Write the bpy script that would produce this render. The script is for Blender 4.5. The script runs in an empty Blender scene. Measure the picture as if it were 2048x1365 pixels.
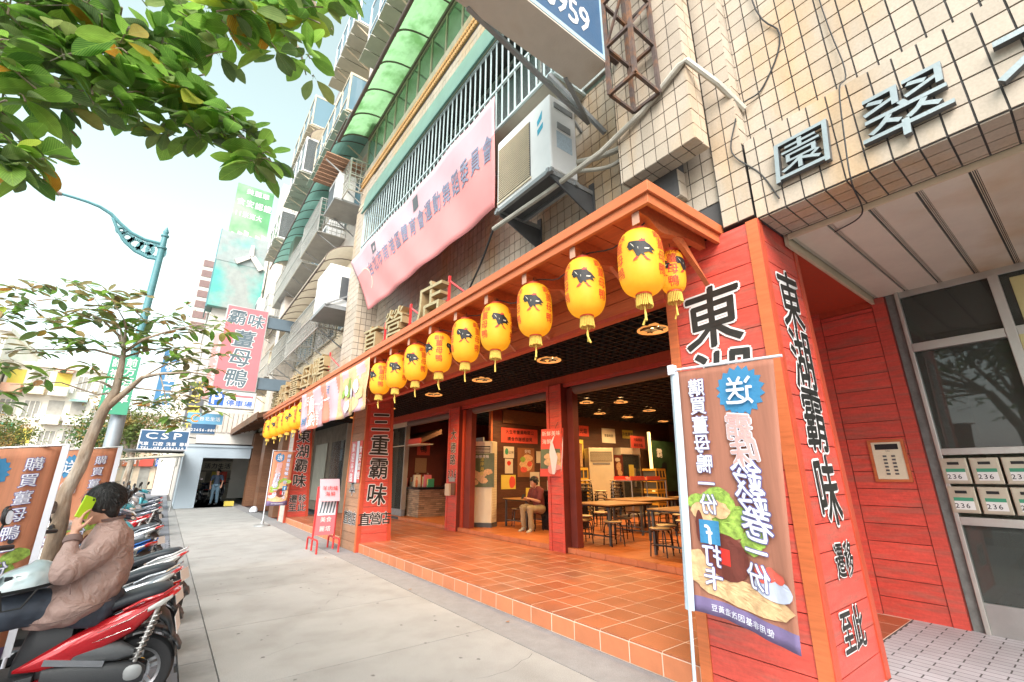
import bpy, math, random
from mathutils import Vector, Matrix
V = Vector
R = random.Random(7)
S = bpy.context.scene
COL = S.collection
# ------------------------------------------------------------------ camera
cam_d = bpy.data.cameras.new('camera'); cam_d.sensor_width = 36; cam_d.lens = 15.443
cam_d.clip_start = 0.05; cam_d.clip_end = 900
cam = bpy.data.objects.new('camera', cam_d); COL.objects.link(cam)
YAW, PITCH, FL, CH = 0.64663, 0.29440, 878.5, 1.5
cam.location = (0, 0, CH); cam.rotation_euler = (math.pi/2+PITCH, 0, -YAW)
S.camera = cam
# ------------------------------------------------------------------ sky, sun, exposure
SUN_EL, SUN_AZ = math.radians(42), math.radians(222)   # azimuth of the sun: clockwise from +Y, i.e. behind and left of the viewer
w = bpy.data.worlds.new('World'); S.world = w; w.use_nodes = True
nt = w.node_tree; nt.nodes.clear()
wo = nt.nodes.new('ShaderNodeOutputWorld'); bg = nt.nodes.new('ShaderNodeBackground')
sk = nt.nodes.new('ShaderNodeTexSky'); sk.sky_type = 'NISHITA'; sk.sun_disc = False
sk.sun_elevation = SUN_EL; sk.sun_rotation = SUN_AZ; sk.air_density = 1.0; sk.dust_density = 1.5; sk.ozone_density = 0.6
hs = nt.nodes.new('ShaderNodeHueSaturation'); hs.inputs['Hue'].default_value = 0.405; hs.inputs['Saturation'].default_value = 0.38
nt.links.new(sk.outputs[0], hs.inputs['Color']); nt.links.new(hs.outputs[0], bg.inputs[0])
bg.inputs[1].default_value = 0.15
nt.links.new(bg.outputs[0], wo.inputs[0])
sl = bpy.data.lights.new('sun', 'SUN'); sl.energy = 2.0; sl.angle = math.radians(40); sl.color = (1, .95, .88)
so = bpy.data.objects.new('sun', sl); COL.objects.link(so)
sd = V((math.sin(SUN_AZ)*math.cos(SUN_EL), math.cos(SUN_AZ)*math.cos(SUN_EL), math.sin(SUN_EL)))
so.rotation_euler = sd.to_track_quat('Z', 'Y').to_euler()
S.view_settings.view_transform = 'Standard'; S.view_settings.look = 'None'
S.view_settings.exposure = 1.45; S.view_settings.gamma = 1.0; S.view_settings.use_curve_mapping = False
S.cycles.max_bounces = 8; S.cycles.transparent_max_bounces = 12
# ------------------------------------------------------------------ surveying helpers (photo pixel -> point on a real plane)
_f = V((math.sin(YAW)*math.cos(PITCH), math.cos(YAW)*math.cos(PITCH), math.sin(PITCH)))
_r = V((math.cos(YAW), -math.sin(YAW), 0)); _u = _r.cross(_f)
def ray(x, y): return _r*((x-1024)/FL)+_u*((682.5-y)/FL)+_f
def aZ(x, y, z): d = ray(x, y); return V((0, 0, CH))+d*((z-CH)/d.z)
def aX(x, y, X): d = ray(x, y); return V((0, 0, CH))+d*(X/d.x)
def aY(x, y, Y): d = ray(x, y); return V((0, 0, CH))+d*(Y/d.y)
def scr(p):
    q = V(p)-V((0, 0, CH)); c = q.dot(_f)
    if c < .05: return None
    return (1024+FL*q.dot(_r)/c, 682.5-FL*q.dot(_u)/c, c)
# ------------------------------------------------------------------ materials
MATS = {}
def lk(t, a, b): t.links.new(a, b)
def pm(name, col, rough=.6, metal=0., var=.12, vs=3., bump=.15, bs=60., rnd=0., em=None, es=0., alpha=None, trans=0., spec=.5, wood=None, col2=None, c2s=1.5, c2t=.55, coat=0., grain=None):
    """Procedural material: base colour with noise wear, per-piece tone, fine relief."""
    if name in MATS: return MATS[name]
    m = bpy.data.materials.new(name); MATS[name] = m; m.use_nodes = True
    t = m.node_tree; n = t.nodes; b = n['Principled BSDF']
    b.inputs['Roughness'].default_value = rough; b.inputs['Metallic'].default_value = metal
    b.inputs['Specular IOR Level'].default_value = spec; b.inputs['Coat Weight'].default_value = coat
    g = n.new('ShaderNodeNewGeometry')
    mp = n.new('ShaderNodeMapping'); lk(t, g.outputs['Position'], mp.inputs[0])
    if wood: mp.inputs['Scale'].default_value = wood
    nz = n.new('ShaderNodeTexNoise'); nz.inputs['Scale'].default_value = vs; nz.inputs['Detail'].default_value = 6; nz.inputs['Roughness'].default_value = .65
    lk(t, mp.outputs[0], nz.inputs['Vector'])
    mr = n.new('ShaderNodeMapRange'); mr.inputs['From Min'].default_value = .3; mr.inputs['From Max'].default_value = .7
    mr.inputs['To Min'].default_value = 1-var; mr.inputs['To Max'].default_value = 1+var
    lk(t, nz.outputs['Fac'], mr.inputs[0])
    fac = mr.outputs[0]
    if rnd:
        oi = n.new('ShaderNodeObjectInfo'); ad = n.new('ShaderNodeMath'); ad.operation = 'ADD'
        lk(t, oi.outputs['Random'], ad.inputs[0]); lk(t, g.outputs['Random Per Island'], ad.inputs[1])
        fr = n.new('ShaderNodeMath'); fr.operation = 'FRACT'; lk(t, ad.outputs[0], fr.inputs[0])
        m2 = n.new('ShaderNodeMapRange'); m2.inputs['To Min'].default_value = 1-rnd; m2.inputs['To Max'].default_value = 1+rnd
        lk(t, fr.outputs[0], m2.inputs[0])
        mu = n.new('ShaderNodeMath'); mu.operation = 'MULTIPLY'; lk(t, fac, mu.inputs[0]); lk(t, m2.outputs[0], mu.inputs[1]); fac = mu.outputs[0]
    if grain:
        n3 = n.new('ShaderNodeTexNoise'); n3.inputs['Scale'].default_value = grain[0]; n3.inputs['Detail'].default_value = 2; lk(t, g.outputs['Position'], n3.inputs['Vector'])
        m3 = n.new('ShaderNodeMapRange'); m3.inputs['From Min'].default_value = .3; m3.inputs['From Max'].default_value = .7; m3.inputs['To Min'].default_value = 1-grain[1]; m3.inputs['To Max'].default_value = 1+grain[1]; lk(t, n3.outputs['Fac'], m3.inputs[0])
        mg = n.new('ShaderNodeMath'); mg.operation = 'MULTIPLY'; lk(t, fac, mg.inputs[0]); lk(t, m3.outputs[0], mg.inputs[1]); fac = mg.outputs[0]
    src = None
    if col2 is not None:
        n2 = n.new('ShaderNodeTexNoise'); n2.inputs['Scale'].default_value = c2s; n2.inputs['Detail'].default_value = 8; lk(t, mp.outputs[0], n2.inputs['Vector'])
        r2 = n.new('ShaderNodeMapRange'); r2.inputs['From Min'].default_value = c2t-.08; r2.inputs['From Max'].default_value = c2t+.12; lk(t, n2.outputs['Fac'], r2.inputs[0])
        mx0 = n.new('ShaderNodeMix'); mx0.data_type = 'RGBA'; mx0.inputs[6].default_value = (*col, 1); mx0.inputs[7].default_value = (*col2, 1)
        lk(t, r2.outputs[0], mx0.inputs[0]); src = mx0.outputs[2]
    vm = n.new('ShaderNodeVectorMath'); vm.operation = 'SCALE'
    if src: lk(t, src, vm.inputs[0])
    else: vm.inputs[0].default_value = col
    lk(t, fac, vm.inputs['Scale']); lk(t, vm.outputs[0], b.inputs['Base Color'])
    if bump:
        nb = n.new('ShaderNodeTexNoise'); nb.inputs['Scale'].default_value = bs; nb.inputs['Detail'].default_value = 3; lk(t, mp.outputs[0], nb.inputs['Vector'])
        bp = n.new('ShaderNodeBump'); bp.inputs['Strength'].default_value = bump; bp.inputs['Distance'].default_value = .01
        lk(t, nb.outputs['Fac'], bp.inputs['Height']); lk(t, bp.outputs[0], b.inputs['Normal'])
        rr = n.new('ShaderNodeMapRange'); rr.inputs['To Min'].default_value = max(0, rough-.12); rr.inputs['To Max'].default_value = min(1, rough+.12)
        lk(t, nz.outputs['Fac'], rr.inputs[0]); lk(t, rr.outputs[0], b.inputs['Roughness'])
    if em: b.inputs['Emission Color'].default_value = (*em, 1); b.inputs['Emission Strength'].default_value = es
    if trans:
        out = n['Material Output']; tr = n.new('ShaderNodeBsdfTranslucent'); lk(t, vm.outputs[0], tr.inputs[0])
        ms = n.new('ShaderNodeMixShader'); ms.inputs[0].default_value = trans
        lk(t, b.outputs[0], ms.inputs[1]); lk(t, tr.outputs[0], ms.inputs[2]); lk(t, ms.outputs[0], out.inputs[0])
    return m
def glassmat(name, col, clear=.7, rough=.02):
    if name in MATS: return MATS[name]
    m = bpy.data.materials.new(name); MATS[name] = m; m.use_nodes = True
    t = m.node_tree; n = t.nodes; n.remove(n['Principled BSDF']); out = n['Material Output']
    tr = n.new('ShaderNodeBsdfTransparent'); tr.inputs[0].default_value = (*col, 1)
    gl = n.new('ShaderNodeBsdfGlossy'); gl.inputs['Roughness'].default_value = rough
    df = n.new('ShaderNodeBsdfDiffuse'); df.inputs[0].default_value = (*[c*.6 for c in col], 1)
    m1 = n.new('ShaderNodeMixShader'); m1.inputs[0].default_value = clear; lk(t, df.outputs[0], m1.inputs[1]); lk(t, tr.outputs[0], m1.inputs[2])
    fr = n.new('ShaderNodeFresnel'); fr.inputs[0].default_value = 1.5
    m2 = n.new('ShaderNodeMixShader'); lk(t, fr.outputs[0], m2.inputs[0]); lk(t, m1.outputs[0], m2.inputs[1]); lk(t, gl.outputs[0], m2.inputs[2])
    lk(t, m2.outputs[0], out.inputs[0]); return m
# ------------------------------------------------------------------ glyph store (all lettering outlines are made in one go while the scene is empty)
GL = {}
def load_glyphs(spec):
    objs = []
    for ch, off in spec:
        c = bpy.data.curves.new('g', 'FONT'); c.body = ch; c.size = 1; c.offset = off; c.resolution_u = 2; c.dimensions = '2D'; c.fill_mode = 'FRONT'
        o = bpy.data.objects.new('g', c); COL.objects.link(o); objs.append((ch, off, o))
    bpy.context.view_layer.update(); dg = bpy.context.evaluated_depsgraph_get()
    for ch, off, o in objs:
        e = o.evaluated_get(dg); me = e.to_mesh()
        vs = [(v.co.x, v.co.y) for v in me.vertices]; fs = [tuple(p.vertices) for p in me.polygons]
        e.to_mesh_clear()
        if vs:
            xs = [a for a, _ in vs]; cx = (min(xs)+max(xs))/2
            if ord(ch) > 0x2E00: cy = (min(b for _, b in vs)+max(b for _, b in vs))/2; cy = cy if ch not in '一' else cy
            else: cy = .36
            vs = [(a-cx, b-cy) for a, b in vs]
            W = max(xs)-min(xs)
        else: W = .3
        GL[(ch, off)] = (vs, fs, W)
    for _, _, o in objs:
        c = o.data; bpy.data.objects.remove(o); bpy.data.curves.remove(c)
# ------------------------------------------------------------------ mesh builder
class MB:
    def __init__(s): s.v = []; s.f = []; s.m = []; s.k = 0; s.uv = None
    def mat(s, k): s.k = k; return s
    def face(s, *idx): s.f.append(tuple(idx)); s.m.append(s.k)
    def quad(s, a, b, c, d):
        i = len(s.v); s.v += [V(a), V(b), V(c), V(d)]; s.face(i, i+1, i+2, i+3); return s
    def hexa(s, p):   # 8 points: bottom 4 ccw, top 4 ccw
        i = len(s.v); s.v += [V(q) for q in p]
        for q in ((3, 2, 1, 0), (4, 5, 6, 7), (0, 1, 5, 4), (1, 2, 6, 5), (2, 3, 7, 6), (3, 0, 4, 7)): s.face(*[i+k for k in q])
        return s
    def box(s, x0, x1, y0, y1, z0, z1):
        if x0 > x1: x0, x1 = x1, x0
        if y0 > y1: y0, y1 = y1, y0
        if z0 > z1: z0, z1 = z1, z0
        return s.hexa([(x0, y0, z0), (x1, y0, z0), (x1, y1, z0), (x0, y1, z0), (x0, y0, z1), (x1, y0, z1), (x1, y1, z1), (x0, y1, z1)])
    def obox(s, c, ax, ay, az):   # half-axis vectors
        c = V(c); ax = V(ax); ay = V(ay); az = V(az)
        return s.hexa([c-ax-ay-az, c+ax-ay-az, c+ax+ay-az, c-ax+ay-az, c-ax-ay+az, c+ax-ay+az, c+ax+ay+az, c-ax+ay+az])
    def bar(s, a, b, w, h=None, up=(0, 0, 1)):
        a = V(a); b = V(b); d = b-a; L = d.length
        if L < 1e-6: return s
        d /= L; up = V(up)
        if abs(d.dot(up)) > .95: up = V((0, 1, 0)) if abs(d.y) < .9 else V((1, 0, 0))
        r = d.cross(up).normalized(); u = r.cross(d); h = h or w
        return s.obox((a+b)/2, r*w/2, d*L/2, u*h/2)
    def tube(s, pts, r, n=8, cap=True):
        pts = [V(p) for p in pts]; rs = r if isinstance(r, (list, tuple)) else [r]*len(pts); base = len(s.v)
        pr = None
        for i, p in enumerate(pts):
            d = (pts[min(i+1, len(pts)-1)]-pts[max(i-1, 0)])
            d = d.normalized() if d.length > 1e-9 else V((0, 0, 1))
            if pr is None: a = V((0, 0, 1)) if abs(d.z) < .9 else V((1, 0, 0)); x = d.cross(a).normalized()
            else: x = (pr-d*pr.dot(d)).normalized()
            pr = x; y = d.cross(x)
            for k in range(n):
                t = 2*math.pi*k/n; s.v.append(p+(x*math.cos(t)+y*math.sin(t))*rs[i])
        for i in range(len(pts)-1):
            for k in range(n):
                a = base+i*n+k; b = base+i*n+(k+1) % n; s.face(a, b, b+n, a+n)
        if cap:
            s.face(*[base+k for k in range(n)][::-1]); s.face(*[base+(len(pts)-1)*n+k for k in range(n)])
        return s
    def lathe(s, prof, c=(0, 0, 0), n=24, M=None, cap=True):  # prof: list of (r, z)
        base = len(s.v); c = V(c)
        for r, z in prof:
            for k in range(n):
                t = 2*math.pi*k/n; p = V((r*math.cos(t), r*math.sin(t), z))
                if M: p = M @ p
                s.v.append(c+p)
        for i in range(len(prof)-1):
            for k in range(n):
                a = base+i*n+k; b = base+i*n+(k+1) % n; s.face(a, b, b+n, a+n)
        if cap: s.face(*[base+k for k in range(n)][::-1]); s.face(*[base+(len(prof)-1)*n+k for k in range(n)])
        return s
    def loft(s, secs, n=16, pw=2.4, cap=True):
        """secs: (centre, side vector * halfwidth, up vector * halfheight[, power])"""
        base = len(s.v)
        for sec in secs:
            c, a, b = V(sec[0]), V(sec[1]), V(sec[2]); q = sec[3] if len(sec) > 3 else pw
            for k in range(n):
                t = 2*math.pi*k/n; ct, st = math.cos(t), math.sin(t)
                s.v.append(c+a*(abs(ct)**(2/q)*(1 if ct >= 0 else -1))+b*(abs(st)**(2/q)*(1 if st >= 0 else -1)))
        for i in range(len(secs)-1):
            for k in range(n):
                a = base+i*n+k; b = base+i*n+(k+1) % n; s.face(a, b, b+n, a+n)
        if cap: s.face(*[base+k for k in range(n)][::-1]); s.face(*[base+(len(secs)-1)*n+k for k in range(n)])
        return s
    def prism(s, pts, fm, h0, h1):   # 2D outline extruded between heights h0 and h1 of map fm(x, y, h)
        i = len(s.v); n = len(pts)
        s.v += [fm(x, y, h0) for x, y in pts]+[fm(x, y, h1) for x, y in pts]
        s.face(*[i+k for k in range(n)][::-1]); s.face(*[i+n+k for k in range(n)])
        for k in range(n): s.face(i+k, i+(k+1) % n, i+n+(k+1) % n, i+n+k)
        return s
    def flat(s, pts, fm, h=0, ml=None):
        return s.tris([(x, y) for x, y in pts], [tuple(range(len(pts)))], fm, h, ml)
    def tris(s, vs, fs, fm, h=0, ml=None):
        if ml:
            T = []
            for f in fs:
                for k in range(1, len(f)-1): T.append((vs[f[0]], vs[f[k]], vs[f[k+1]]))
            out = []; st = T; g = 0
            while st and g < 6000:
                g += 1; t = st.pop(); L = [math.dist(t[0], t[1]), math.dist(t[1], t[2]), math.dist(t[2], t[0])]; j = L.index(max(L))
                if L[j] <= ml: out.append(t); continue
                a, b, c = t[j], t[(j+1) % 3], t[(j+2) % 3]; md = ((a[0]+b[0])/2, (a[1]+b[1])/2); st += [(a, md, c), (md, b, c)]
            for t in out:
                i = len(s.v); s.v += [fm(x, y, h) for x, y in t]; s.face(i, i+1, i+2)
            return s
        i = len(s.v); s.v += [fm(x, y, h) for x, y in vs]
        for f in fs: s.face(*[i+k for k in f])
        return s
    def glyph(s, ch, cx, cy, size, fm, h=.003, off=.012, sx=1., ml=None, rot=0., shear=0.):
        """one character; its weight comes from slightly shifted copies stacked a fraction of a millimetre apart"""
        k = (ch, 0)
        if k not in GL: print('MISSING GLYPH', ch); return s
        vs, fs, W = GL[k]; c, sn = math.cos(rot), math.sin(rot)
        if size > .2: vs = [(x+.010*math.sin(7*y+3*x+ord(ch)), y+.012*math.sin(6*x+ord(ch) % 7)) for x, y in vs]
        if off > .03: D = [(.045*math.cos(t*math.pi/4), .045*math.sin(t*math.pi/4)) for t in range(8)]
        elif size > .12: D = [(0, 0), (.016, .006), (-.016, -.006), (.004, .014), (-.004, -.014)]
        elif size > .05: D = [(0, 0), (.014, .004)]
        else: D = [(0, 0)]
        for i, (dx, dy) in enumerate(D):
            pts = [(cx+size*(sx*(x+dx+shear*y)*c-(y+dy)*sn), cy+size*(sx*(x+dx+shear*y)*sn+(y+dy)*c)) for x, y in vs]
            s.tris(pts, fs, fm, h+i*.00025, ml)
        return s
    def text(s, st, cx, cy, size, fm, h=.003, off=.012, sx=1., step=None, vert=False, ml=None, shear=0., jit=0.):
        """a run of characters centred on (cx, cy)"""
        ws = [(step or (1.06 if ord(c) > 0x2E00 else .62))*size*(1 if vert else sx) for c in st]
        tot = sum(ws); p = -tot/2
        for c, wd in zip(st, ws):
            q = p+wd/2; p += wd
            if c == ' ': continue
            r = R.uniform(-jit, jit)
            if vert: s.glyph(c, cx, cy-q, size, fm, h, off, sx, ml, r, shear)
            else: s.glyph(c, cx+q, cy, size, fm, h, off, sx, ml, r, shear)
        return s
    def build(s, name, mats, parent=None, smooth=False, bevel=0., sub=0, kind=None, solid=0., me_only=False):
        off = parent.matrix_basis.translation.copy() if parent is not None and parent.parent is None else V((0, 0, 0))
        if parent is not None and parent.parent is not None: off = parent.parent.matrix_basis.translation.copy()
        me = bpy.data.meshes.new(name)
        me.from_pydata([tuple(p-off) for p in s.v], [], s.f)
        ms = mats if isinstance(mats, (list, tuple)) else [mats]
        for m in ms: me.materials.append(m)
        if len(ms) > 1: me.polygons.foreach_set('material_index', s.m)
        if smooth: me.polygons.foreach_set('use_smooth', [True]*len(me.polygons))
        if s.uv:
            ul = me.uv_layers.new(name='uv'); d = []
            for f in s.f:
                for i in f: d += list(s.uv[i])
            ul.data.foreach_set('uv', d)
        me.update()
        if smooth and len(me.polygons) > 0: me.set_sharp_from_angle(angle=math.radians(42))
        o = bpy.data.objects.new(name, me); COL.objects.link(o)
        if parent is not None: o.parent = parent
        if bevel:
            b = o.modifiers.new('b', 'BEVEL'); b.width = bevel; b.segments = 2; b.limit_method = 'ANGLE'; b.angle_limit = math.radians(40)
        if sub: q = o.modifiers.new('s', 'SUBSURF'); q.levels = sub; q.render_levels = sub
        if solid: q = o.modifiers.new('t', 'SOLIDIFY'); q.thickness = solid; q.offset = 0
        if kind: o['kind'] = kind
        return o
def tag(o, label=None, cat=None, group=None, kind=None):
    if label: o['label'] = label
    if cat: o['category'] = cat
    if group: o['group'] = group
    if kind: o['kind'] = kind
    return o
def thing(name, label, cat, loc=(0, 0, 0), group=None):
    o = bpy.data.objects.new(name, None); COL.objects.link(o); o.location = loc; o.empty_display_size = .1
    return tag(o, label, cat, group)
def structure(name, mb, mat, **k): return tag(mb.build(name, mat, **k), kind='structure')
def kids(o): return [c for c in bpy.data.objects if c.parent == o]
def dup(root, loc, label=None, rz=None, group=None, sc=None, remat=None, ch=None):
    """copy a thing with copies of its parts and sub-parts; mesh data is shared"""
    r = root.copy(); COL.objects.link(r); r.location = loc
    if rz is not None: r.rotation_euler.z = rz
    if sc is not None: r.scale = (sc,)*3 if not isinstance(sc, tuple) else sc
    if label: r['label'] = label
    if group: r['group'] = group
    for c in (ch if ch is not None else kids(root)):
        d = c.copy(); COL.objects.link(d); d.parent = r
        if remat: swap(d, remat)
        for g in kids(c):
            e = g.copy(); COL.objects.link(e); e.parent = d
            if remat: swap(e, remat)
    return r
def swap(o, remat):
    for i, sl_ in enumerate(o.material_slots):
        if sl_.material and sl_.material.name in remat:
            nm = remat[sl_.material.name]; sl_.link = 'OBJECT'; sl_.material = MATS[nm]
def inst(name, me, loc, parent, mat=None, rot=None, sc=None):
    o = bpy.data.objects.new(name, me); COL.objects.link(o); o.parent = parent
    o.location = V(loc)-(parent.location if parent and parent.type == 'EMPTY' else V((0, 0, 0)))
    if rot is not None: o.rotation_euler = rot
    if sc is not None: o.scale = sc
    return o
def sm(pts, n=6):   # smooth curve through points
    p = [V(q) for q in pts]; p = [p[0]*2-p[1]]+p+[p[-1]*2-p[-2]]; out = []
    for i in range(1, len(p)-2):
        for k in range(n):
            t = k/n; a, b, c, d = p[i-1:i+3]
            out.append(.5*((2*b)+(c-a)*t+(2*a-5*b+4*c-d)*t*t+(3*b-a-3*c+d)*t**3))
    return out+[p[-2]]
def P(O, u, v):   # flat map (x, y, h) on a plane with origin O, right u, up v
    O = V(O); u = V(u); v = V(v); n = u.cross(v).normalized()
    return lambda x, y, h=0: O+u*x+v*y+n*h
XR, YR, ZR = V((1, 0, 0)), V((0, 1, 0)), V((0, 0, 1))
def faceS(O): return P(O, -YR, ZR)     # plane seen from the street (normal -X), reading left to right = -Y
def faceN(O): return P(O, XR, ZR)      # plane seen from the viewer (normal -Y)
T_CH = '東湖霸味三重遷移至此直營店本薑母鴨送購買一份打卡鈴卷停車場園翠台北市南港區體育會運動舞蹈委員大長德路活力生前方右轉請禮讓行人機駕訓汽專科口腔米寬華禮炒年鄭重聲明營業時間即日起新鮮好吃每週公休誠徵洗碗工讀生優惠中西藥味自取冷氣開放歡迎光臨食安認證特價元月美食麗塔羊肉爐海鮮客來不另加基因改造黃豆使用台灣套房出售非洲涼拌外賣內用敬請見諒謝合作感'
LT = '0123456789%TELCSP:FAXfDIN#-OR'
spec = [(c, 0) for c in dict.fromkeys(T_CH+LT)]
load_glyphs(spec)
def outlined(mb, st, cx, cy, size, fm, front=0, back=1, h=.004, **k):
    st0 = R.getstate(); mb.mat(back).text(st, cx, cy, size, fm, h=h, off=.045, **k)
    R.setstate(st0); mb.mat(front).text(st, cx, cy, size, fm, h=h+.003, off=.012, **k); mb.mat(0)
# ------------------------------------------------------------------ palette
M_conc = pm('concrete', (.355, .352, .34), .8, var=.10, vs=1.2, bump=.5, bs=220, rnd=.05, grain=(170, .22), col2=(.31, .305, .29), c2s=2.2, c2t=.55)
M_conc2 = pm('concrete_strip', (.26, .26, .265), .85, var=.12, vs=6, bump=.3, bs=200, grain=(190, .2))
M_paver = pm('grey_paver', (.20, .21, .24), .85, var=.15, bump=.2, rnd=.18)
M_asph = pm('asphalt', (.07, .07, .075), .85, var=.2, vs=8, bump=.4, bs=250)
M_terra = pm('terracotta', (.40, .125, .055), .38, var=.18, vs=3.5, bump=.08, bs=60, rnd=.13, grain=(70, .10), col2=(.33, .13, .075), c2s=1.1, c2t=.56)
M_terra2 = pm('terracotta_riser', (.58, .20, .09), .5, var=.12, vs=4, bump=.05, rnd=.07)
M_grout = pm('pale_grout', (.74, .56, .44), .9)
M_wpav = pm('white_paver', (.44, .43, .45), .6, var=.10, bump=.06, rnd=.06)
M_dgrout = pm('dark_grout', (.085, .08, .078), .9)
M_tile = pm('cream_tile', (.47, .395, .31), .38, var=.10, vs=2.0, bump=.05, bs=70, rnd=.08, col2=(.50, .34, .19), c2s=1.3, c2t=.57, wood=(1.5, 1.5, .4), grain=(60, .07))
M_tilew = pm('pale_tile', (.62, .56, .49), .45, var=.08, bump=.05, rnd=.05)
M_red = pm('red_plank', (.64, .085, .06), .42, var=.16, vs=3, bump=.16, bs=22, rnd=.10, col2=(.48, .11, .08), c2s=1.3, c2t=.56, grain=(45, .07), wood=(2, 2, 16), coat=.15)
M_red2 = pm('red_trim', (.50, .075, .035), .45, var=.12, vs=3, bump=.12, bs=22, rnd=.05, wood=(6, 6, 2))
M_orange = pm('orange_timber', (.56, .15, .05), .5, var=.16, vs=3, bump=.12, bs=22, rnd=.08, wood=(9, 1.2, 14))
M_brownw = pm('weathered_timber', (.40, .22, .13), .6, var=.2, vs=3, bump=.2, bs=22, rnd=.15, wood=(9, 1.5, 14))
M_dred = pm('dark_red_timber', (.17, .03, .02), .55, var=.2, vs=3, rnd=.1)
M_brownd = pm('brown_plank', (.18, .085, .045), .5, var=.25, vs=3, bump=.12, bs=22, rnd=.15, wood=(2, 2, 14))
M_black = pm('black_paint', (.012, .012, .012), .6, var=.2)
M_blackg = pm('black_gloss', (.015, .015, .017), .25, var=.2)
M_steel = pm('steel', (.50, .50, .48), .35, metal=.9, var=.1)
M_alu = pm('aluminium', (.55, .54, .50), .38, metal=.75, var=.08)
M_grey = pm('grey_metal', (.30, .31, .31), .5, metal=.3, var=.15)
M_dgrey = pm('dark_grey_metal', (.10, .105, .11), .5, metal=.2, var=.2)
M_rust = pm('rusty_steel', (.10, .07, .06), .75, var=.3, vs=14, col2=(.20, .09, .04), c2s=9)
M_white = pm('white_paint', (.78, .78, .76), .45, var=.05, vs=4, bump=.03)
M_cream = pm('cream_paint', (.66, .56, .40), .55, var=.08)
M_creamA = pm('ac_cream', (.74, .68, .50), .5, var=.06)
M_soff = pm('soffit_panel', (.74, .69, .58), .6, var=.10, vs=1.6, bump=.08, col2=(.60, .46, .30), c2s=1.1, c2t=.6)
M_lwhite = pm('letter_white', (.80, .78, .76), .55, var=.04)
M_lblack = pm('letter_black', (.022, .022, .02), .45, var=.3, vs=12, bump=.1)
M_lred = pm('letter_red', (.62, .03, .02), .55, var=.1)
M_silver = pm('letter_silver', (.34, .39, .40), .35, metal=.35, var=.1)
M_pink = pm('pink_cloth', (.82, .31, .30), .75, var=.07, vs=1.2, bump=.05, trans=.18)
M_ppink = pm('pale_and_lit_pink_cloth', (.78, .52, .56), .75, var=.07, vs=1.2, trans=.3)
M_pinksign = pm('pink_sign', (.66, .17, .19), .5, var=.04)
M_slate = pm('slate_letter', (.10, .145, .17), .6, var=.15)
M_blue = pm('sign_blue', (.03, .13, .48), .5, var=.05)
M_navy = pm('sign_navy', (.035, .10, .20), .45, var=.08)
M_green = pm('sign_green', (.05, .30, .17), .55, var=.1)
M_teal = pm('teal_paint', (.08, .23, .25), .5, var=.12, bump=.05)
M_turq = pm('turquoise_paint', (.10, .42, .37), .75, var=.12, col2=(.32, .35, .33), c2s=.5, c2t=.50)
M_greenaw = pm('green_awning', (.34, .62, .32), .4, var=.14, vs=2.5, trans=.55, col2=(.16, .36, .13), c2s=2.4, c2t=.57)
M_paleaw = pm('pale_green_awning', (.26, .44, .36), .4, var=.12, vs=2.5, trans=.35)
M_cloth = pm('beige_awning', (.58, .50, .38), .6, var=.12, trans=.3)
M_brownrib = pm('brown_rib', (.16, .12, .10), .6)
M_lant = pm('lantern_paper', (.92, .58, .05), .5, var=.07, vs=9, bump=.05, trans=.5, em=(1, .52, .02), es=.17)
M_lantg = pm('lantern_tassel', (.72, .52, .10), .7, var=.1)
M_lantr = pm('lantern_cap', (.72, .10, .05), .5)
M_comb = pm('comb_red', (.65, .04, .02), .6)
M_glow = pm('lamp_glow', (1, .7, .4), .5, em=(1, .60, .24), es=9.)
M_copper = pm('copper_reflector', (.72, .36, .16), .3, metal=.8, var=.05, em=(1, .40, .10), es=.35)
M_glass = glassmat('window_glass', (.75, .80, .80), .75)
M_dglass = glassmat('dark_window_glass', (.42, .46, .42), .8)
M_bglass = glassmat('blue_window_glass', (.35, .58, .70), .25)
M_floor = pm('shop_floor', (.46, .14, .035), .42, var=.16, vs=2, rnd=.1)
M_ceil = pm('ceiling_black', (.010, .010, .010), .8)
M_shut = pm('shutter_grey', (.15, .11, .09), .5, var=.1)
M_brick = pm('counter_brick', (.36, .24, .15), .8, var=.2, bump=.4, bs=50, rnd=.3)
M_tabw = pm('table_wood', (.36, .19, .06), .35, var=.12, wood=(1, 8, 1))
M_seatw = pm('stool_wood', (.62, .42, .20), .4, var=.1)
M_skin = pm('skin', (.56, .30, .20), .5, var=.05, bump=.03, spec=.4)
M_hair = pm('black_hair', (.014, .012, .011), .55, var=.4, vs=30, bump=.5, bs=120)
M_jack = pm('brown_jacket', (.36, .235, .20), .55, var=.08, vs=4, bump=.25, bs=24)
M_jean = pm('dark_jeans', (.045, .055, .075), .75, var=.2, vs=8, bump=.2, bs=50)
M_shoe = pm('brown_leather', (.20, .07, .035), .35, var=.2)
M_lime = pm('lime_phone_case', (.45, .68, .03), .35, var=.03)
M_tyre = pm('tyre_rubber', (.022, .022, .024), .75, var=.2, bump=.3, bs=120)
M_plastic = pm('black_plastic', (.035, .037, .04), .5, var=.15, bump=.1, bs=150)
M_seatv = pm('seat_vinyl', (.028, .034, .042), .5, var=.12, bump=.1, bs=90)
M_sred = pm('scooter_red', (.52, .012, .018), .16, metal=.25, var=.06, vs=1, bump=.0, coat=.8)
M_swhite = pm('scooter_white', (.74, .75, .76), .22, var=.04, bump=0, coat=.6)
M_sblue = pm('scooter_blue', (.01, .16, .62), .18, metal=.2, var=.06, bump=0, coat=.8)
M_ssilv = pm('scooter_silver', (.45, .48, .52), .25, metal=.5, var=.06, bump=0, coat=.5)
M_sdark = pm('scooter_dark', (.05, .06, .09), .22, metal=.3, var=.06, bump=0, coat=.6)
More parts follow.
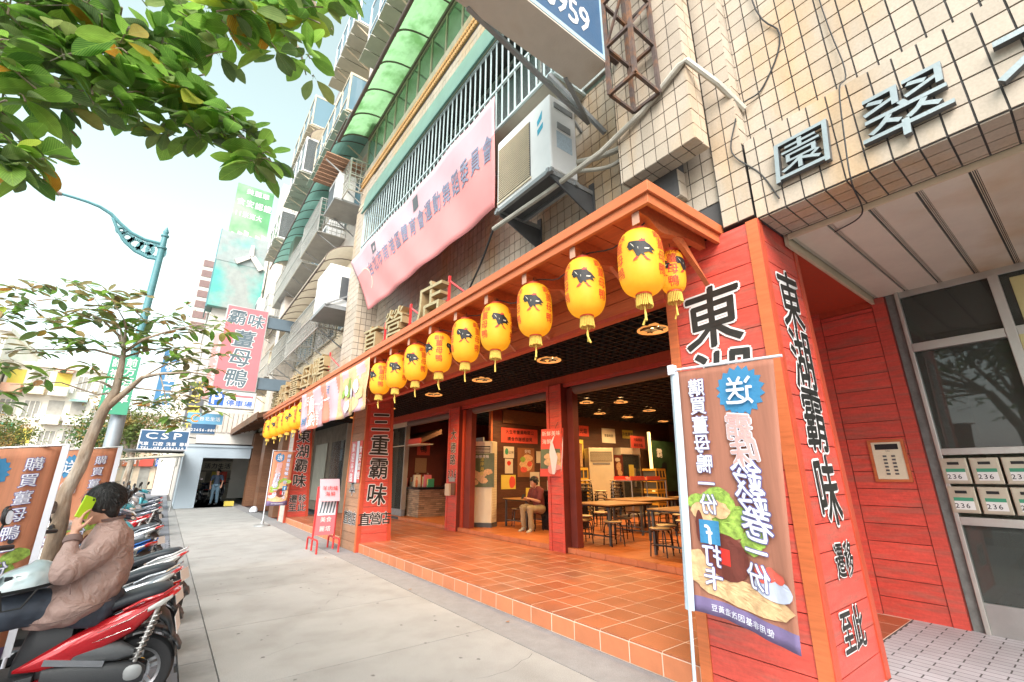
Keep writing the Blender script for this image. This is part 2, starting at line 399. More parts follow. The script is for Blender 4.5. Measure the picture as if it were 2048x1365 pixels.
M_steal = pm('scooter_teal', (.05, .30, .36), .22, metal=.2, var=.06, bump=0, coat=.6)
M_tail = pm('tail_light_red', (.75, .02, .02), .15, var=.02, bump=0, coat=1.)
M_amber = pm('indicator_amber', (.85, .28, .02), .15, var=.02, bump=0, coat=1.)
M_clear = pm('clear_lens', (.66, .66, .64), .08, metal=.3, var=.05, bump=0, coat=1.)
M_chrome = pm('chrome', (.68, .68, .68), .12, metal=1., bump=0, var=.05)
M_alloy = pm('alloy_rim', (.50, .51, .52), .3, metal=.8, bump=0)
M_helm = pm('silver_helmet', (.42, .49, .50), .28, metal=.35, bump=0, coat=.4)
M_bark = pm('bark', (.27, .20, .14), .85, var=.45, vs=9, bump=1., bs=34, wood=(1, 1, .35), col2=(.38, .33, .27), c2s=7, c2t=.52)
M_flagbr = pm('flag_brown', (.47, .20, .13), .7, var=.12, vs=2, trans=.25, wood=(14, 14, .8))
M_flagor = pm('flag_orange', (.70, .32, .18), .7, var=.12, vs=2, trans=.35, wood=(14, 14, .8))
M_flagwh = pm('flag_white', (.72, .74, .80), .6, var=.04)
M_flagbl = pm('flag_blue_badge', (.04, .22, .42), .6, var=.03)
M_flagpu = pm('flag_purple', (.20, .15, .30), .6, var=.05)
M_pole = pm('flag_pole_blue', (.48, .58, .66), .35, var=.05)
M_lett = pm('lettuce', (.28, .42, .07), .6, var=.5, vs=30, bump=0)
M_bread = pm('roll_tan', (.66, .42, .22), .6, var=.25, vs=22, bump=0)
M_pot = pm('clay_pot_print', (.14, .03, .02), .5, var=.2, vs=10, bump=0)
M_tom = pm('tomato_print', (.66, .10, .07), .5, var=.25, vs=20, bump=0)
M_bowl = pm('bowl_print', (.52, .56, .68), .5, var=.08, bump=0)
M_skinp = pm('print_pale_pink', (.76, .36, .34), .6, var=.1, bump=0)
M_paper = pm('paper', (.66, .60, .48), .7, var=.06, bump=.02)
M_yelp = pm('yellow_paper', (.72, .58, .10), .7, var=.06)
M_redp = pm('red_notice_paper', (.72, .09, .06), .6, var=.06, bump=.02)
M_crate = pm('yellow_crate', (.70, .42, .06), .5, var=.08)
M_khaki = pm('khaki_trousers', (.36, .28, .16), .8, var=.12)
M_maroon = pm('maroon_shirt', (.15, .03, .03), .8, var=.12)
M_tealj = pm('teal_hoodie', (.05, .22, .23), .8, var=.12)
M_bshirt = pm('dark_blue_shirt', (.06, .09, .14), .8)
M_ljean = pm('light_jeans', (.17, .28, .38), .8)
M_lgrey = pm('pale_blue_grey_wall', (.42, .50, .56), .6, var=.05, vs=.6)
M_aptw = pm('apartment_cream', (.80, .74, .64), .8, var=.08, vs=.5)
M_aptd = pm('apartment_window', (.34, .32, .28), .4, var=.3, vs=1)
M_aptb = pm('apartment_render', (.60, .57, .52), .8, var=.15, vs=.5)
M_olive = pm('screen_olive', (.46, .44, .36), .7, var=.1)
M_gold = pm('gilt_channel_letter', (.46, .37, .20), .4, metal=.3, var=.25, vs=40, bump=.6, bs=90)
M_goldsd = pm('gilt_letter_side', (.40, .28, .14), .5, metal=.2, var=.2)
M_redst = pm('red_steel', (.60, .04, .04), .4, var=.1)
M_wire = pm('cable_black', (.04, .04, .04), .7)
M_pvc = pm('pvc_conduit', (.46, .43, .36), .6, var=.15, vs=9)
_n = M_jack.node_tree.nodes
for q in _n:
    if q.type == 'BUMP': q.inputs['Strength'].default_value = 1.0; q.inputs['Distance'].default_value = .022; q.inputs['Height'].links[0].from_node.inputs['Scale'].default_value = 11; q.inputs['Height'].links[0].from_node.inputs['Distortion'].default_value = 1.6
# leaf materials: veins follow the leaf's own uv
def leafmat(name, c1, c2, tr=.45):
    m = bpy.data.materials.new(name); MATS[name] = m; m.use_nodes = True; t = m.node_tree; n = t.nodes; b = n['Principled BSDF']
    uv = n.new('ShaderNodeUVMap'); sx = n.new('ShaderNodeSeparateXYZ'); lk(t, uv.outputs[0], sx.inputs[0])
    ab = n.new('ShaderNodeMath'); ab.operation = 'ABSOLUTE'; lk(t, sx.outputs[0], ab.inputs[0])
    mu = n.new('ShaderNodeMath'); mu.operation = 'MULTIPLY_ADD'; lk(t, ab.outputs[0], mu.inputs[0]); mu.inputs[1].default_value = -.55; lk(t, sx.outputs[1], mu.inputs[2])
    sn = n.new('ShaderNodeMath'); sn.operation = 'MULTIPLY'; lk(t, mu.outputs[0], sn.inputs[0]); sn.inputs[1].default_value = 62
    s2 = n.new('ShaderNodeMath'); s2.operation = 'SINE'; lk(t, sn.outputs[0], s2.inputs[0])
    p2 = n.new('ShaderNodeMapRange'); p2.inputs['From Min'].default_value = .75; p2.inputs['From Max'].default_value = 1; lk(t, s2.outputs[0], p2.inputs[0])
    md = n.new('ShaderNodeMapRange'); md.inputs['From Min'].default_value = .05; md.inputs['From Max'].default_value = 0; lk(t, ab.outputs[0], md.inputs[0])
    mx = n.new('ShaderNodeMath'); mx.operation = 'MAXIMUM'; lk(t, p2.outputs[0], mx.inputs[0]); lk(t, md.outputs[0], mx.inputs[1])
    oi = n.new('ShaderNodeObjectInfo'); g = n.new('ShaderNodeNewGeometry'); ad = n.new('ShaderNodeMath'); lk(t, oi.outputs['Random'], ad.inputs[0]); lk(t, g.outputs['Random Per Island'], ad.inputs[1])
    fr = n.new('ShaderNodeMath'); fr.operation = 'FRACT'; lk(t, ad.outputs[0], fr.inputs[0])
    rp = n.new('ShaderNodeValToRGB'); e = rp.color_ramp.elements; e[0].position = 0; e[0].color = (*c1, 1); e[1].position = .9; e[1].color = (*c2, 1)
    q = e.new(.975); q.color = (c2[0]*1.6, c2[1]*1.1, c2[2], 1); q2 = e.new(.991); q2.color = (.60, .26, .03, 1); lk(t, fr.outputs[0], rp.inputs[0])
    nz = n.new('ShaderNodeTexNoise'); nz.inputs['Scale'].default_value = 30; lk(t, g.outputs['Position'], nz.inputs['Vector'])
    mr = n.new('ShaderNodeMapRange'); mr.inputs['To Min'].default_value = .7; mr.inputs['To Max'].default_value = 1.3; lk(t, nz.outputs[0], mr.inputs[0])
    vm = n.new('ShaderNodeVectorMath'); vm.operation = 'SCALE'; lk(t, rp.outputs[0], vm.inputs[0]); lk(t, mr.outputs[0], vm.inputs['Scale'])
    mc = n.new('ShaderNodeMix'); mc.data_type = 'RGBA'; lk(t, vm.outputs[0], mc.inputs[6]); mc.inputs[7].default_value = (c2[0]*1.7+.05, c2[1]*1.5+.05, c2[2]*1.6+.02, 1)
    ml = n.new('ShaderNodeMath'); ml.operation = 'MULTIPLY'; lk(t, mx.outputs[0], ml.inputs[0]); ml.inputs[1].default_value = .45; lk(t, ml.outputs[0], mc.inputs[0])
    lk(t, mc.outputs[2], b.inputs['Base Color']); b.inputs['Roughness'].default_value = .38
    bp = n.new('ShaderNodeBump'); bp.inputs['Strength'].default_value = .3; bp.inputs['Distance'].default_value = .004; lk(t, mx.outputs[0], bp.inputs['Height']); lk(t, bp.outputs[0], b.inputs['Normal'])
    tl = n.new('ShaderNodeBsdfTranslucent'); lk(t, mc.outputs[2], tl.inputs[0]); ms = n.new('ShaderNodeMixShader'); ms.inputs[0].default_value = tr
    lk(t, b.outputs[0], ms.inputs[1]); lk(t, tl.outputs[0], ms.inputs[2]); lk(t, ms.outputs[0], n['Material Output'].inputs[0])
    return m
M_leaf = leafmat('leaf_green', (.10, .24, .05), (.30, .54, .085), .58)
M_leaf2 = leafmat('leaf_dull', (.12, .20, .09), (.26, .36, .12), .55)
M_leaf2b = leafmat('leaf_autumn', (.24, .24, .12), (.46, .34, .16), .5)
# ------------------------------------------------------------------ big-piece grids
ZP, ZI = .17, .26       # arcade floor, shop floor
XE, XI = 3.35, 5.92     # platform edge, shop front line
class Pieces:
    """collects countable pieces of one kind for one owner; the 300 that show largest become parts, the rest one stuff part"""
    def __init__(s, name): s.n = name; s.L = []
    def add(s, c, hx, hy, hz): s.L.append((V(c), hx, hy, hz))
    def size(s, p):
        c, hx, hy, hz = p; q = scr(c)
        if not q or not (-30 < q[0] < 2078 and -30 < q[1] < 1395): return 0
        ax = sorted([hx, hy, hz])[1:]; d = (c-V((0, 0, CH)))
        n = [hx, hy, hz].index(min(hx, hy, hz)); return ax[0]*ax[1]*abs(d[n])/d.length**3 if n is not None else 0
    def make(s, parent, mat, lim=300, minpx=10):
        s.L.sort(key=s.size, reverse=True); cache = {}; k = 0; rest = MB()
        for p in s.L:
            c, hx, hy, hz = p; z = s.size(p)
            if k < lim and z*FL*FL*4 > minpx*minpx*.5:
                key = (round(hx, 4), round(hy, 4), round(hz, 4))
                if key not in cache:
                    me = MB().box(-hx, hx, -hy, hy, -hz, hz); o = me.build(s.n, mat); cache[key] = o.data; bpy.data.objects.remove(o)
                inst(s.n, cache[key], c, parent); k += 1
            else: rest.box(c.x-hx, c.x+hx, c.y-hy, c.y+hy, c.z-hz, c.z+hz)
        if rest.v: rest.build(s.n, mat, parent, kind='stuff')
        print(s.n, 'parts', k, 'stuff', len(rest.f)//6)
def grid(pcs, axis, at, a0, a1, z0, z1, pa, pb, gap=.008, th=.008, stagger=0, holes=()):
    """tiles on a plane: axis 'x' (plane x=at, spans y & z), 'y' (spans x & z), 'z' (spans x & y)."""
    r = 0; b = z0
    while b < z1-.01:
        b2 = min(b+pb, z1); a = a0-(stagger*pa if r % 2 else 0)
        while a < a1-.01:
            s0, s1 = max(a, a0), min(a+pa, a1)
            if s1-s0 > .02:
                ca, cb = (s0+s1)/2, (b+b2)/2; ha, hb = (s1-s0-gap)/2, (b2-b-gap)/2
                if not any(h[0] < ca < h[1] and h[2] < cb < h[3] for h in holes) and hb > .005:
                    j = R.uniform(-.0012, .0012)
                    if axis == 'x': pcs.add((at-th/2+j, ca, cb), th/2, ha, hb)
                    elif axis == 'y': pcs.add((ca, at-th/2+j, cb), ha, th/2, hb)
                    elif axis == 'zd': pcs.add((ca, cb, at-th/2), ha, hb, th/2)
                    else: pcs.add((ca, cb, at-th/2+j), ha, hb, th/2)
            a += pa
        b = b2; r += 1
# ------------------------------------------------------------------ ground
g = MB(); g.quad((-300, -120, -.16), (300, -120, -.16), (300, 500, -.16), (-300, 500, -.16))
structure('ground', g, M_asph)
rd = MB(); rd.quad((-14, -40, -.152), (-2.6, -40, -.152), (-2.6, 160, -.152), (-14, 160, -.152)); structure('road', rd, M_asph)
ln = MB()
for k in range(26): ln.box(-8.3, -8.15, -6+k*6, -3+k*6, -.152, -.146)
ln.box(-3.35, -3.25, -20, 140, -.152, -.146)
structure('road_marking', ln, M_white)
kb = MB()
for k in range(70): kb.box(-2.6, -2.42, -6+k*1.0, -6+k*1.0+.99, -.16, .012)
structure('kerb', kb, M_conc2, bevel=.01)
sw = structure('sidewalk', MB().box(-2.42, XE+.6, -4, 60, -.16, -.022), M_dgrout)
pc = Pieces('slab'); y = 1.0
xs = [(.60, 2.88)]
while y < 40:
    d = 1.62
    for a, b in xs: pc.add(((a+b)/2, y+d/2, -.011), (b-a)/2-.004, d/2-.004, .011)
    y += d
for k in range(4): pc.add((1.74, 1-1.62*(k+.5), -.011), 1.136, .806, .011)
pc.make(sw, M_conc, minpx=6)
st = MB(); st.box(2.886, XE-.005, -4, 40, -.022, -.001); st.build('drain_strip', M_conc2, sw)
pk = Pieces('kerbstone'); y = -2
while y < 34: pk.add((.475, y+.5, -.011), .118, .496, .011); y += 1.0
pk.make(sw, pm('granite_strip', (.29, .29, .285), .8, var=.12, vs=9, bump=.2, bs=200, rnd=.06), minpx=6)
pp = Pieces('paver'); grid(pp, 'z', 0, -2.42, .35, 1.5, 14, .11, .21, gap=.007, th=.02, stagger=.5)
pp.make(sw, M_paver)
far = MB().box(-2.42, .35, 14, 60, -.022, -.002); far.build('paver', M_paver, sw, kind='stuff')
rc = random.Random(11); cr = MB()
for k in range(7):
    p = V((rc.uniform(.7, 2.7), rc.uniform(2.2, 11), .0008)); a = rc.uniform(0, 6.28); pts = [p.copy()]
    for q in range(rc.randrange(7, 16)): a += rc.uniform(-.5, .5); p = p+V((math.cos(a), math.sin(a), 0))*rc.uniform(.04, .11); pts.append(p.copy())
    for q in range(len(pts)-1):
        d = (pts[q+1]-pts[q]).normalized(); s_ = V((-d.y, d.x, 0))*rc.uniform(.0008, .0022)
        if .62 < pts[q+1].x < 2.85: cr.quad(pts[q]-s_, pts[q]+s_, pts[q+1]+s_, pts[q+1]-s_)
cr.build('crack', pm('crack_dark', (.10, .10, .095), .9), sw, kind='stuff')
sp_ = MB()
for k in range(110):
    x, y, r_ = rc.uniform(.65, 2.85), rc.uniform(1.8, 14), rc.uniform(.006, .018); i = len(sp_.v)
    for q in range(9): t = q*2*math.pi/9; rr_ = r_*rc.uniform(.7, 1.2); sp_.v.append(V((x+rr_*math.cos(t), y+rr_*math.sin(t)*1.2, .0006+k*.000002)))
    sp_.face(*range(i, i+9))
sp_.build('spot', pm('old_gum_spot', (.17, .168, .16), .8), sw, kind='stuff')
# small litter of leaves on the walk
for i, (x, y) in enumerate(((650, 1117), (1015, 1245), (820, 1180))):
    c = aZ(x, y, .004); m = MB()
    m.flat([(-.03, 0), (-.012, .014), (.014, .012), (.03, 0), (.01, -.013), (-.016, -.012)], lambda a, b, h=0, c=c: c+V((a, b, .004+abs(a)*.25)))
    tag(m.build('fallen_leaf', pm('dry_leaf', (.30, .14, .06), .8)), ['small dry leaf lying on the walk before the second red pillar', 'pale dry leaf by the tiled step in the foreground', 'small dry leaf lying near the middle of the tiled step'][i], 'leaf', 'dry leaves on the pavement')
# ------------------------------------------------------------------ arcade floor
YT0, YT1 = 1.52, 17.2
af = structure('arcade_floor', MB().box(XE+.012, 6.3, YT0, YT1, -.05, ZP-.0012).box(XE-.0008, XE+.0118, YT0, YT1, 0, ZP-.0125), M_grout)
pt = Pieces('floor_tile'); grid(pt, 'z', ZP, XE, XI, YT0, YT1, .3225, .3225, gap=.011, th=.012); pt.make(af, M_terra)
pr_ = Pieces('riser_tile'); y = YT0
grid(pr_, 'x', XE+.012, YT0, YT1, 0.0, ZP-.012, .3225, .2, gap=.010, th=.014); pr_.make(af, M_terra2)
lf = structure('lobby_pavement', MB().box(XE+.01, 6.6, -3, YT0-.002, -.05, ZP-.0006), M_dgrout)
pw = Pieces('paving_brick'); grid(pw, 'z', ZP, XE, 6.05, -1.5, YT0-.01, .088, .235, gap=.006, th=.012, stagger=0)
# stagger along the long side: shift alternate columns
pw.L = []
x = XE; c = 0
while x < 6.05:
    y = -1.5-(.12 if c % 2 else 0)
    while y < YT0-.02:
        y1 = min(y+.24, YT0-.01)
        if y1-y > .03: pw.add((x+.042, (y+y1)/2, ZP-.006), .0375, (y1-y)/2-.005, .006)
        y = y1 if y1 > y+.2 else 99
    x += .084; c += 1
pw.make(lf, M_wpav)
sf = structure('shop_floor', MB().box(XI+.02, 20, 2.0, 17.2, 0, ZI-.01), M_dgrout)
ps = Pieces('floor_tile'); grid(ps, 'z', ZI, XI, 12.5, 2.1, 13.6, .3225, .3225, gap=.006, th=.01); ps.make(sf, M_floor)
sf2 = MB().box(12.5, 20, 2.1, 13.6, ZI-.01, ZI-.001); sf2.box(XI, 12.5, 13.6, 17.2, ZI-.01, ZI-.001); sf2.build('far_floor', M_floor, sf)
pl = Pieces('sill_tile'); grid(pl, 'x', XI, 2.1, 13.6, ZP, ZI, .3225, .2, gap=.008, th=.014); pl.make(sf, M_terra2)
# ------------------------------------------------------------------ red timber pillars
def lerp(a, b, t): return a+(b-a)*t
def pillar(label, B, T, z0, z1, mN, mS, trimN, trimS, ph=.17, group=None):
    """B/T = (x0, x1, y0, y1) at z0 / z1. Faces: N looks at -Y, S looks at -X."""
    root = thing('red_pillar', label, 'pillar', (B[0], B[2], z0), group)
    def q(i, z): return lerp(B[i], T[i], (z-z0)/(z1-z0))
    core = MB(); e = .014
    core.hexa([(B[0]+e, B[2]+e, z0), (B[1]-e, B[2]+e, z0), (B[1]-e, B[3]-e, z0), (B[0]+e, B[3]-e, z0), (T[0]+e, T[2]+e, z1), (T[1]-e, T[2]+e, z1), (T[1]-e, T[3]-e, z1), (T[0]+e, T[3]-e, z1)])
    core.build('core', M_dred, root)
    def fN(s, z, h): return V((lerp(q(0, z), q(1, z), s), q(2, z)+.014-h, z))
    def fS(s, z, h): return V((q(0, z)+.014-h, lerp(q(2, z), q(3, z), s), z))
    for f, m, tm, wd in ((fN, mN, trimN, B[1]-B[0]), (fS, mS, trimS, B[3]-B[2])):
        tw = .085/wd
        z = z0; k = 0
        while z < z1-.02:
            zb = min(z+ph, z1)-.007; a, b = tw+.004, 1-tw-.004; mb = MB()
            j = R.uniform(0, .002)
            pts = [f(a, z, 0), f(b, z, 0), f(b, z, .012+j), f(a, z, .012+j), f(a, zb, 0), f(b, zb, 0), f(b, zb, .012+j), f(a, zb, .012+j)]
            mb.hexa(pts); mb.build('plank', m, root); z += ph
        for a, b in ((0 if f is fS else .0, tw), (1-tw, 1)):
            mb = MB(); mb.hexa([f(a, z0, 0), f(b, z0, 0), f(b, z0, .022), f(a, z0, .022), f(a, z1, 0), f(b, z1, 0), f(b, z1, .022), f(a, z1, .022)])
            mb.build('corner_board', tm, root)
        # other two sides plain boards joined
    mb = MB(); z = z0
    while z < z1-.02:
        zb = min(z+ph, z1)-.007
        mb.hexa([(q(1, z)-e, q(2, z)+.02, z), (q(1, z), q(2, z)+.02, z), (q(1, z), q(3, z)-.02, z), (q(1, z)-e, q(3, z)-.02, z), (q(1, zb)-e, q(2, zb)+.02, zb), (q(1, zb), q(2, zb)+.02, zb), (q(1, zb), q(3, zb)-.02, zb), (q(1, zb)-e, q(3, zb)-.02, zb)]); z += ph
    mb.build('rear_boards', mN, root, kind='stuff')
    mN_ = lambda x, y, h=0: V(((q(0, y)+q(1, y))/2+x, q(2, y)-.002-h, y))
    mS_ = lambda x, y, h=0: V((q(0, y)-.002-h, (q(2, y)+q(3, y))/2-x, y))
    return root, mN_, mS_
root, fN, fS = pillar('tall red plank pillar nearest the viewer, with black brush characters on two sides', (3.30, 4.22, 1.275, 2.13), (3.30, 3.97, 1.235, 2.08), 0, 3.395, M_red, M_red, M_red2, M_orange)
lt = MB(); k = dict(vert=True, shear=.0, jit=.05)
for ch, z in zip('東湖霸味', (2.80, 2.33, 1.88, 1.40)): outlined(lt, ch, 0, z, .50, fN, sx=.80, shear=.05, jit=.06)
for ch, x, z in (('遷', .02, .95), ('移', -.12, .95)): outlined(lt, ch, -x*1.2-.02, z, .23, fN, sx=.7)
for ch, x, z in (('至', .14, .55), ('此', -.06, .55)): outlined(lt, ch, -x-.0, z, .26, fN, sx=.75)
lt.build('lettering', [M_lblack, M_lwhite], root)
ls = MB()
for ch, z in zip('東湖霸味', (2.72, 2.18, 1.62, 1.10)): outlined(ls, ch, -.02, z, .54, fS, sx=.92, shear=.06, jit=.05)
for ch, x in zip('直營店', (-.27, -.07, .13)): outlined(ls, ch, x, .66, .20, fS)
ls.build('lettering', [M_lblack, M_lwhite], root)
root, fN, fS = pillar('second red pillar with bleached brown street side, carrying the characters for direct shop', (3.29, 4.02, 9.55, 10.62), (3.29, 3.86, 9.62, 10.50), 0, 3.37, M_red, M_brownw, M_red2, M_orange)
lt = MB()
for ch, z in zip('三重霸味', (2.60, 2.12, 1.62, 1.10)): outlined(lt, ch, .02, z, .47, fN, sx=.95, shear=.05, jit=.05)
for ch, x in zip('直營店', (-.22, 0, .22)): outlined(lt, ch, x, .62, .26, fN, jit=.05)
outlined(lt, '本', -.02, 1.25, .38, fS)
for ch, x in zip('直營店', (-.26, 0, .26)): outlined(lt, ch, x, .62, .28, fS)
lt.build('lettering', [M_lblack, M_lwhite], root)
root, fN, fS = pillar('third red pillar, farthest along the arcade, behind the far lanterns', (3.29, 4.02, 16.55, 17.5), (3.29, 3.80, 16.6, 17.4), 0, 3.37, M_red, M_tilew, M_red2, M_red2)
lt = MB()
for ch, z in zip('東湖霸味', (2.75, 2.25, 1.78, 1.30)): outlined(lt, ch, .0, z, .46, fN, sx=.95, jit=.05)
for ch, x, z in (('遷', -.14, .72), ('移', .14, .72), ('至', -.14, .46), ('此', .14, .46)): outlined(lt, ch, x, z, .26, fN)
lt.build('lettering', [M_lblack, M_lwhite], root)
# pink paper strips and tiled stub beside the second pillar
pb = thing('pink_couplet', 'pink and white paper strips on the street side of the second red pillar', 'poster', (3.28, 10.1, 1.5))
m = MB(); f = faceS((3.268, 10.05, 1.75)); m.flat([(-.30, -.42), (.04, -.42), (.04, .45), (-.30, .45)], f, .004); m.build('sheet', M_pinksign, pb)
m = MB(); m.flat([(.06, -.42), (.22, -.42), (.22, .45), (.06, .45)], f, .004); m.build('sheet', M_flagwh, pb)
m = MB(); m.flat([(.24, -.42), (.42, -.42), (.42, .45), (.24, .45)], f, .004); m.build('sheet', M_redp, pb)
m = MB(); m.text('歡迎光臨', -.13, 0, .2, f, h=.008, vert=True); m.text('食安認證', .33, 0, .17, f, h=.008, vert=True); m.build('lettering', M_lwhite, pb)
# ------------------------------------------------------------------ plank wall with the intercom, and lobby front
XL = 5.96
wp = thing('plank_wall', 'bright red plank wall panel carrying a cream intercom, right of the near pillar', 'wall', (XL, 1.5, ZP))
MB().box(XL, XL+.12, 1.10, 1.86, ZP, 3.36).build('backing', M_dred, wp)
z = ZP
while z < 3.3:
    MB().box(XL-.013, XL, 1.235, 1.735, z, min(z+.163, 3.27)).build('plank', M_red, wp); z += .17
for y0, y1 in ((1.115, 1.228), (1.742, 1.85)): MB().box(XL-.026, XL, y0, y1, ZP, 3.36).build('corner_board', M_red, wp)
MB().box(XL-.024, XL, 1.229, 1.741, 3.276, 3.36).build('corner_board', M_red2, wp)
# timber reveal between pillar and panel (deep red returns and a pale light strip)
rv = thing('side_screen', 'dark red timber side wall running back between the near pillar and the plank wall', 'wall', (4.3, 1.95, ZP))
MB().box(4.28, XL+.1, 1.90, 2.02, ZP, 3.37).build('boarding', M_dred, rv)
for k in range(10):
    MB().box(4.3+k*.165, 4.3+k*.165+.158, 1.888, 1.899, ZP, 3.36).build('plank', M_red2, rv)
MB().box(4.0, XL, 1.23, 1.88, 3.345, 3.40).build('ceiling_board', M_red2, rv); MB().box(5.62, 5.70, 1.87, 1.886, .6, 2.6).build('pale_trim', M_cream, rv)
ic = thing('intercom', 'cream intercom panel with two button rows, framed on the red plank wall', 'intercom', (XL, 1.4, 1.65))
a = aX(1750, 888, XL); b = aX(1818, 957, XL); y0, y1 = 1.275, 1.525; z0, z1 = 1.45, 1.82
for bb in ((y0-.025, y0, z0-.025, z1+.025), (y1, y1+.025, z0-.025, z1+.025), (y0, y1, z0-.025, z0), (y0, y1, z1, z1+.025)): MB().box(XL-.04, XL-.0135, *bb).build('frame', M_orange, ic)
MB().box(XL-.032, XL-.0135, y0, y1, z0, z1).build('plate', M_creamA, ic, bevel=.003)
MB().box(XL-.036, XL-.033, y0+.03, y1-.03, z1-.075, z1-.02).build('speaker_slot', M_black, ic)
for c in range(2):
    for r_ in range(6):
        MB().box(XL-.038, XL-.033, y0+.07+c*.07, y0+.1+c*.07, z0+.045+r_*.035, z0+.062+r_*.035).build('button', M_dgrey, ic)
MB().text('236', 0, 0, .02, faceS((XL-.034, y0+.12, z0+.28)), off=.012).build('lettering', M_black, ic)
# lobby glazing
lb = thing('entrance_glazing', 'stone and metal framed glass front of the apartment lobby on the right', 'shop front', (XL, 0, ZP))
lb.name = 'entrance_glazing'
MB().box(XL-.01, XL+.14, 1.02, 1.10, ZP, 3.37).build('stone_jamb', pm('stone_jamb', (.16, .17, .16), .6, var=.25, vs=12, bump=.7, bs=30), lb)
def fr(y0, y1, z0, z1, nm='frame', m=M_alu, d=.05): MB().box(XL-d, XL+.03, y0, y1, z0, z1).build(nm, m, lb, bevel=.004)
fr(.985, 1.02, ZP, 3.37); fr(-3, 1.02, 3.30, 3.37, d=.02); fr(.33, .985, 2.70, 2.785, d=.06); fr(-3, .26, 2.70, 2.785, d=.06); fr(.26, .33, ZP, 3.30, d=.07)
fr(.33, .985, .17, .42, 'bottom_rail', M_steel, .03); fr(-3, .26, .17, .42, 'bottom_rail', M_steel, .03)
fr(.33, .985, 1.675, 1.735); fr(-3, .26, 1.675, 1.735); fr(.33, .985, 1.055, 1.125); fr(-3, .26, 1.055, 1.125)
fr(.02, .20, 2.79, 3.25, 'pale_door_edge', pm('pale_yellow_metal', (.62, .58, .28), .4, metal=.3), .02)
for (y0, y1, z0, z1) in ((.33, .985, 2.785, 3.30), (-3, .26, 2.785, 3.30), (.33, .985, 1.735, 2.70), (-3, .26, 1.735, 2.70), (.33, .985, .42, 1.055), (-3, .26, .42, 1.055)):
    MB().box(XL-.004, XL+.004, y0, y1, z0, z1).build('pane', M_dglass, lb)
fr(.20, .26, ZP, 2.70, 'pale_door_edge', MATS['pale_yellow_metal'], .075)
# lobby inside
li = thing('lobby_room', 'dim apartment lobby seen behind the glass, with pale back wall', 'room', (7, 0, ZP))
MB().box(XL+.3, 9.5, 1.12, 1.2, ZP, 3.4).build('side_wall', pm('lobby_wall', (.50, .48, .38), .7), li)
MB().box(9.5, 9.6, -4, 1.2, ZP, 3.4).build('back_wall', MATS['lobby_wall'], li)
MB().box(XL+.14, 9.5, -4, 1.12, 3.32, 3.4).build('ceiling', pm('lobby_ceiling', (.35, .34, .30), .7), li)
MB().box(6.6, 9.5, -4, 1.12, ZP-.006, ZP+.012).build('floor', pm('lobby_floor', (.25, .24, .22), .3), li)
dk = thing('reception_desk', 'pale desk standing inside the lobby behind the lower glass', 'desk', (7.3, .2, ZP))
MB().box(7.0, 7.5, -1.6, .35, .93, .98).build('desktop', M_paper, dk); MB().box(7.1, 7.45, -1.55, .3, ZP+.012, .93).build('front_panel', M_cream, dk)
ch = thing('office_chair', 'dark office chair with a chrome column behind the lower lobby glass', 'chair', (6.7, .25, ZP))
MB().lathe([(.22, .0), (.24, .03), (.22, .07)], (6.7, .25, .62), 14).build('seat', M_dgrey, ch, smooth=True)
MB().tube([(6.7, .25, .25), (6.7, .25, .62)], .025).build('column', M_chrome, ch)
for k in range(5):
    t = k*1.257; MB().tube([(6.7, .25, .27), (6.7+.25*math.cos(t), .25+.25*math.sin(t), .21)], [.025, .015]).build('leg', M_black, ch)
MB().obox((6.9, .25, .95), (.02, 0, 0), (0, .19, 0), (.03, 0, .2)).build('backrest', M_dgrey, ch, bevel=.02)
# mailboxes
n = 0
ords = ['first', 'second', 'third', 'fourth', 'fifth']
for r_ in range(2):
    for c in range(4):
        yc = .925-c*.205+ (0); zc = 1.53-r_*.255
        if c == 3 and False: continue
        y0, y1 = yc-.094, yc+.094
        if y0 < .335 and y1 > .25: yc -= .09; y0 -= .09; y1 -= .09
        bx = thing('mailbox', f'{"upper" if r_ == 0 else "lower"} row steel mailbox with green 236 tag, {ords[c]} from the red plank wall', 'mailbox', (XL-.05, yc, zc), 'steel mailboxes in the lobby front')
        MB().box(XL-.055, XL+.25, y0, y1, zc-.115, zc+.115).build('case', pm('mailbox_beige', (.56, .51, .40), .35, metal=.5), bx, bevel=.004)
        f = faceS((XL-.056, yc, zc))
        m = MB(); m.prism([(-.083, -.105), (.083, -.105), (.083, .105), (-.083, .105)], f, 0, .008); m.build('door', MATS['mailbox_beige'], bx)
        MB().prism([(-.04, .055), (.04, .055), (.04, .08), (-.04, .08)], f, .009, .013).build('slot', M_black, bx)
        MB().prism([(-.06, -.085), (.07, -.085), (.07, -.01), (-.06, -.01)], f, .009, .011).build('number_plate', M_white, bx)
        MB().prism([(-.06, -.0105), (.07, -.0105), (.07, .02), (-.06, .02)], f, .009, .012).build('green_band', M_green, bx)
        MB().text('236', -.012, -.05, .058, f, h=.0135).build('lettering', M_black, bx)
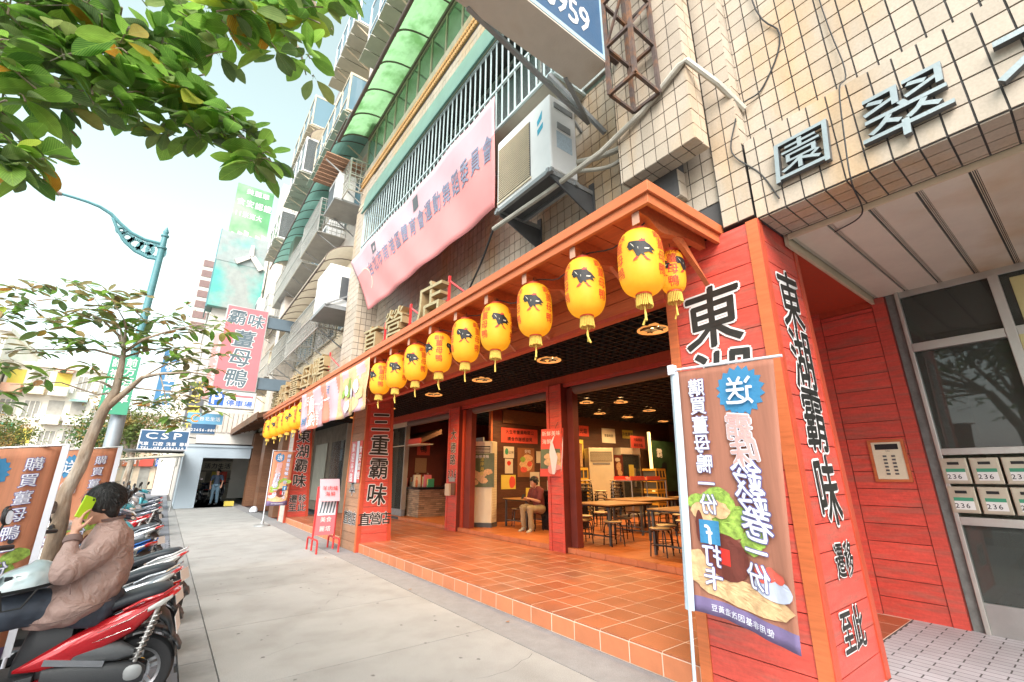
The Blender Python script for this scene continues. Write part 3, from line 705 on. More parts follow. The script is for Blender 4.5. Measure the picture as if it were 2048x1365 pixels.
# lobby soffit and lobby beam lettering
sfp = thing('panel_soffit', 'stained cream panelled soffit over the lobby entrance', 'ceiling', (4.8, 0, 3.4))
MB().box(3.74, XL+.1, -3, 1.20, 3.385, 3.45).build('backing', M_dgrout, sfp)
y = 1.19; k = 0
while y > -3:
    y1 = y-.265; MB().box(3.75, XL-.01, y1+.012, y-.03, 3.366, 3.384).build('panel', M_soff, sfp)
    m = MB()
    for d in (.002, .012, .022): m.box(3.75, XL-.01, y-d-.004, y-d, 3.370, 3.384)
    m.build('reed', M_soff, sfp); y = y1
MB().box(3.73, 3.749, -3, 1.19, 3.34, 3.384).build('edge_trim', M_cream, sfp)
MB().box(3.75, XL, 1.20, 1.226, 3.30, 3.40).build('edge_trim', M_cream, sfp)
def seal(ch, label, yc, zc, size):
    o = MB(); f = faceS((3.288, yc, zc)); vs, fs, W = GL[(ch, 0)]
    # raised letter: front face, plus walls along boundary edges
    ed = {}
    for q in fs:
        for i in range(len(q)):
            a, b = q[i], q[(i+1) % len(q)]; ed[(a, b)] = 1
    sh = .08
    T = [((x+sh*y)*size*1.15, y*size) for x, y in vs]
    o.tris(T, fs, f, .045); o.mat(1)
    for (a, b) in ed:
        if (b, a) not in ed:
            p0, p1 = T[a], T[b]; i = len(o.v); o.v += [f(*p0, .0), f(*p1, .0), f(*p1, .045), f(*p0, .045)]; o.face(i, i+1, i+2, i+3)
    return tag(o.build('raised_character', [M_silver, M_dgrey]), label, 'sign letter', 'silver characters on the lobby beam')
seal('園', 'silver raised character in a square outline, nearest the red pillar on the tiled beam', .85, 3.72, .36)
seal('翠', 'silver raised character with spreading feet in the middle of the tiled beam', .28, 3.67, .42)
seal('大', 'silver raised character cut by the right edge of the picture', -.33, 3.72, .42)
# ------------------------------------------------------------------ awning over the restaurant
AY0, AY1, AX, AZ = 1.56, 17.3, 2.37, 3.42
aw = thing('timber_awning', 'long orange-red timber awning with rafters running over the restaurant front', 'awning', (AX, 9, AZ))
rf = MB(); rf.hexa([(AX, AY0, AZ), (3.36, AY0, AZ+.0), (3.36, AY1, AZ), (AX, AY1, AZ), (AX, AY0, AZ+.035), (3.36, AY0, AZ+.07), (3.36, AY1, AZ+.07), (AX, AY1, AZ+.035)])
rf.build('roof', pm('roof_sheet', (.10, .09, .085), .7), aw)
MB().box(AX-.02, AX+.012, AY0-.02, AY1, AZ-.105, AZ+.03).build('fascia', M_orange, aw, bevel=.004)
MB().box(AX-.045, AX-.021, AY0-.045, AY1, AZ-.03, AZ+.055).build('fascia_moulding', M_orange, aw, bevel=.004)
MB().box(AX+.012, 3.33, AY0-.02, AY0+.012, AZ-.105, AZ+.03).build('gable_fascia', M_orange, aw, bevel=.004)
MB().box(AX-.02, 3.35, AY0-.045, AY0-.021, AZ-.03, AZ+.055).build('gable_moulding', M_orange, aw, bevel=.004)
y = AY0+.02; k = 0
while y < AY1-.2:   # soffit boards
    MB().box(AX+.014, 3.29, y, y+.192, AZ-.018, AZ-.004).build('soffit_board', M_orange, aw); y += .2
y = AY0+.12
while y < AY1:
    m = MB(); m.box(AX+.02, 3.28, y-.028, y+.028, AZ-.11, AZ-.019)
    m.hexa([(2.62, y-.028, AZ-.18), (2.70, y-.028, AZ-.18), (2.70, y+.028, AZ-.18), (2.62, y+.028, AZ-.18), (2.5, y-.028, AZ-.111), (3.0, y-.028, AZ-.111), (3.0, y+.028, AZ-.111), (2.5, y+.028, AZ-.111)])
    m.hexa([(3.18, y-.02, AZ-.36), (3.28, y-.02, AZ-.44), (3.28, y+.02, AZ-.44), (3.18, y+.02, AZ-.36), (2.82, y-.02, AZ-.111), (2.95, y-.02, AZ-.111), (2.95, y+.02, AZ-.111), (2.82, y+.02, AZ-.111)])
    m.build('rafter', M_orange, aw)
    MB().box(AX+.014, AX+.0195, y-.03, y+.03, AZ-.2, AZ-.106).build('rafter_end', pm('faded_end', (.55, .30, .20), .6), aw); y += .645
hb = thing('header_boarding', 'red horizontal boarding behind the lanterns, above the arcade opening', 'wall', (3.3, 6, 3.2))
MB().box(3.305, 3.36, 2.08, 16.6, 3.0, AZ).build('backing', M_dred, hb)
for z0, z1 in ((3.005, 3.13), (3.138, 3.26), (3.268, AZ-.02)):
    MB().box(3.290, 3.304, 2.09, 9.6, z0, z1).build('plank', M_orange, hb); MB().box(3.290, 3.304, 10.55, 16.55, z0, z1).build('plank', M_orange, hb)
MB().box(3.27, 3.37, 2.08, 16.6, 2.96, 3.0).build('bottom_trim', M_red2, hb)
# arcade ceiling: black open grid
gc = thing('grid_ceiling', 'black open-cell grid ceiling above the tiled arcade', 'ceiling', (4.6, 8, 3.38))
MB().box(3.36, XI+.2, 1.9, 17.2, 3.50, 3.54).build('slab', M_ceil, gc)
m = MB(); x = 3.42
while x < XI: m.box(x, x+.012, 2.02, 17.2, 3.345, 3.40); x += .15
y = 2.05
while y < 17.2: m.box(3.42, XI, y, y+.012, 3.345, 3.40); y += .15
m.build('grid_bar', pm('grid_black', (.022, .020, .018), .6), gc, kind='stuff')
# inner header, columns, shutters
ih = thing('inner_header', 'red beam and rolled shutter boxes above the shop openings', 'beam', (XI, 8, 3.2))
MB().box(XI-.02, XI+.06, 2.0, 17.2, 3.20, 3.345).build('beam_board', M_red2, ih)
MB().box(XI+.0, XI+.05, 2.0, 17.2, 3.13, 3.195).build('beam_board', M_red, ih)
m = MB()
for y0, y1 in ((2.05, 6.05), (6.5, 9.8), (10.55, 13.6)): MB().lathe([(.10, 0), (.10, y1-y0)], (XI+.16, y0, 3.08), 16, M=Matrix.Rotation(-math.pi/2, 3, 'X')).build('shutter_roll', M_shut, ih, smooth=True)
def column(lab, y0, y1, x0=XI-.07, x1=XI+.17, txt=None):
    c = thing('red_column', lab, 'column', (x0, y0, ZP))
    MB().box(x0+.01, x1-.01, y0+.01, y1-.01, ZP, 3.195).build('core', M_dred, c)
    for a, b in ((y0, y0+.055), (y1-.075, y1)): MB().box(x0-.012, x0+.0095, a, b, ZP, 3.195).build('corner_board', M_red, c)
    z = ZP
    while z < 3.18: MB().box(x0, x0+.0095, y0+.06, y1-.08, z, min(z+.16, 3.195)-.006).build('plank', M_red, c); z += .16
    MB().box(x0, x1, y0, y0+.0095, ZP, 3.195).build('side_board', M_dred, c)
    return c, faceS((x0-.002, (y0+y1)/2-.01, 0))
ca, fa = column('pink-red column between the two open bays, with a food poster hung on it', 6.18, 6.60)
cb, fb = column('pink-red column carrying the house number 236 beside the counter', 10.02, 10.56)
m = MB()
for ch, z in zip('大德路', (2.50, 2.16, 1.86)): outlined(m, ch, .0, z, .28, fb, jit=.06)
outlined(m, '236', 0, 1.50, .27, fb, sx=.95); m.build('lettering', [M_lblack, M_lwhite], cb)
# narrow dark jambs beside the columns
jb = thing('door_jamb', 'dark brown folding door jamb beside the house number column', 'door frame', (XI+.1, 9.8, ZP))
MB().box(XI+.06, XI+.2, 9.62, 10.0, ZI, 3.1).build('jamb_board', M_dred, jb); MB().box(XI+.02, XI+.058, 9.9, 10.0, ZI, 3.1).build('jamb_board', M_red2, jb)
jb = thing('door_jamb', 'dark brown jamb on the near side of the poster column', 'door frame', (XI+.1, 6.1, ZP))
MB().box(XI+.06, XI+.2, 6.0, 6.16, ZI, 3.1).build('jamb_board', M_dred, jb)
# small notices and switch boxes on the 236 column
nb = thing('notice_box', 'small cream notice and meter box fixed on the house number column', 'box', (XI-.1, 10.3, 1.2))
MB().box(XI-.14, XI-.086, 10.30, 10.52, .98, 1.27).build('panel', M_paper, nb, bevel=.004); MB().box(XI-.12, XI-.086, 10.06, 10.24, 1.0, 1.28).build('case', M_brownd, nb)
MB().box(XI-.1, XI-.086, 10.1, 10.4, 1.32, 1.42).build('plate', M_steel, nb)
# ------------------------------------------------------------------ lanterns
def lantern_mesh(w_, h_):
    prof = []; n = 34
    for i in range(n*2+1):
        t = i/(n*2); u = -1+2*t; r_ = (1-abs(u)**3.4)**.5*(w_/2-.055)+.055 if abs(u) < 1 else .055
        r_ = min(r_, w_/2)*(1 if i % 2 else .986); prof.append((r_, u*h_/2))
    return prof
bird = [(-.62, .62), (-.44, .50), (-.50, .30), (-.34, .22), (-.20, .34), (-.02, .40), (.12, .50), (.34, .50), (.44, .36), (.62, .22), (.92, -.18), (.70, -.16), (.80, -.40), (.50, -.28), (.22, -.34), (.30, -.52), (.16, -.50), (.06, -.38), (-.08, -.54), (-.20, -.50), (-.08, -.30), (-.30, -.16), (-.36, .02), (-.58, -.02), (-.70, .10), (-.58, .14), (-.78, .26), (-.62, .28), (-.72, .44)]
feet = [[(-.22, -.50), (-.08, -.56), (-.18, -.70), (-.46, -.80), (-.40, -.66)], [(.16, -.52), (.32, -.54), (.40, -.68), (.62, -.86), (.36, -.80)]]
comb = [(.02, .48), (.00, .62), (.10, .58), (.16, .72), (.24, .60), (.34, .66), (.36, .50)]
def lantern(label, x, y, zc, w_=.335, h_=.49, rot=0., parts=True):
    """rot: angle of the bird emblem relative to the direction towards the viewer; the characters sit a third of a turn either side"""
    L = thing('paper_lantern', label, 'lantern', (x, y, zc), 'yellow lanterns hung under the awning')
    MB().lathe(lantern_mesh(w_, h_), (x, y, zc), 32, cap=False).build('shade', M_lant, L, smooth=True)
    m = MB(); m.lathe([(.062, h_/2-.01), (.066, h_/2+.022), (.058, h_/2+.024)], (x, y, zc), 20); m.build('cap', M_lantr, L, smooth=True)
    m = MB(); m.lathe([(.058, -h_/2-.012), (.055, -h_/2+.006)], (x, y, zc), 20); m.build('cap', M_lantr, L, smooth=True)
    m = MB(); nn = 26
    for k in range(nn):
        t = 2*math.pi*k/nn; r0 = .050; r1 = .056+R.uniform(-.003, .003); c, s_ = math.cos(t), math.sin(t)
        m.bar((x+r0*c, y+r0*s_, zc-h_/2-.01), (x+r1*c, y+r1*s_, zc-h_/2-.095+R.uniform(-.006, .004)), .010, .004)
    m.build('fringe', M_lantg, L)
    m = MB(); a = R.uniform(-.03, .03); m.tube([(x, y, zc-h_/2-.09), (x+a*.4, y+a*.3, zc-h_/2-.15), (x+a, y+a, zc-h_/2-.21)], [.004, .006, .009], 6)
    m.tube([(x, y, zc-h_/2-.09), (x-a*.3, y+a*.2, zc-h_/2-.16), (x+a*.3, y-a, zc-h_/2-.23)], [.004, .006, .008], 6); m.build('tassel', M_lantg, L)
    MB().tube([(x, y, zc+h_/2+.02), (x+.008, y, zc+h_/2+.05), (x, y, AZ-.1)], .0025, 5).build('hook', M_wire, L)
    th0 = math.atan2(-y, -x)
    def fm(phi, R0=w_/2):
        def f(u, v, h=0):
            un = max(-1, min(1, v/(h_/2))); r_ = min((1-abs(un)**3.4)**.5*(R0-.055)+.055, R0)+.0015+h
            t = th0+phi+u/R0; return V((x+r_*math.cos(t), y+r_*math.sin(t), zc+v))
        return f
    for k in range(3):
        ph = rot+k*2*math.pi/3
        f = fm(ph); mb = MB(); s_ = .115 if k == 0 else .105
        mb.flat([(a*s_, b*s_+.03) for a, b in bird], f, .002, .03)
        mb.mat(1)
        for q in feet: mb.flat([(a*s_, b*s_+.03) for a, b in q], f, .002, .03)
        mb.flat([(a*s_, b*s_+.03) for a, b in comb], f, .003, .03)
        mb.mat(2); mb.flat([(-.12*s_, .12*s_+.03), (-.09*s_, -.06*s_+.03), (-.07*s_, .12*s_+.03)], f, .0035, .03)
        mb.flat([(.30*s_, .02*s_+.03), (.26*s_, -.06*s_+.03), (.50*s_, -.10*s_+.03), (.60*s_, -.02*s_+.03), (.48*s_, -.05*s_+.03)], f, .0035, .03); mb.flat([(-.56*s_, .52*s_+.03), (-.44*s_, .30*s_+.03), (-.30*s_, .12*s_+.03), (-.38*s_, .30*s_+.03)], f, .0035, .03)
        mb.build('bird_emblem', [M_black, M_comb, M_paper], L)
        g = fm(ph+math.pi/3); mb = MB()
        mb.text('霸味', 0, .155, .066, g, h=.002, ml=.02); mb.text('薑母鴨', 0, -.015, .092, g, h=.002, vert=True, ml=.025); mb.build('lettering', M_lred, L)
    L.rotation_euler = (R.uniform(-.03, .03), R.uniform(-.03, .03), 0)
    return L
LX = 2.5
ys = [1.75, 2.31, 2.96, 3.59, 4.20, 4.85, 5.52, 6.18, 6.83]
rots = [0., -.10, -.12, .25, -.15, -1.05, -.4, -.25, -1.0]
names = ['largest yellow lantern at the near awning corner, black bird facing front', 'second yellow lantern from the awning corner, black bird facing front', 'third yellow lantern from the awning corner, bird emblem centred', 'fourth yellow lantern from the corner, bird on its left and red characters on its right', 'fifth yellow lantern from the corner, bird near its middle', 'sixth yellow lantern from the corner, showing red characters for ginger duck', 'seventh yellow lantern from the corner, bird turned to the right', 'eighth yellow lantern from the corner, bird turned right, close to the cloth banner', 'ninth yellow lantern, half hidden behind the food banner']
for y, r_, nm in zip(ys, rots, names): lantern(nm, LX, y, 2.975-.0, .33, .50, r_)
lantern('small yellow lantern hung against the red pillar, right of the largest lantern', 2.98, 1.80, 3.06, .20, .34, -1.0)
fy = [11.9, 12.75, 13.6, 14.5, 15.5, 16.6]
fn = ['nearest', 'second', 'third', 'fourth', 'fifth', 'farthest']
for i, y in enumerate(fy): lantern(f'{fn[i]} lantern of the far group beyond the food banner', LX-.02, y, 2.93, .36, .60, [-.2, -1.1, -.1, .2, -.3, 0][i])

pts = []
for i in range(24):
    y = 1.7+i*.64; pts += [(2.52, y, AZ-.13), (2.54, y+.32, AZ-.19-.03*(i % 3))]
tag(MB().tube(sm(pts, 4), .006, 5).build('cable', M_wire), 'thin black lamp wire looping from lantern to lantern under the awning', 'cable')
# ------------------------------------------------------------------ the apartment block
XF = 3.35
bl = thing('apartment_building', 'tall cream tiled apartment block whose caged balconies and awnings rise over the restaurant', 'building', (4, 6, 3.4))
def wall(*b, m=M_dgrout, n='wall'): return MB().box(*b).build(n, m, bl)
TL = Pieces('tile')
TW, TH = .125, .15
def twall(axis, at, a0, a1, z0, z1, holes=()): grid(TL, axis, at, a0, a1, z0, z1, TW, TH, gap=.0105, th=.009, holes=holes)
e = .009
# lobby beam (proud), its underside and the wall over it
wall(3.30+e, 3.74, -3, 1.235, 3.39, 4.10); twall('x', 3.30+e, -.6, 1.235, 3.39, 4.10)
grid(TL, 'zd', 3.389, 3.31, 3.72, -.6, 1.22, .125, .125, gap=.0105, th=.008)
wall(3.45+e, 3.75, -3, 1.255, 4.10, 19); twall('x', 3.45+e, -.4, 1.25, 4.10, 9.0)
wall(3.30+e, 3.74, 1.245+e, 1.50, 3.43, 19, n='wall'); twall('x', 3.30+e, 1.245, 1.50, 3.43, 9); twall('y', 1.245+e, 3.30, 3.45, 4.10, 9)
# wall above the awning
wall(XF+e, 3.75, 1.50, 10.2, 3.43, 6.02); twall('x', XF+e, 1.50, 10.0, 3.72, 6.02)
wall(XF+e, 3.75, 1.50, 2.45, 6.02, 19); twall('x', XF+e, 1.50, 2.45, 6.02, 9.2)
# pilaster A with its underside, and the stub behind
wall(3.0+e, 3.22, 1.465+e, 2.24, 4.16+e, 19); twall('x', 3.0+e, 1.465, 2.24, 4.16, 9.0); twall('y', 1.465+e, 3.0, 3.22, 4.16, 9.0)
grid(TL, 'zd', 4.16+.008, 3.0, 3.22, 1.465, 2.24, .11, .125, gap=.0105, th=.008)
wall(3.22, XF, 1.78+e, 2.24, 3.88+e, 19); twall('y', 1.78+e, 3.22, 3.35, 3.88, 4.16); grid(TL, 'zd', 3.888, 3.22, 3.35, 1.78, 2.24, .065, .125, gap=.0105, th=.008)
# pilaster C between the bays
wall(2.86+e, 3.5, 9.78+e, 10.62, 3.92+e, 8.15); twall('x', 2.86+e, 9.78, 10.62, 3.92, 8.1); twall('y', 9.78+e, 2.86, 3.35, 3.92, 8.1)
wall(2.90, 3.3, 9.82, 10.58, 3.90, 3.92+e, m=M_dgrout, n='wall')
# floor slab band / parapet of the second upper storey, with its two ribbed mouldings
PX = 3.0
wall(PX+e, 3.6, 2.24, 11.0, 8.15, 9.62, n='parapet'); twall('x', PX+e, 2.24, 11.0, 8.55, 9.62, holes=((2, 10, 9.06, 9.32),))
wall(PX-.01, PX+e, 2.24, 11.0, 8.15, 8.52, m=M_cream, n='plaster_band')
m_ = pm('ribbed_moulding', (.55, .33, .13), .5, var=.1, wood=(1, 9, 1), vs=3)
for z in (9.07, 9.22):
    wall(PX-.03, PX+e, 2.24, 11.0, z, z+.1, m=m_, n='moulding')
mr_ = MB(); y = 2.26
while y < 10.98: mr_.box(PX-.042, PX-.031, y, y+.035, 9.08, 9.16); mr_.box(PX-.042, PX-.031, y, y+.035, 9.23, 9.31); y += .07
mr_.build('moulding_rib', m_, bl, kind='stuff')
# storeys above: plain walls
wall(3.3, 3.6, 2.24, 11.0, 9.62, 10.0, m=M_tilew, n='sill_wall')
wall(3.5, 3.9, 2.24, 9.78, 10.0, 19, m=M_tilew, n='upper_wall')
wall(3.5, 14, -6, 40, 19, 19.4, m=M_conc2, n='roof'); wall(13.8, 14, -6, 40, 3.4, 19, m=M_tilew, n='rear_wall')
wall(3.76, 14, -6.2, -6, 0, 19, m=M_tilew, n='end_wall'); wall(3.35, 3.75, -6, -3, 0, 19, m=M_tilew, n='upper_wall')
wall(3.8, 14, -6, 40, 3.56, 3.8, m=M_conc2, n='floor_slab')
# windows of the first upper storey behind the long cage
def window(x, y0, y1, z0, z1, n=4, glass=M_glass, frame=M_alu, back=True, cur=M_cream):
    f = MB(); t = .04
    f.box(x, x+.05, y0, y1, z0, z0+t); f.box(x, x+.05, y0, y1, z1-t, z1)
    for k in range(n+1):
        y = y0+(y1-y0-t)*k/n; f.box(x-.001, x+.051, y, y+t, z0+t, z1-t)
    w_ = f.build('window', frame, bl)
    for k in range(n):
        a = y0+(y1-y0-t)*k/n+t; b = y0+(y1-y0-t)*(k+1)/n
        MB().box(x+.02, x+.026, a, b, z0+t, z1-t).build('pane', glass, w_)
    if back:
        MB().box(x+.25, x+.3, y0, y1, z0, z1).build('curtain', cur, w_)
    return w_
wall(3.62, 3.75, 2.45, 9.8, 6.02, 8.2, m=M_cream, n='inner_wall')
window(3.30, 2.5, 9.7, 6.06, 7.9, 12, M_glass, M_alu, True, pm('curtain_sage', (.56, .60, .48), .8, var=.2, wood=(1, 12, .3), vs=2))
# long cage with pale green awning
def cage(y0, y1, x, z0, z1, mat=M_alu, step=.145, depth=None, mid=(.5,), floor=True, single=True, xb=XF, mesh=False, lab=None):
    fr_ = MB(); r = .016
    for z in [z0, z1]+[lerp(z0, z1, t) for t in mid]: fr_.box(x-r, x+r, y0, y1, z-r, z+r)
    for y in (y0, y1):
        fr_.box(x-r, x+r, y-r, y+r, z0+r, z1-r)
        for z in [z0, z1]+[lerp(z0, z1, t) for t in mid]: fr_.box(x+r, xb, y-r, y+r, z-r, z+r)
    g_ = fr_.build('window_grille', mat, bl)
    y = y0+step; bars = []
    while y < y1-step*.4: bars.append(y); y += step
    s_ = MB()
    for y in bars:
        t = MB() if single else s_
        t.box(x-.008, x+.008, y-.008, y+.008, z0+r, z1-r)
        if single: t.build('bar', mat, g_)
    if not single: s_.build('bar', mat, g_, kind='stuff')
    s2 = MB(); xx = x+.14
    while xx < xb:
        for y in (y0, y1): s2.box(xx-.007, xx+.007, y-.007, y+.007, z0+r, z1-r)
        xx += .14
    if mesh:
        z = z0+.14
        while z < z1-.05: s2.box(x-.006, x+.006, y0+r, y1-r, z-.006, z+.006); s2.box(x+r, xb, y0-.006, y0+.006, z-.006, z+.006); z += .14
    s2.build('side_bar', mat, g_, kind='stuff')
    if floor:
        MB().box(x+.02, xb, y0+.02, y1-.02, z0-.02, z0+.01).build('floor_tray', M_olive if not mesh else M_grey, g_)
    for k in range(int((y1-y0)/1.5)+1):
        y = min(y0+.1+k*1.5, y1-.1); MB().bar((x+.02, y, z0-.02), (xb, y, z0-.5), .03).build('strut', M_grey, g_)
    return g_
cage(2.92, 9.7, 2.80, 6.02, 7.62, pm('cage_green_white', (.55, .66, .66), .4, metal=.2), .145, mid=(.43,))
def barrel(y0, y1, x_out, z_out, x_in, z_in, mat, rib, n=7, bulge=.28, name='awning', ribw=.045):
    """curved translucent awning between an outer low edge and an inner high edge, ribs in between"""
    def pt(t, y, o=0):
        a = t*math.pi/2; X = x_in+(x_out-x_in)*math.sin(a)**1.0; Z = z_out+(z_in-z_out)*math.cos(a)
        nx, nz = math.sin(a)*(1 if x_out > x_in else -1), math.cos(a); return V((X+nx*o, y, Z+nz*o))
    K = 10; root = None
    for s in range(n):
        a, b = lerp(y0, y1, s/n), lerp(y0, y1, (s+1)/n); m = MB()
        for k in range(K): m.quad(pt(k/K, a), pt(k/K, b), pt((k+1)/K, b), pt((k+1)/K, a))
        o = m.build(name if root is None else 'sheet', mat, bl if root is None else root, smooth=True)
        if root is None: root = o
    for s in range(n+1):
        y = lerp(y0, y1, s/n); m = MB()
        for k in range(K): m.bar(pt(k/K, y, -.012), pt((k+1)/K, y, -.012), ribw*.7, .02, up=(0, 1, 0))
        m.build('rib', rib, root)
    m = MB(); m.box(x_out-.02, x_out+.02, y0-.02, y1+.02, z_out-.03, z_out+.01); m.build('edge_rail', rib, root)
    return root
barrel(2.92, 9.75, 2.74, 7.66, 3.02, 8.52, M_paleaw, pm('green_rib', (.12, .25, .2), .5), n=11, ribw=.02)
# second upper storey: window band and bright green awning
window(3.05, 2.3, 11.0, 9.66, 10.82, 13, pm('green_window', (.30, .50, .34), .2, var=.15) and glassmat('green_glass', (.42, .62, .42), .5), pm('tan_frame', (.42, .36, .26), .45), True, M_cream)
barrel(2.3, 11.0, 2.25, 10.42, 3.06, 10.95, M_greenaw, M_brownrib, n=9, ribw=.07)
m = MB(); m.box(3.02, 3.10, 2.3, 11.0, 10.84, 10.95); m.build('head_rail', M_brownrib, bl)
m = MB(); m.tube([(2.22, 2.3, 10.40), (2.22, 11.0, 10.40)], .035); m.build('gutter', M_brownrib, bl)
# third upper storey: projecting blue glazed box, beige mouldings
def glazed_box(y0, y1, x, z0, z1, mat, glass=M_bglass, n=4, under=M_olive, lab='bay'):
    t = .05; f = MB()
    f.box(x, 3.5, y0, y1, z0-.06, z0); f.box(x, 3.5, y0, y1, z1, z1+.08)
    for k in range(n+1):
        y = lerp(y0, y1-t, k/n); f.box(x, x+t, y, y+t, z0, z1)
    f.box(x+.002, x+t-.002, y0+t, y1-t, lerp(z0, z1, .35), lerp(z0, z1, .35)+t)
    b_ = f.build('bay_window', mat, bl)
    for k in range(n):
        a = lerp(y0, y1-t, k/n)+t; bb = lerp(y0, y1-t, (k+1)/n); MB().box(x+.02, x+.026, a, bb, z0, z1).build('pane', glass, b_)
    MB().box(x+t, 3.5, y0+.012, y0+.018, z0, z1).build('pane', glass, b_)
    MB().box(x+t, 3.5, y1-.018, y1-.012, z0, z1).build('pane', glass, b_)
    # corrugated tray underneath with brackets
    m = MB(); yy = y0
    while yy < y1-.05: m.box(x-.08, 3.5, yy+.01, yy+.48, z0-.13, z0-.10); yy += .5
    m.build('under_tray', under, b_, kind='stuff')
    yy = y0+.1
    while yy < y1:
        MB().bar((x, yy, z0-.15), (3.5, yy, z0-.75), .035).build('bracket', M_cream, b_); yy += 1.0
    return b_
glazed_box(6.6, 9.7, 2.35, 12.6, 14.1, M_white, M_bglass, 4)
glazed_box(3.4, 6.2, 2.45, 12.7, 14.2, M_white, M_bglass, 4)
wall(2.9, 3.5, 2.24, 9.78, 15.0, 15.6, m=M_cream, n='moulding'); wall(2.86, 3.5, 10.3, 11.1, 11.0, 19, m=M_tilew, n='upper_wall')
glazed_box(10.9, 13.7, 2.30, 14.95, 16.4, M_white, M_bglass, 4)
glazed_box(11.4, 15.5, 2.40, 12.0, 13.3, M_cream, M_bglass, 5)
# second bay (Y 10.6 .. 19)
wall(3.5, 3.9, 10.62, 40, 3.4, 19, m=M_cream, n='upper_wall')
wall(3.3, 3.5, 10.62, 19.5, 3.4, 5.0, m=M_dgrout); twall('x', 3.3, 10.7, 19.2, 3.6, 5.0)
wall(3.3, 3.5, 10.62, 40, 8.0, 9.2, m=M_tilew, n='parapet'); wall(3.3, 3.5, 10.62, 40, 11.2, 12.4, m=M_tilew, n='parapet'); wall(3.3, 3.5, 10.62, 40, 14.4, 15.6, m=M_tilew, n='parapet')
for z0 in (5.6, 9.25, 12.5, 15.8):
    for k in range(6): window(3.40, 10.9+k*2.8, 13.3+k*2.8, z0, z0+1.6, 3, M_glass if k % 2 else M_bglass)
cage(12.15, 16.4, 2.60, 5.32, 6.40, M_alu, .14, mid=(.5,), single=False, mesh=True, floor=False, xb=3.35)
cage(16.6, 19.6, 2.60, 5.32, 6.40, M_alu, .14, mid=(.5,), single=False, mesh=True, floor=False, xb=3.35)
m = MB(); 
for k in range(30): m.bar((2.6, 12.2+k*.25, 5.32), (3.35, 12.2+k*.25, 5.32), .014)
m.build('grille_floor', M_alu, bl, kind='stuff')
barrel(11.3, 19.5, 2.35, 6.9, 3.3, 7.55, M_cloth, M_brownrib, n=9, ribw=.03, bulge=.3)
cage(13.3, 15.6, 2.45, 8.75, 9.95, M_alu, .13, mid=(.5,), single=False, mesh=True, floor=True)
cage(15.8, 21.5, 2.55, 8.75, 9.95, M_alu, .14, mid=(.5,), single=False, mesh=True, floor=True)
cage(10.8, 13.0, 2.6, 8.9, 9.9, M_alu, .14, mid=(.5,), single=False, mesh=True, floor=False)
barrel(10.7, 22.5, 2.3, 11.0, 3.3, 11.7, pm('teal_awning', (.22, .42, .36), .4, trans=.3, var=.1), M_brownrib, n=15, ribw=.03)
barrel(15.9, 19.2, 2.2, 14.1, 3.3, 14.8, M_cloth, M_brownrib, n=4, ribw=.03)
glazed_box(16.0, 18.6, 2.10, 12.6, 14.0, M_white, M_glass, 3)
glazed_box(22, 25, 2.3, 12.6, 14.0, M_white, M_glass, 3)
glazed_box(17, 21, 2.3, 15.6, 17.0, M_cream, M_bglass, 4)
cage(23, 27, 2.5, 8.75, 9.95, M_alu, .2, mid=(.5,), single=False, mesh=False)
cage(20.5, 26, 2.6, 5.4, 6.5, M_alu, .2, mid=(.5,), single=False, mesh=False)
for y in (19.6, 27.5):
    MB().box(2.75, 3.5, y, y+.9, 3.6, 19).build('pier', M_tilew, bl)
TL.make(bl, M_tile, lim=300)
# ground storey of the second bay: glass doors and folding gate behind the arcade
gb = thing('glass_storefront', 'grey glass doors with a folding lattice gate between the second and third red pillars', 'shop front', (XI, 14.5, ZP))
MB().box(XI+.1, XI+.2, 13.65, 17.3, ZP, .45).build('plinth', M_conc2, gb); MB().box(XI+.1, XI+.2, 13.65, 17.3, 3.0, 3.4).build('lintel', M_cream, gb)
for y in (13.65, 15.0, 16.2, 17.2): MB().box(XI+.08, XI+.22, y, y+.07, .45, 3.0).build('mullion', M_alu, gb)
for a, b in ((13.72, 15.0), (15.07, 16.2), (16.27, 17.2)): MB().box(XI+.14, XI+.15, a, b, .45, 3.0).build('pane', M_dglass, gb)
m = MB()
for k in range(14): m.box(XI+.02, XI+.05, 14.6+k*.07, 14.6+k*.07+.025, ZP, 2.9)
m.build('folding_gate', M_cream, gb, kind='stuff')
MB().box(4.0, 4.06, 17.2, 17.3, ZP, 3.4).build('end_post', M_tilew, gb)
MB().box(5.2, 5.92, 17.22, 17.3, ZP, 3.4).build('end_panel', M_olive, gb)
# brown timber arcade farther along
for i, (y, lab) in enumerate(((18.6, 'brown timber pillar beyond the last red pillar'), (22.4, 'brown timber pillar with a white helmet at its foot'), (26.0, 'farthest brown timber pillar beside the grey gateway'))):
    p_ = thing('timber_pillar', lab, 'pillar', (3.3, y, 0)); MB().box(3.31, 3.98, y+.011, y+.8, 0, 3.5).build('core', M_dred, p_)
    z = .02
    while z < 3.5: MB().box(3.30, 3.99, y, y+.81, z, min(z+.235, 3.5)).build('board', M_brownd, p_); z += .24
ob = thing('brown_canopy', 'brown timber canopy over the far arcade, beyond the lantern awning', 'awning', (3, 22, 3.5))
m = MB(); m.hexa([(2.3, 18.2, 3.45), (3.5, 18.2, 3.8), (3.5, 28, 3.8), (2.3, 28, 3.45), (2.3, 18.2, 3.62), (3.5, 18.2, 4.0), (3.5, 28, 4.0), (2.3, 28, 3.62)]); m.build('roof', M_brownd, ob)
for k in range(10): MB().bar((2.35, 18.7+k, 3.42), (3.4, 18.7+k, 3.74), .07, .1).build('rafter', M_brownd, ob)
MB().box(2.26, 2.30, 18.2, 28, 3.40, 3.66).build('fascia', M_brownd, ob)
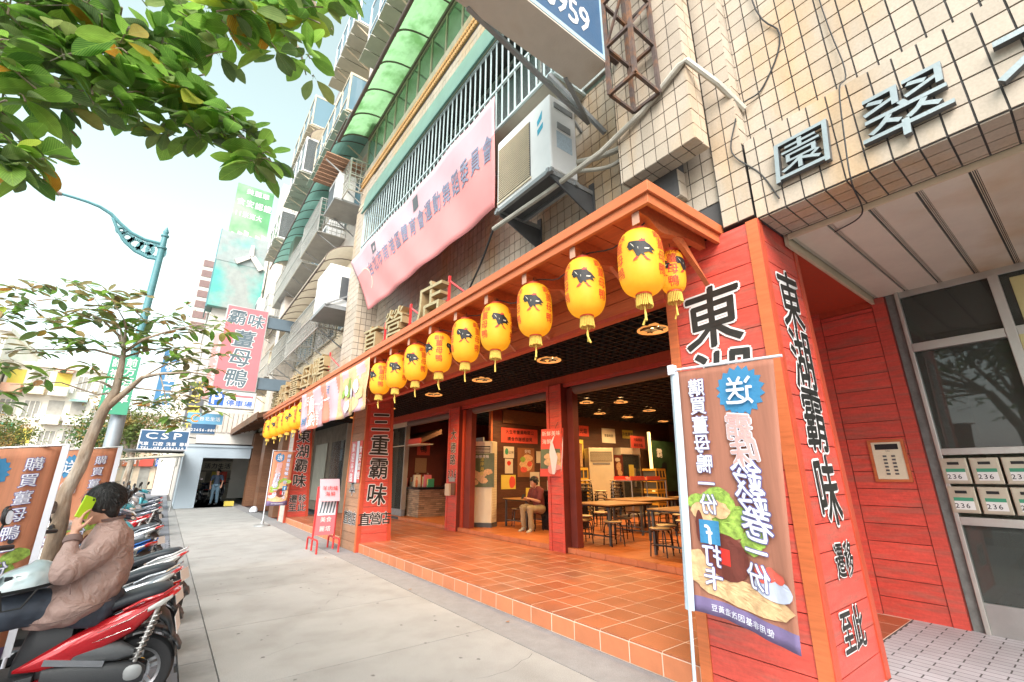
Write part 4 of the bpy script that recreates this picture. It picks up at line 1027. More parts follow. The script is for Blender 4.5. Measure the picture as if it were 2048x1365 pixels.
fa_ = thing('far_storefront', 'dim recessed shop fronts behind the brown timber pillars', 'shop front', (5.5, 23, 0))
MB().box(5.5, 5.7, 17.4, 30, 0, 3.5).build('wall', pm('far_shop_wall', (.25, .20, .15), .8, var=.3), fa_); MB().box(3.5, 5.7, 17.4, 30, 3.5, 3.6).build('ceiling', M_ceil, fa_)
for k in range(4): MB().box(5.44, 5.49, 18+k*2.6, 19.9+k*2.6, .4, 2.8).build('window', [M_glass, M_olive, M_cream, M_glass][k], fa_)
# ------------------------------------------------------------------ things hung on the facade
def ac_unit(lab, x, y0, y1, z0, z1, dep=.36, group=None, brand=True, detail=True):
    """outdoor unit whose fan grille looks at the street (-X)"""
    a = thing('air_conditioner', lab, 'air conditioner', (x, (y0+y1)/2, z0), group)
    MB().box(x, x+dep, y0, y1, z0, z1).build('case', M_white, a, bevel=.02)
    f = faceS((x, (y0+y1)/2, (z0+z1)/2)); W = y1-y0; H = z1-z0
    g0, g1 = -W/2+.04, W/2-W*.34
    MB().prism([(g0, -H/2+.08), (g1, -H/2+.08), (g1, H/2-.14), (g0, H/2-.14)], f, .001, .006).build('grille_well', M_dgrey, a)
    if detail:
        n = 26
        for k in range(n):
            z = lerp(-H/2+.10, H/2-.16, k/(n-1)); MB().prism([(g0+.01, z), (g1-.01, z), (g1-.01, z+.011), (g0+.01, z+.011)], f, .0065, .018).build('grille_slat', M_cream, a)
        MB().prism([(g0-.012, -H/2+.055), (g1+.012, -H/2+.055), (g1+.012, -H/2+.079), (g0-.012, -H/2+.079)], f, .001, .016).build('grille_rim', M_cream, a)
        MB().box(x+.06, x+dep-.06, y0-.012, y0-.001, z1-.16, z1-.09).build('side_handle', M_grey, a)
        MB().box(x+.10, x+dep-.10, y0-.010, y0-.001, z1-.42, z1-.34).build('side_handle', M_grey, a)
        MB().box(x+.09, x+dep-.08, y0-.004, y0-.0008, z0+.30, z1-.46).build('rating_label', pm('label_blue_grey', (.45, .55, .62), .6, var=.2, vs=60), a)
        m = MB(); lx = W*.335
        m.prism([(lx-.05, H/2-.24), (lx+.04, H/2-.14), (lx+.03, H/2-.25), (lx-.045, H/2-.31)], f, .0015, .003)
        m.prism([(lx-.05, H/2-.36), (lx+.05, H/2-.31), (lx+.045, H/2-.38), (lx-.045, H/2-.44)], f, .0015, .003)
        m.build('maker_mark', pm('cyan_mark', (.03, .35, .50), .5), a)
        m = MB()
        for yy in (y0+.02, y1-.06):
            m.box(x-.03, XF, yy, yy+.04, z0-.055, z0-.002)
        m.box(x-.02, x+.02, y0-.02, y1+.02, z0-.06, z0-.012)
        m.box(x+dep-.04, x+dep, y0, y1, z0-.058, z0-.012); m.build('support_rail', M_grey, a)
        MB().box(x+.05, x+dep-.06, y0+.05, y1-.05, z0-.03, z0-.0025).build('drip_tray', M_dgrey, a)
        for yy in (y0+.02, y1-.06):
            m = MB(); m.hexa([(x+.02, yy+.012, z0-.085), (XF, yy+.012, z0-.36), (XF, yy+.03, z0-.36), (x+.02, yy+.03, z0-.085), (x+.02, yy+.012, z0-.056), (XF, yy+.012, z0-.056), (XF, yy+.03, z0-.056), (x+.02, yy+.03, z0-.056)])
            m.box(XF-.02, XF-.002, yy-.01, yy+.06, z0-.42, z0+.1); m.build('wall_bracket', M_dgrey, a)
    return a
ac_unit('large white outdoor air conditioner above the awning corner, with blue maker mark', 2.68, 2.86, 3.86, 4.60, 5.58, .40)
m = MB(); m.tube(sm([(3.08, 2.86, 4.85), (3.16, 2.6, 4.80), (3.28, 2.36, 4.86), (3.30, 2.28, 5.2), (3.31, 2.30, 5.9)]), .032, 8); m.tube(sm([(3.08, 2.88, 4.74), (3.22, 2.55, 4.66), (3.30, 2.34, 4.72)]), .022, 8)
tag(m.build('insulated_pipe', M_pvc, smooth=True), 'pale insulated pipe pair curling from the large air conditioner to the wall', 'pipe')
m = MB(); m.tube([(2.66, 3.9, 4.35), (2.80, 3.1, 4.46), (2.93, 2.4, 4.60), (2.965, 1.9, 4.74), (2.965, 1.50, 4.92), (2.99, 1.44, 4.95), (3.2, 1.30, 4.70), (3.42, 1.22, 4.50)], .028, 8)
tag(m.build('conduit', M_pvc, smooth=True), 'long grey conduit running under the air conditioner and round the tiled pilaster', 'pipe')
m = MB(); m.tube(sm([(2.66, 3.9, 4.35), (2.9, 4.6, 4.16), (3.2, 5.6, 4.05), (3.32, 6.6, 4.15), (3.33, 8.5, 4.45)]), .014, 6); m.tube(sm([(3.3, 3.6, 4.2), (3.33, 5, 3.95), (3.33, 6.5, 4.0), (3.33, 9, 4.3)]), .010, 6)
tag(m.build('cable', M_wire), 'dark cables sagging across the tiles below the pink banner', 'cable')
m = MB(); m.tube(sm([(3.28, 1.05, 3.46), (3.30, 1.15, 3.75), (3.28, 1.32, 4.05), (3.29, 1.25, 4.35)]), .006, 5); m.tube(sm([(3.42, .98, 8.0), (3.42, 1.00, 5.6), (3.44, .86, 5.0), (3.44, 1.05, 4.62), (3.40, 1.20, 4.55)]), .007, 5)
tag(m.build('cable', M_wire), 'thin black cable looping down the tiled wall to the conduit end', 'cable')
m = MB(); m.tube(sm([(3.43, .55, 8.0), (3.43, .56, 5.2), (3.40, .52, 4.3), (3.26, .555, 4.05), (3.255, .60, 3.6), (3.27, .62, 3.33), (3.75, .70, 3.33), (3.95, .93, 3.36)]), .005, 5)
tag(m.build('cable', M_wire), 'thin wire crossing the tiled beam between the two near silver characters', 'cable')
# black steel sign frame
bf = thing('lattice_tower', 'rusty black steel lattice frame standing on the pilaster beside the number sign', 'frame', (2.7, 1.8, 4.75))
x0, x1, y0, y1, z0 = 2.60, 2.94, 1.70, 1.98, 4.78
def L_(a, b, w=.035, n='frame_bar'): MB().bar(a, b, w).build(n, M_rust, bf)
for x in (x0, x1):
    for y in (y0, y1): L_((x, y, z0), (x, y, 9.5))
for k in range(7):
    z = z0+k*.55
    L_((x0, y0, z), (x1, y0, z), .03); L_((x0, y1, z), (x1, y1, z), .03); L_((x0, y0, z), (x0, y1, z), .03); L_((x1, y0, z), (x1, y1, z), .03)
    if k: L_((x0, y0, z), (x1, y0, z+.55), .02); L_((x0, y1, z), (x0, y0, z+.55), .02)
# projecting number sign
ns = thing('number_sign', 'projecting sign box with white telephone digits on dark blue, at the top of the picture', 'sign', (1.9, 2.15, 5.15))
z0 = 5.17; x0, x1, y0, y1 = 1.0, 2.60, 2.0, 2.33
MB().box(x0, x1, y0+.01, y1-.01, z0, 6.6).build('box', M_white, ns)
MB().box(x0-.02, x1+.02, y0-.01, y1+.01, z0-.02, z0-.001).build('bottom_panel', pm('cream_enamel', (.62, .55, .47), .45, var=.08, col2=(.50, .42, .34), c2s=3), ns)
MB().box(x0+.03, x1-.03, y0-.004, y0+.009, z0+.05, 6.55).build('face', M_navy, ns)
for b in ((x1-.029, x1+.02, z0+.0, 6.6), (x0-.02, x0+.029, z0+.0, 6.6), (x0+.03, x1-.03, z0+.0, z0+.049)): MB().box(b[0], b[1], y0-.014, y0+.009, b[2], b[3]).build('frame', pm('pale_blue_frame', (.40, .55, .62), .4), ns)
f = faceN((2.05, y0-.005, z0+.32)); m = MB(); m.text('36959', 0, 0, .42, f, h=.002, sx=.72, step=.47/1., off=.02); m.build('lettering', M_lwhite, ns)
for x in (1.3, 2.4): MB().bar((x, y1, z0-.01), (3.1, y1+.35, z0+.1), .04).build('brace', M_grey, ns)
MB().bar((2.72, 2.9, 5.9), (3.3, 2.62, 5.2), .045).build('brace', M_grey, ns); MB().bar((2.62, 2.16, 5.6), (3.0, 2.16, 5.6), .05).build('brace', M_rust, ns)
# ---- long pink banner under the cage
def cloth(name, lab, cat, fm, W, H, nx, ny, mats, matfn, parent_loc, thick=.002, grp=None):
    root = thing(name, lab, cat, parent_loc, grp)
    m = MB()
    for j in range(ny+1):
        for i in range(nx+1): m.v.append(fm(-W/2+W*i/nx, -H/2+H*j/ny, 0))
    for j in range(ny):
        for i in range(nx):
            a = j*(nx+1)+i; m.k = matfn((i+.5)/nx, (j+.5)/ny); m.face(a, a+1, a+nx+2, a+nx+1)
    m.build('cloth', mats, root, smooth=True, solid=thick); return root
by0, by1, bz0, bz1 = 4.02, 10.28, 4.76, 6.53; BW = by1-by0; BH = bz1-bz0
def fb_(x, y, h=0):   # x from the far (left) end to the near (right) end as seen from the street
    t = (x+BW/2)/BW; u = (y+BH/2)/BH
    yy = by1-t*BW-(1-u)*(1-t)*1.75*.95+.0   # far lower corner is drawn in
    sag = .10*math.sin(math.pi*t)*(1-u)
    zz = bz0+u*BH+sag*-.3
    return V((2.755-h+.020*math.sin(9*t+3*u)+.012*math.sin(31*t+5*u), yy, zz))
pbn = cloth('pink_banner', 'long pink cloth banner with dark characters hung below the green caged balcony', 'banner', fb_, BW, BH, 60, 14, [M_pink, M_ppink], lambda a, b: 1 if b > .62-.0*a else 0, (2.75, 7, 5.6))  # paler upper band: light on and through the cloth, put into its colour
m = MB(); st_ = '台北市南港區體育會運動舞蹈委員會'
for i, ch in enumerate(st_): m.glyph(ch, lerp(-BW/2+.95, BW/2-.2, i/(len(st_)-1)), .12, .46, fb_, h=.008, off=.012, sx=.62, ml=.25)
m.build('lettering', pm('faded_slate', (.20, .22, .30), .7, var=.2), pbn)
m = MB()
for k in range(14):
    a = -1.2+k*.22; b = a+.24; c0 = (-BW/2+.55, -.08)
    m.flat([(c0[0]+.30*math.cos(a), c0[1]+.34*math.sin(a)), (c0[0]+.33*math.cos(a), c0[1]+.37*math.sin(a)), (c0[0]+.33*math.cos(b), c0[1]+.37*math.sin(b)), (c0[0]+.30*math.cos(b), c0[1]+.34*math.sin(b))], fb_, .008)
m.build('emblem', M_paper, pbn)
for (t, u) in ((.235, .80), (.57, .83)):
    x = -BW/2+BW*t; y = -BH/2+BH*u; m = MB(); m.flat([(x-.14, y-.16), (x+.10, y-.14), (x+.14, y+.15), (x-.10, y+.15)], fb_, .007); m.build('wind_hole', M_dgrey, pbn)
# ---- gilt channel letters standing on the awning
def channel(ch, lab, y, size, z0=3.50):
    r_ = thing('channel_letter', lab, 'sign letter', (2.62, y, z0), 'gilt letters standing on the awning')
    f = P((2.60, y, z0+size*.52), V((.12, -1, 0)).normalized(), ZR); vs, fs, W = GL[(ch, 0)]; o = MB(); ed = {}
    T = [(x*size*1.05, yy*size) for x, yy in vs]
    for q in fs:
        for i in range(len(q)): ed[(q[i], q[(i+1) % len(q)])] = 1
    o.tris(T, fs, f, .10); o.mat(1)
    for (a, b) in ed:
        if (b, a) not in ed:
            p0, p1 = T[a], T[b]; i = len(o.v); o.v += [f(*p0, -.05), f(*p1, -.05), f(*p1, .10), f(*p0, .10)]; o.face(i, i+1, i+2, i+3)
    o.build('letter', [M_gold, M_goldsd], r_)
    MB().bar((2.67, y-.28, 3.46), (2.67, y-.28, z0+size*1.02), .032).build('post', M_redst, r_)
    MB().bar((2.67, y-.28, z0+size*.9), (3.2, y-.55, 3.64), .026).build('stay', M_redst, r_)
    MB().bar((2.67, y-.28, z0+size*.45), (2.67, y+.1, z0+size*.45), .022).build('stay', M_redst, r_)
for i, (ch, y, s_, lab) in enumerate((('店', 5.25, .62, 'gilt channel letter with red post nearest the air conditioner'), ('營', 6.5, .60, 'second gilt channel letter from the near end'), ('直', 7.55, .58, 'third gilt channel letter, under the lower tip of the pink banner'), ('鴨', 11.1, .80, 'gilt channel letter just left of the tiled pier'), ('母', 12.4, .80, 'gilt channel letter, second one left of the tiled pier'), ('薑', 13.8, .80, 'gilt channel letter, third one left of the tiled pier'), ('味', 15.2, .80, 'gilt channel letter, last but one along the awning'), ('霸', 16.6, .80, 'gilt channel letter at the far end of the awning'))):
    channel(ch, lab, y, s_)
# ---- cloth banner hung from the awning edge (food, crumpled)
fy0, fy1, fz0, fz1 = 6.95, 11.65, 2.42, 3.34; FW = fy1-fy0; FH = fz1-fz0
def ff(x, y, h=0):
    t = (x+FW/2)/FW; u = (y+FH/2)/FH
    fold = .035*math.sin(16*t*(1+.15*u)+2)+.018*math.sin(47*t+3*u)+.012*math.sin(9*u+20*t)
    return V((2.33-h+fold*(1.15-u)+ .02*(1-u), fy1-t*FW, fz0+.07*t*(1-u)+u*FH-.025*abs(math.sin(3*math.pi*t))*(u)))
M_fb = [M_skinp, M_ppink, M_bread, pm('print_orange_red', (.74, .20, .13), .65, var=.1)]
def fcol(a, b):
    if a > .66: return 2 if (math.sin(a*40)+math.sin(b*9+a*30)) > -.2 else 1
    return 3 if math.sin(a*26+b*3.5) > .15 else 1
fbn = cloth('food_banner', 'crumpled pink food banner tied along the awning edge over the second pillar', 'banner', ff, FW, FH, 96, 12, M_fb, fcol, (2.33, 9.3, 2.9))
m = MB(); m.text('買一送一', -.55, .05, .36, ff, h=.01, ml=.12, sx=1.1, jit=.15); m.text('鈴卷', -.9, -.24, .34, ff, h=.01, ml=.12, jit=.2); m.text('即日起', -1.5, .22, .24, ff, h=.01, ml=.1); m.build('lettering', M_lwhite, fbn)
m = MB(); m.text('特價', -1.6, -.25, .22, ff, h=.013, ml=.1); m.text('元', .1, .25, .2, ff, h=.013, ml=.1); m.build('lettering', M_flagbl, fbn)
def blobp(mb, cx, cy, rx, ry, f, h, n=18, j=.12, ml=.06):
    a0 = R.random()*6; mb.flat([(cx+rx*(1+R.uniform(-j, j))*math.cos(a0+t*2*math.pi/n), cy+ry*(1+R.uniform(-j, j))*math.sin(a0+t*2*math.pi/n)) for t in range(n)], f, h, ml)
m = MB()
for k in range(7): blobp(m, R.uniform(1.05, 2.1), R.uniform(-.32, .3), R.uniform(.10, .24), R.uniform(.08, .16), ff, .009+k*.001)
m.build('printed_food', pm('print_noodle', (.66, .52, .24), .6, var=.2, vs=20), fbn)
m = MB()
for k in range(4): blobp(m, R.uniform(.95, 1.7), R.uniform(-.2, .25), .10, .09, ff, .018+k*.001)
m.build('printed_food', M_lett, fbn)
m = MB()
for k in range(6): blobp(m, R.uniform(1.1, 2.15), R.uniform(-.3, .3), .09, .10, ff, .023+k*.001)
m.build('printed_food', M_flagwh, fbn)
# ---- feather flags (promotion flags)
def star(n=18, r0=.82, r1=1.):
    return [((r1 if k % 2 else r0)*math.cos(math.pi*k/n), (r1 if k % 2 else r0)*math.sin(math.pi*k/n)) for k in range(2*n)]
def flag(lab, fm, W, H, cloth_m, pole, loc, mirror=False, food=True, nx=12, ny=24, pm_=None):
    """printed side; x to the right of the print as read, mirror=True builds the see-through print as seen from behind"""
    root = cloth('promotion_flag', lab, 'flag', fm, W, H, nx, ny, [cloth_m, M_flagpu], lambda a, b: 1 if b < .065 else 0, loc, grp='promotion flags for spring rolls')
    sg = -1 if mirror else 1
    g = lambda x, y, h=0: fm(sg*x, y, h)
    ml = .05; cx = -W*.17; rx = W*.27
    if food:
        m = MB()
        for k in range(9): blobp(m, R.uniform(-W*.1, W*.44)*1, R.uniform(-H*.17, -H*.02), W*.13, H*.035, g, .003+k*.0004, ml=.08)
        for k in range(4): blobp(m, R.uniform(-W*.42, -W*.1), R.uniform(-H*.24, -H*.16), W*.10, H*.03, g, .007+k*.0004, ml=.08)
        m.build('printed_lettuce', M_lett, root)
        m = MB()
        for k in range(7): blobp(m, R.uniform(-W*.05, W*.4), R.uniform(-H*.20, -H*.07), W*.10, H*.032, g, .009+k*.0004, ml=.08)
        m.build('printed_rolls', M_bread, root); m = MB()
        for k in range(4): blobp(m, R.uniform(W*.28, W*.46), R.uniform(-H*.36, -H*.25), W*.12, H*.04, g, .009+k*.0004, ml=.08)
        blobp(m, -W*.02, -H*.385, W*.46, H*.05, g, .0085, j=.05, ml=.08)
        m.build('printed_rolls', M_bread, root)
        m = MB(); blobp(m, W*.10, -H*.27, W*.22, H*.085, g, .0125, j=.03, ml=.06); blobp(m, W*.36, -H*.17, W*.05, H*.06, g, .0125, ml=.06); m.build('printed_pot', M_pot, root)
        m = MB(); m.flat([(W*.06, -H*.30), (W*.16, -H*.30), (W*.16, -H*.24), (W*.06, -H*.24)], g, .0135, ml); m.build('printed_seal', M_lred, root)
        m = MB(); blobp(m, -W*.32, -H*.325, W*.17, H*.04, g, .0135, j=.03, ml=.06); m.build('printed_bowl', M_bowl, root)
        m = MB()
        for k in range(8): blobp(m, R.uniform(-W*.44, -W*.20), R.uniform(-H*.30, -H*.27), W*.045, H*.017, g, .0145+k*.0003, ml=.06)
        m.build('printed_tomatoes', M_tom, root)
    m = MB(); m.flat([(cx+rx*x*.9, H*.385+rx*y*.9) for x, y in star()], g, .004, ml); m.build('badge', M_flagbl, root)
    m = MB(); ts = W*.145; gw = lambda x, y, h=0: g(x, y, h+.0165)
    m.glyph('送', cx, H*.385, ts*1.9, gw, .002, .012, ml=ml)
    m.build('lettering', M_flagwh, root)
    m = MB()
    for mt, off, hh in ((1, .045, .0), (0, .012, .003)):
        m.mat(mt)
        for i, ch in enumerate('霸味'): m.glyph(ch, cx+(.0 if i else .02), H*(.235-i*.095), W*.27, gw, hh, off, sx=1.05, ml=ml, rot=.1-.2*i, shear=.1)
    m.build('lettering', [M_skinp, M_flagwh], root)
    m = MB()
    for mt, off, hh in ((1, .045, .0), (0, .012, .003)):
        m.mat(mt)
        for i, ch in enumerate('鈴鈴卷'): m.glyph(ch, cx-.02*i, H*(.055-i*.088), W*.28, gw, hh, off, sx=1.1, ml=ml, rot=.08*(-1)**i, shear=.12)
        for i, ch in enumerate('一份'): m.glyph(ch, cx-.02, H*(-.215-i*.085), W*.22, gw, hh, off, ml=ml)
        for i, ch in enumerate('購買薑母鴨一份'): m.glyph(ch, W*.275-.004*i, H*(.415-i*.082), W*.19, gw, hh, off, ml=ml)
        for i, ch in enumerate('打卡'): m.glyph(ch, W*.25, H*(-.275-i*.085), W*.20, gw, hh, off, ml=ml)
    m.build('lettering', [M_flagwh, pm('print_violet_edge', (.14, .13, .34), .6)], root)
    m = MB(); q = W*.105; m.flat([(W*.255-q, -H*.187-q), (W*.255+q, -H*.187-q), (W*.255+q, -H*.187+q), (W*.255-q, -H*.187+q)], gw, .002, ml); m.build('logo_tile', M_flagbl, root)
    m = MB(); m.glyph('f', W*.265, -H*.195, W*.24, gw, .004, .02, ml=ml); m.build('lettering', M_flagwh, root)
    m = MB(); m.text('使用非基因改造黃豆', 0, -H*.468, W*.062, gw, h=.001); m.build('lettering', M_flagwh, root)
    return root
# near flag: hangs from an arm on a pole, back side towards us
NX, NYL, NYR, NZ0, NZ1 = 2.86, 1.78, 1.10, .66, 2.215; NW = NYL-NYR; NH = NZ1-NZ0
def fn_(x, y, h=0):
    t = (x+NW/2)/NW; u = (y+NH/2)/NH
    w_ = lerp(.615, .66, u)
    return V((NX-h+.022*math.sin(2.6*t+1.8*u+.4)*(1.1-u)+.005*math.sin(24*t+2*u)*(1.2-u), NYL+.075*(1-u)-t*w_, NZ0+u*NH-.07*t*(1-u)**1.5-.03*t*u+.015*math.sin(5*t)*(1-u)))
nf = flag('near promotion flag seen from behind, mirrored print, in front of the nearest red pillar', fn_, NW, NH, M_flagbr, None, (NX, NYL, 0), mirror=True, nx=20, ny=34)
m = MB(); m.loft([(fn_(-NW/2-.028, -NH/2+NH*k/12), V((0, .034, 0)), V((.012, 0, 0))) for k in range(13)], 14, 2.2); m.build('pole_sleeve', M_pole, nf, smooth=True)
MB().tube([(NX-.005, NYL+.03, 2.25), (NX-.005, NYL+.125, -.0), ], .011, 10).build('pole', M_pole, nf, smooth=True)
MB().tube([(NX-.005, NYL+.115, .26), (NX-.005, NYL+.125, .0)], .020, 10).build('socket', M_pole, nf, smooth=True)
MB().tube([(NX-.005, NYL+.05, 2.235), (NX, NYR-.03, 2.19)], .009, 8).build('arm', M_flagwh, nf, smooth=True)
MB().box(NX-.03, NX+.02, NYL+.015, NYL+.06, 2.20, 2.27).build('clip', M_flagwh, nf)
MB().lathe([(.0, 0), (.2, .0), (.21, .03), (.05, .05)], (NX-.005, NYL+.125, 0), 20).build('base', M_grey, nf, smooth=True)
# far flag on a round base
FX, FY = 2.86, 16.0
def ffar(x, y, h=0): t = (x+.30); return V((2.62+.30+x*.95, FY-.01-h+.02*math.sin(9*x+3*y), 1.38+y))
fo = flag('far promotion flag on a round weighted base, beside the third red pillar', ffar, .62, 1.62, M_flagor, None, (2.9, FY, 0), food=True, nx=6, ny=12)
MB().tube([(2.60, FY+.01, 0), (2.60, FY+.01, 2.24)], .012).build('pole', M_flagwh, fo); MB().tube([(2.60, FY+.01, 2.22), (3.26, FY+.01, 2.22)], .008).build('arm', M_flagwh, fo)
MB().lathe([(.23, 0), (.22, .035), (.06, .06), (.03, .16)], (2.60, FY+.01, 0), 20).build('base', M_grey, fo, smooth=True)
# folding sign board on red tube legs
sb = thing('pavement_sign', 'pink and white menu board on a red tube stand before the second pillar', 'sign', (2.9, 10.3, 0))
def rt(*p, r=.019): MB().tube(p, r, 8).build('tube_leg', M_redst, sb, smooth=True)
for dx in (0, .42):
    x = 2.62+dx; y = 10.25
    rt((x, y-.42, 0), (x, y-.42, .20), (x, y-.38, .24), (x, y+.30, .24), (x, y+.34, .20), (x, y+.34, 0))
    rt((x, y-.03, .02), (x, y-.03, 1.25))
MB().obox((2.83, 10.20, .80), (.19, 0, 0), (0, .012, 0), (0, -.0, .50)).build('board', M_pinksign, sb)
f = faceN((2.83, 10.186, .8))
MB().flat([(-.18, -.12), (.18, -.12), (.18, .22), (-.18, .22)], f, .002).build('picture', M_flagwh, sb)
m = MB()
for k in range(5): m.flat([(-.15+k*.065, -.08), (-.12+k*.065, -.08), (-.08+k*.065, .19), (-.11+k*.065, .19)], f, .004)
m.build('picture_stripes', M_slate, sb); m = MB(); m.text('美食', 0, -.2, .11, f, h=.004); m.text('麗塔', 0, -.38, .11, f, h=.004); m.build('lettering', M_lwhite, sb)
MB().obox((2.83, 10.13, 1.18), (.20, 0, 0), (0, .09, .22), (0, .004, -.002)).build('cover_sheet', M_ppink, sb)
m = MB(); m.text('羊肉爐', 0, .06, .10, P((2.83, 10.10, 1.16), XR, V((0, .38, .92))), h=.01); m.text('海鮮', 0, -.06, .10, P((2.83, 10.10, 1.16), XR, V((0, .38, .92))), h=.01); m.build('lettering', M_lred, sb)
# ---- projecting street signs (faces look at the viewer)
def box_sign(lab, x0, x1, y, z0, z1, col, d=.25, frame=M_steel, cat='sign', name='projecting_sign'):
    r_ = thing(name, lab, cat, ((x0+x1)/2, y, z0)); MB().box(x0, x1, y, y+d, z0, z1).build('box', frame, r_)
    MB().box(x0+.03, x1-.03, y-.008, y-.001, z0+.03, z1-.03).build('face', col, r_); return r_, faceN(((x0+x1)/2, y-.009, (z0+z1)/2))
YS = 16.2
s1, f = box_sign('tall pink sign with large slate characters hung out from the facade', .66, 1.86, YS, 4.02, 6.80, M_pinksign)
m = MB()
for mt, off in ((1, .045), (0, .012)):
    m.mat(mt); hh = .002 if mt else .006
    for ch, x, z, sz in (('霸', -.28, 1.0, .52), ('味', .28, .97, .50), ('薑', .02, .32, .62), ('母', .0, -.33, .62), ('鴨', .0, -.98, .62)): m.glyph(ch, x, z, sz, f, hh, off, sx=1.05, shear=.1)
m.build('lettering', [M_slate, M_lwhite], s1)
for z in (6.25, 4.15): MB().box(1.86, 2.9, YS+.05, YS+.2, z, z+.38).build('bracket_box', pm('blue_grey_steel', (.10, .14, .17), .5), s1)
s2, f = box_sign('white parking sign with blue P and pink arrow under the tall pink sign', .62, 1.90, YS-.02, 3.46, 4.0, M_flagwh)
m = MB(); m.flat([(-.60, -.21), (-.22, -.21), (-.22, .21), (-.60, .21)], f, .002); m.build('blue_panel', M_blue, s2)
m = MB(); m.glyph('P', -.41, .0, .5, f, .004, .02, sx=1.15); m.build('lettering', M_lwhite, s2)
m = MB(); m.flat([(-.12, .12), (.06, .22), (.06, .155), (.56, .155), (.56, .085), (.06, .085), (.06, .02)], f, .003); m.build('arrow', M_pinksign, s2)
m = MB(); m.text('停車場', .2, -.11, .21, f, h=.003, sx=1.1); m.build('lettering', M_blue, s2)
s3, f = box_sign('pale pink shop sign partly hidden behind the tall pink sign', .55, 1.3, 19.5, 4.1, 6.7, M_skinp)
m = MB(); m.text('房屋出售'.replace('屋', '生'), .0, 0, .5, f, h=.003, vert=True); m.build('lettering', M_lwhite, s3)
def spx(lab, px0, py0, px1, py1, Y, col, **k):
    a_, b_ = aY(px0, py1, Y), aY(px1, py0, Y); x0_, x1_ = aY(px0, (py0+py1)/2, Y).x, aY(px1, (py0+py1)/2, Y).x
    return box_sign(lab, x0_, x1_, Y, a_.z, b_.z, col, **k)
s4, f = spx('blue vertical sign for a motor school, left of the pink sign', 316, 702, 352, 812, 26, pm('sign_mid_blue', (.05, .19, .36), .5), d=.2)
m = MB(); m.text('汽機車口腔', .1, 0, .52, f, h=.003, vert=True); m.build('lettering', M_lwhite, s4)
s5, f = spx('dark sign with yellow characters beside the blue vertical sign', 372, 765, 408, 855, 24, pm('sign_brown_black', (.13, .13, .14), .5))
m = MB(); m.text('米炒專科', 0, 0, .5, f, h=.003, vert=True); m.build('lettering', M_yelp, s5)
s6, f = spx('small sign in two blues with an orange ring, under the parking sign', 382, 830, 434, 868, 20.3, M_navy)
MB().flat([(-.56, .0), (.56, .0), (.56, .40), (-.56, .40)], f, .002).build('upper_panel', pm('sign_sky_blue', (.15, .38, .58), .5), s6)
m = MB()
for k in range(10): a = .5+k*.5; m.flat([(-.3+.10*math.cos(a), .2+.10*math.sin(a)), (-.3+.15*math.cos(a), .2+.15*math.sin(a)), (-.3+.15*math.cos(a+.5), .2+.15*math.sin(a+.5)), (-.3+.10*math.cos(a+.5), .2+.10*math.sin(a+.5))], f, .004)
m.build('ring', M_amber, s6); m = MB(); m.text('(02)2656-8801'.replace('(', '').replace(')', ''), 0, -.22, .14, f, h=.003); m.text('台北生活', .15, .2, .16, f, h=.004); m.build('lettering', M_lwhite, s6)
s7, f = spx('dark blue CSP sign board beside the street tree', 277, 863, 377, 899, 20, M_navy, d=.1, frame=M_flagwh)
m = MB(); m.text('CSP', 0, .14, .30, f, h=.003, sx=1.7, step=.72, off=.02); m.text('汽車', -.55, -.14, .14, f, h=.003); m.text('口腔', -.15, -.14, .14, f, h=.003); m.text('洗車', .22, -.14, .14, f, h=.003); m.text('保養'.replace('保', '安').replace('養', '全'), .58, -.14, .14, f, h=.003) if False else m.text('專科', .6, -.14, .14, f, h=.003)
m.text('TEL:0914096319', 0, -.29, .14, f, h=.003); m.build('lettering', M_lwhite, s7)
# small white box units up the facade
def small_unit(lab, x, y0, y1, z0, z1, roof=None):
    a = ac_unit(lab, x, y0, y1, z0, z1, .5, detail=False)
    MB().box(x-.05, XF, y0-.05, y1+.05, z0-.07, z0-.01).build('shelf', M_grey, a)
    if roof: 
        m = MB()
        for k in range(8): m.box(x-.45, x+.6, y0-.3+k*(y1-y0+.6)/8, y0-.3+(k+.86)*(y1-y0+.6)/8, z1+.25, z1+.28)
        m.build('corrugated_roof', roof, a, kind='stuff')
        MB().bar((x-.4, y0, z1+.24), (XF, y0, z1-.5), .03).build('strut', M_white, a)
    return a
lg = thing('air_conditioner_box', 'large pale box with two dark vents at the left end of the pink banner', 'air conditioner', (2.45, 10.9, 5.6))
MB().box(2.42, 3.3, 10.85, 12.1, 5.55, 6.65).build('case', M_white, lg, bevel=.02)
MB().box(2.38, 3.34, 10.8, 12.15, 5.44, 5.54).build('shelf', M_grey, lg)
for x in (2.72, 2.98): MB().box(x, x+.19, 10.842, 10.849, 5.75, 6.35).build('vent', M_dgrey, lg)
MB().bar((2.4, 10.78, 5.5), (3.34, 10.78, 6.1), .04).build('brace', M_grey, lg)
small_unit('small white air conditioner under a brown corrugated roof, high beside the green cage', 2.45, 11.4, 12.4, 8.9, 9.75, M_brownw)
small_unit('dark small unit box low on the far facade', 2.2, 24, 25, 9.2, 10.0)
small_unit('white unit on the far caged balcony', 2.9, 14.0, 14.9, 9.0, 9.7)
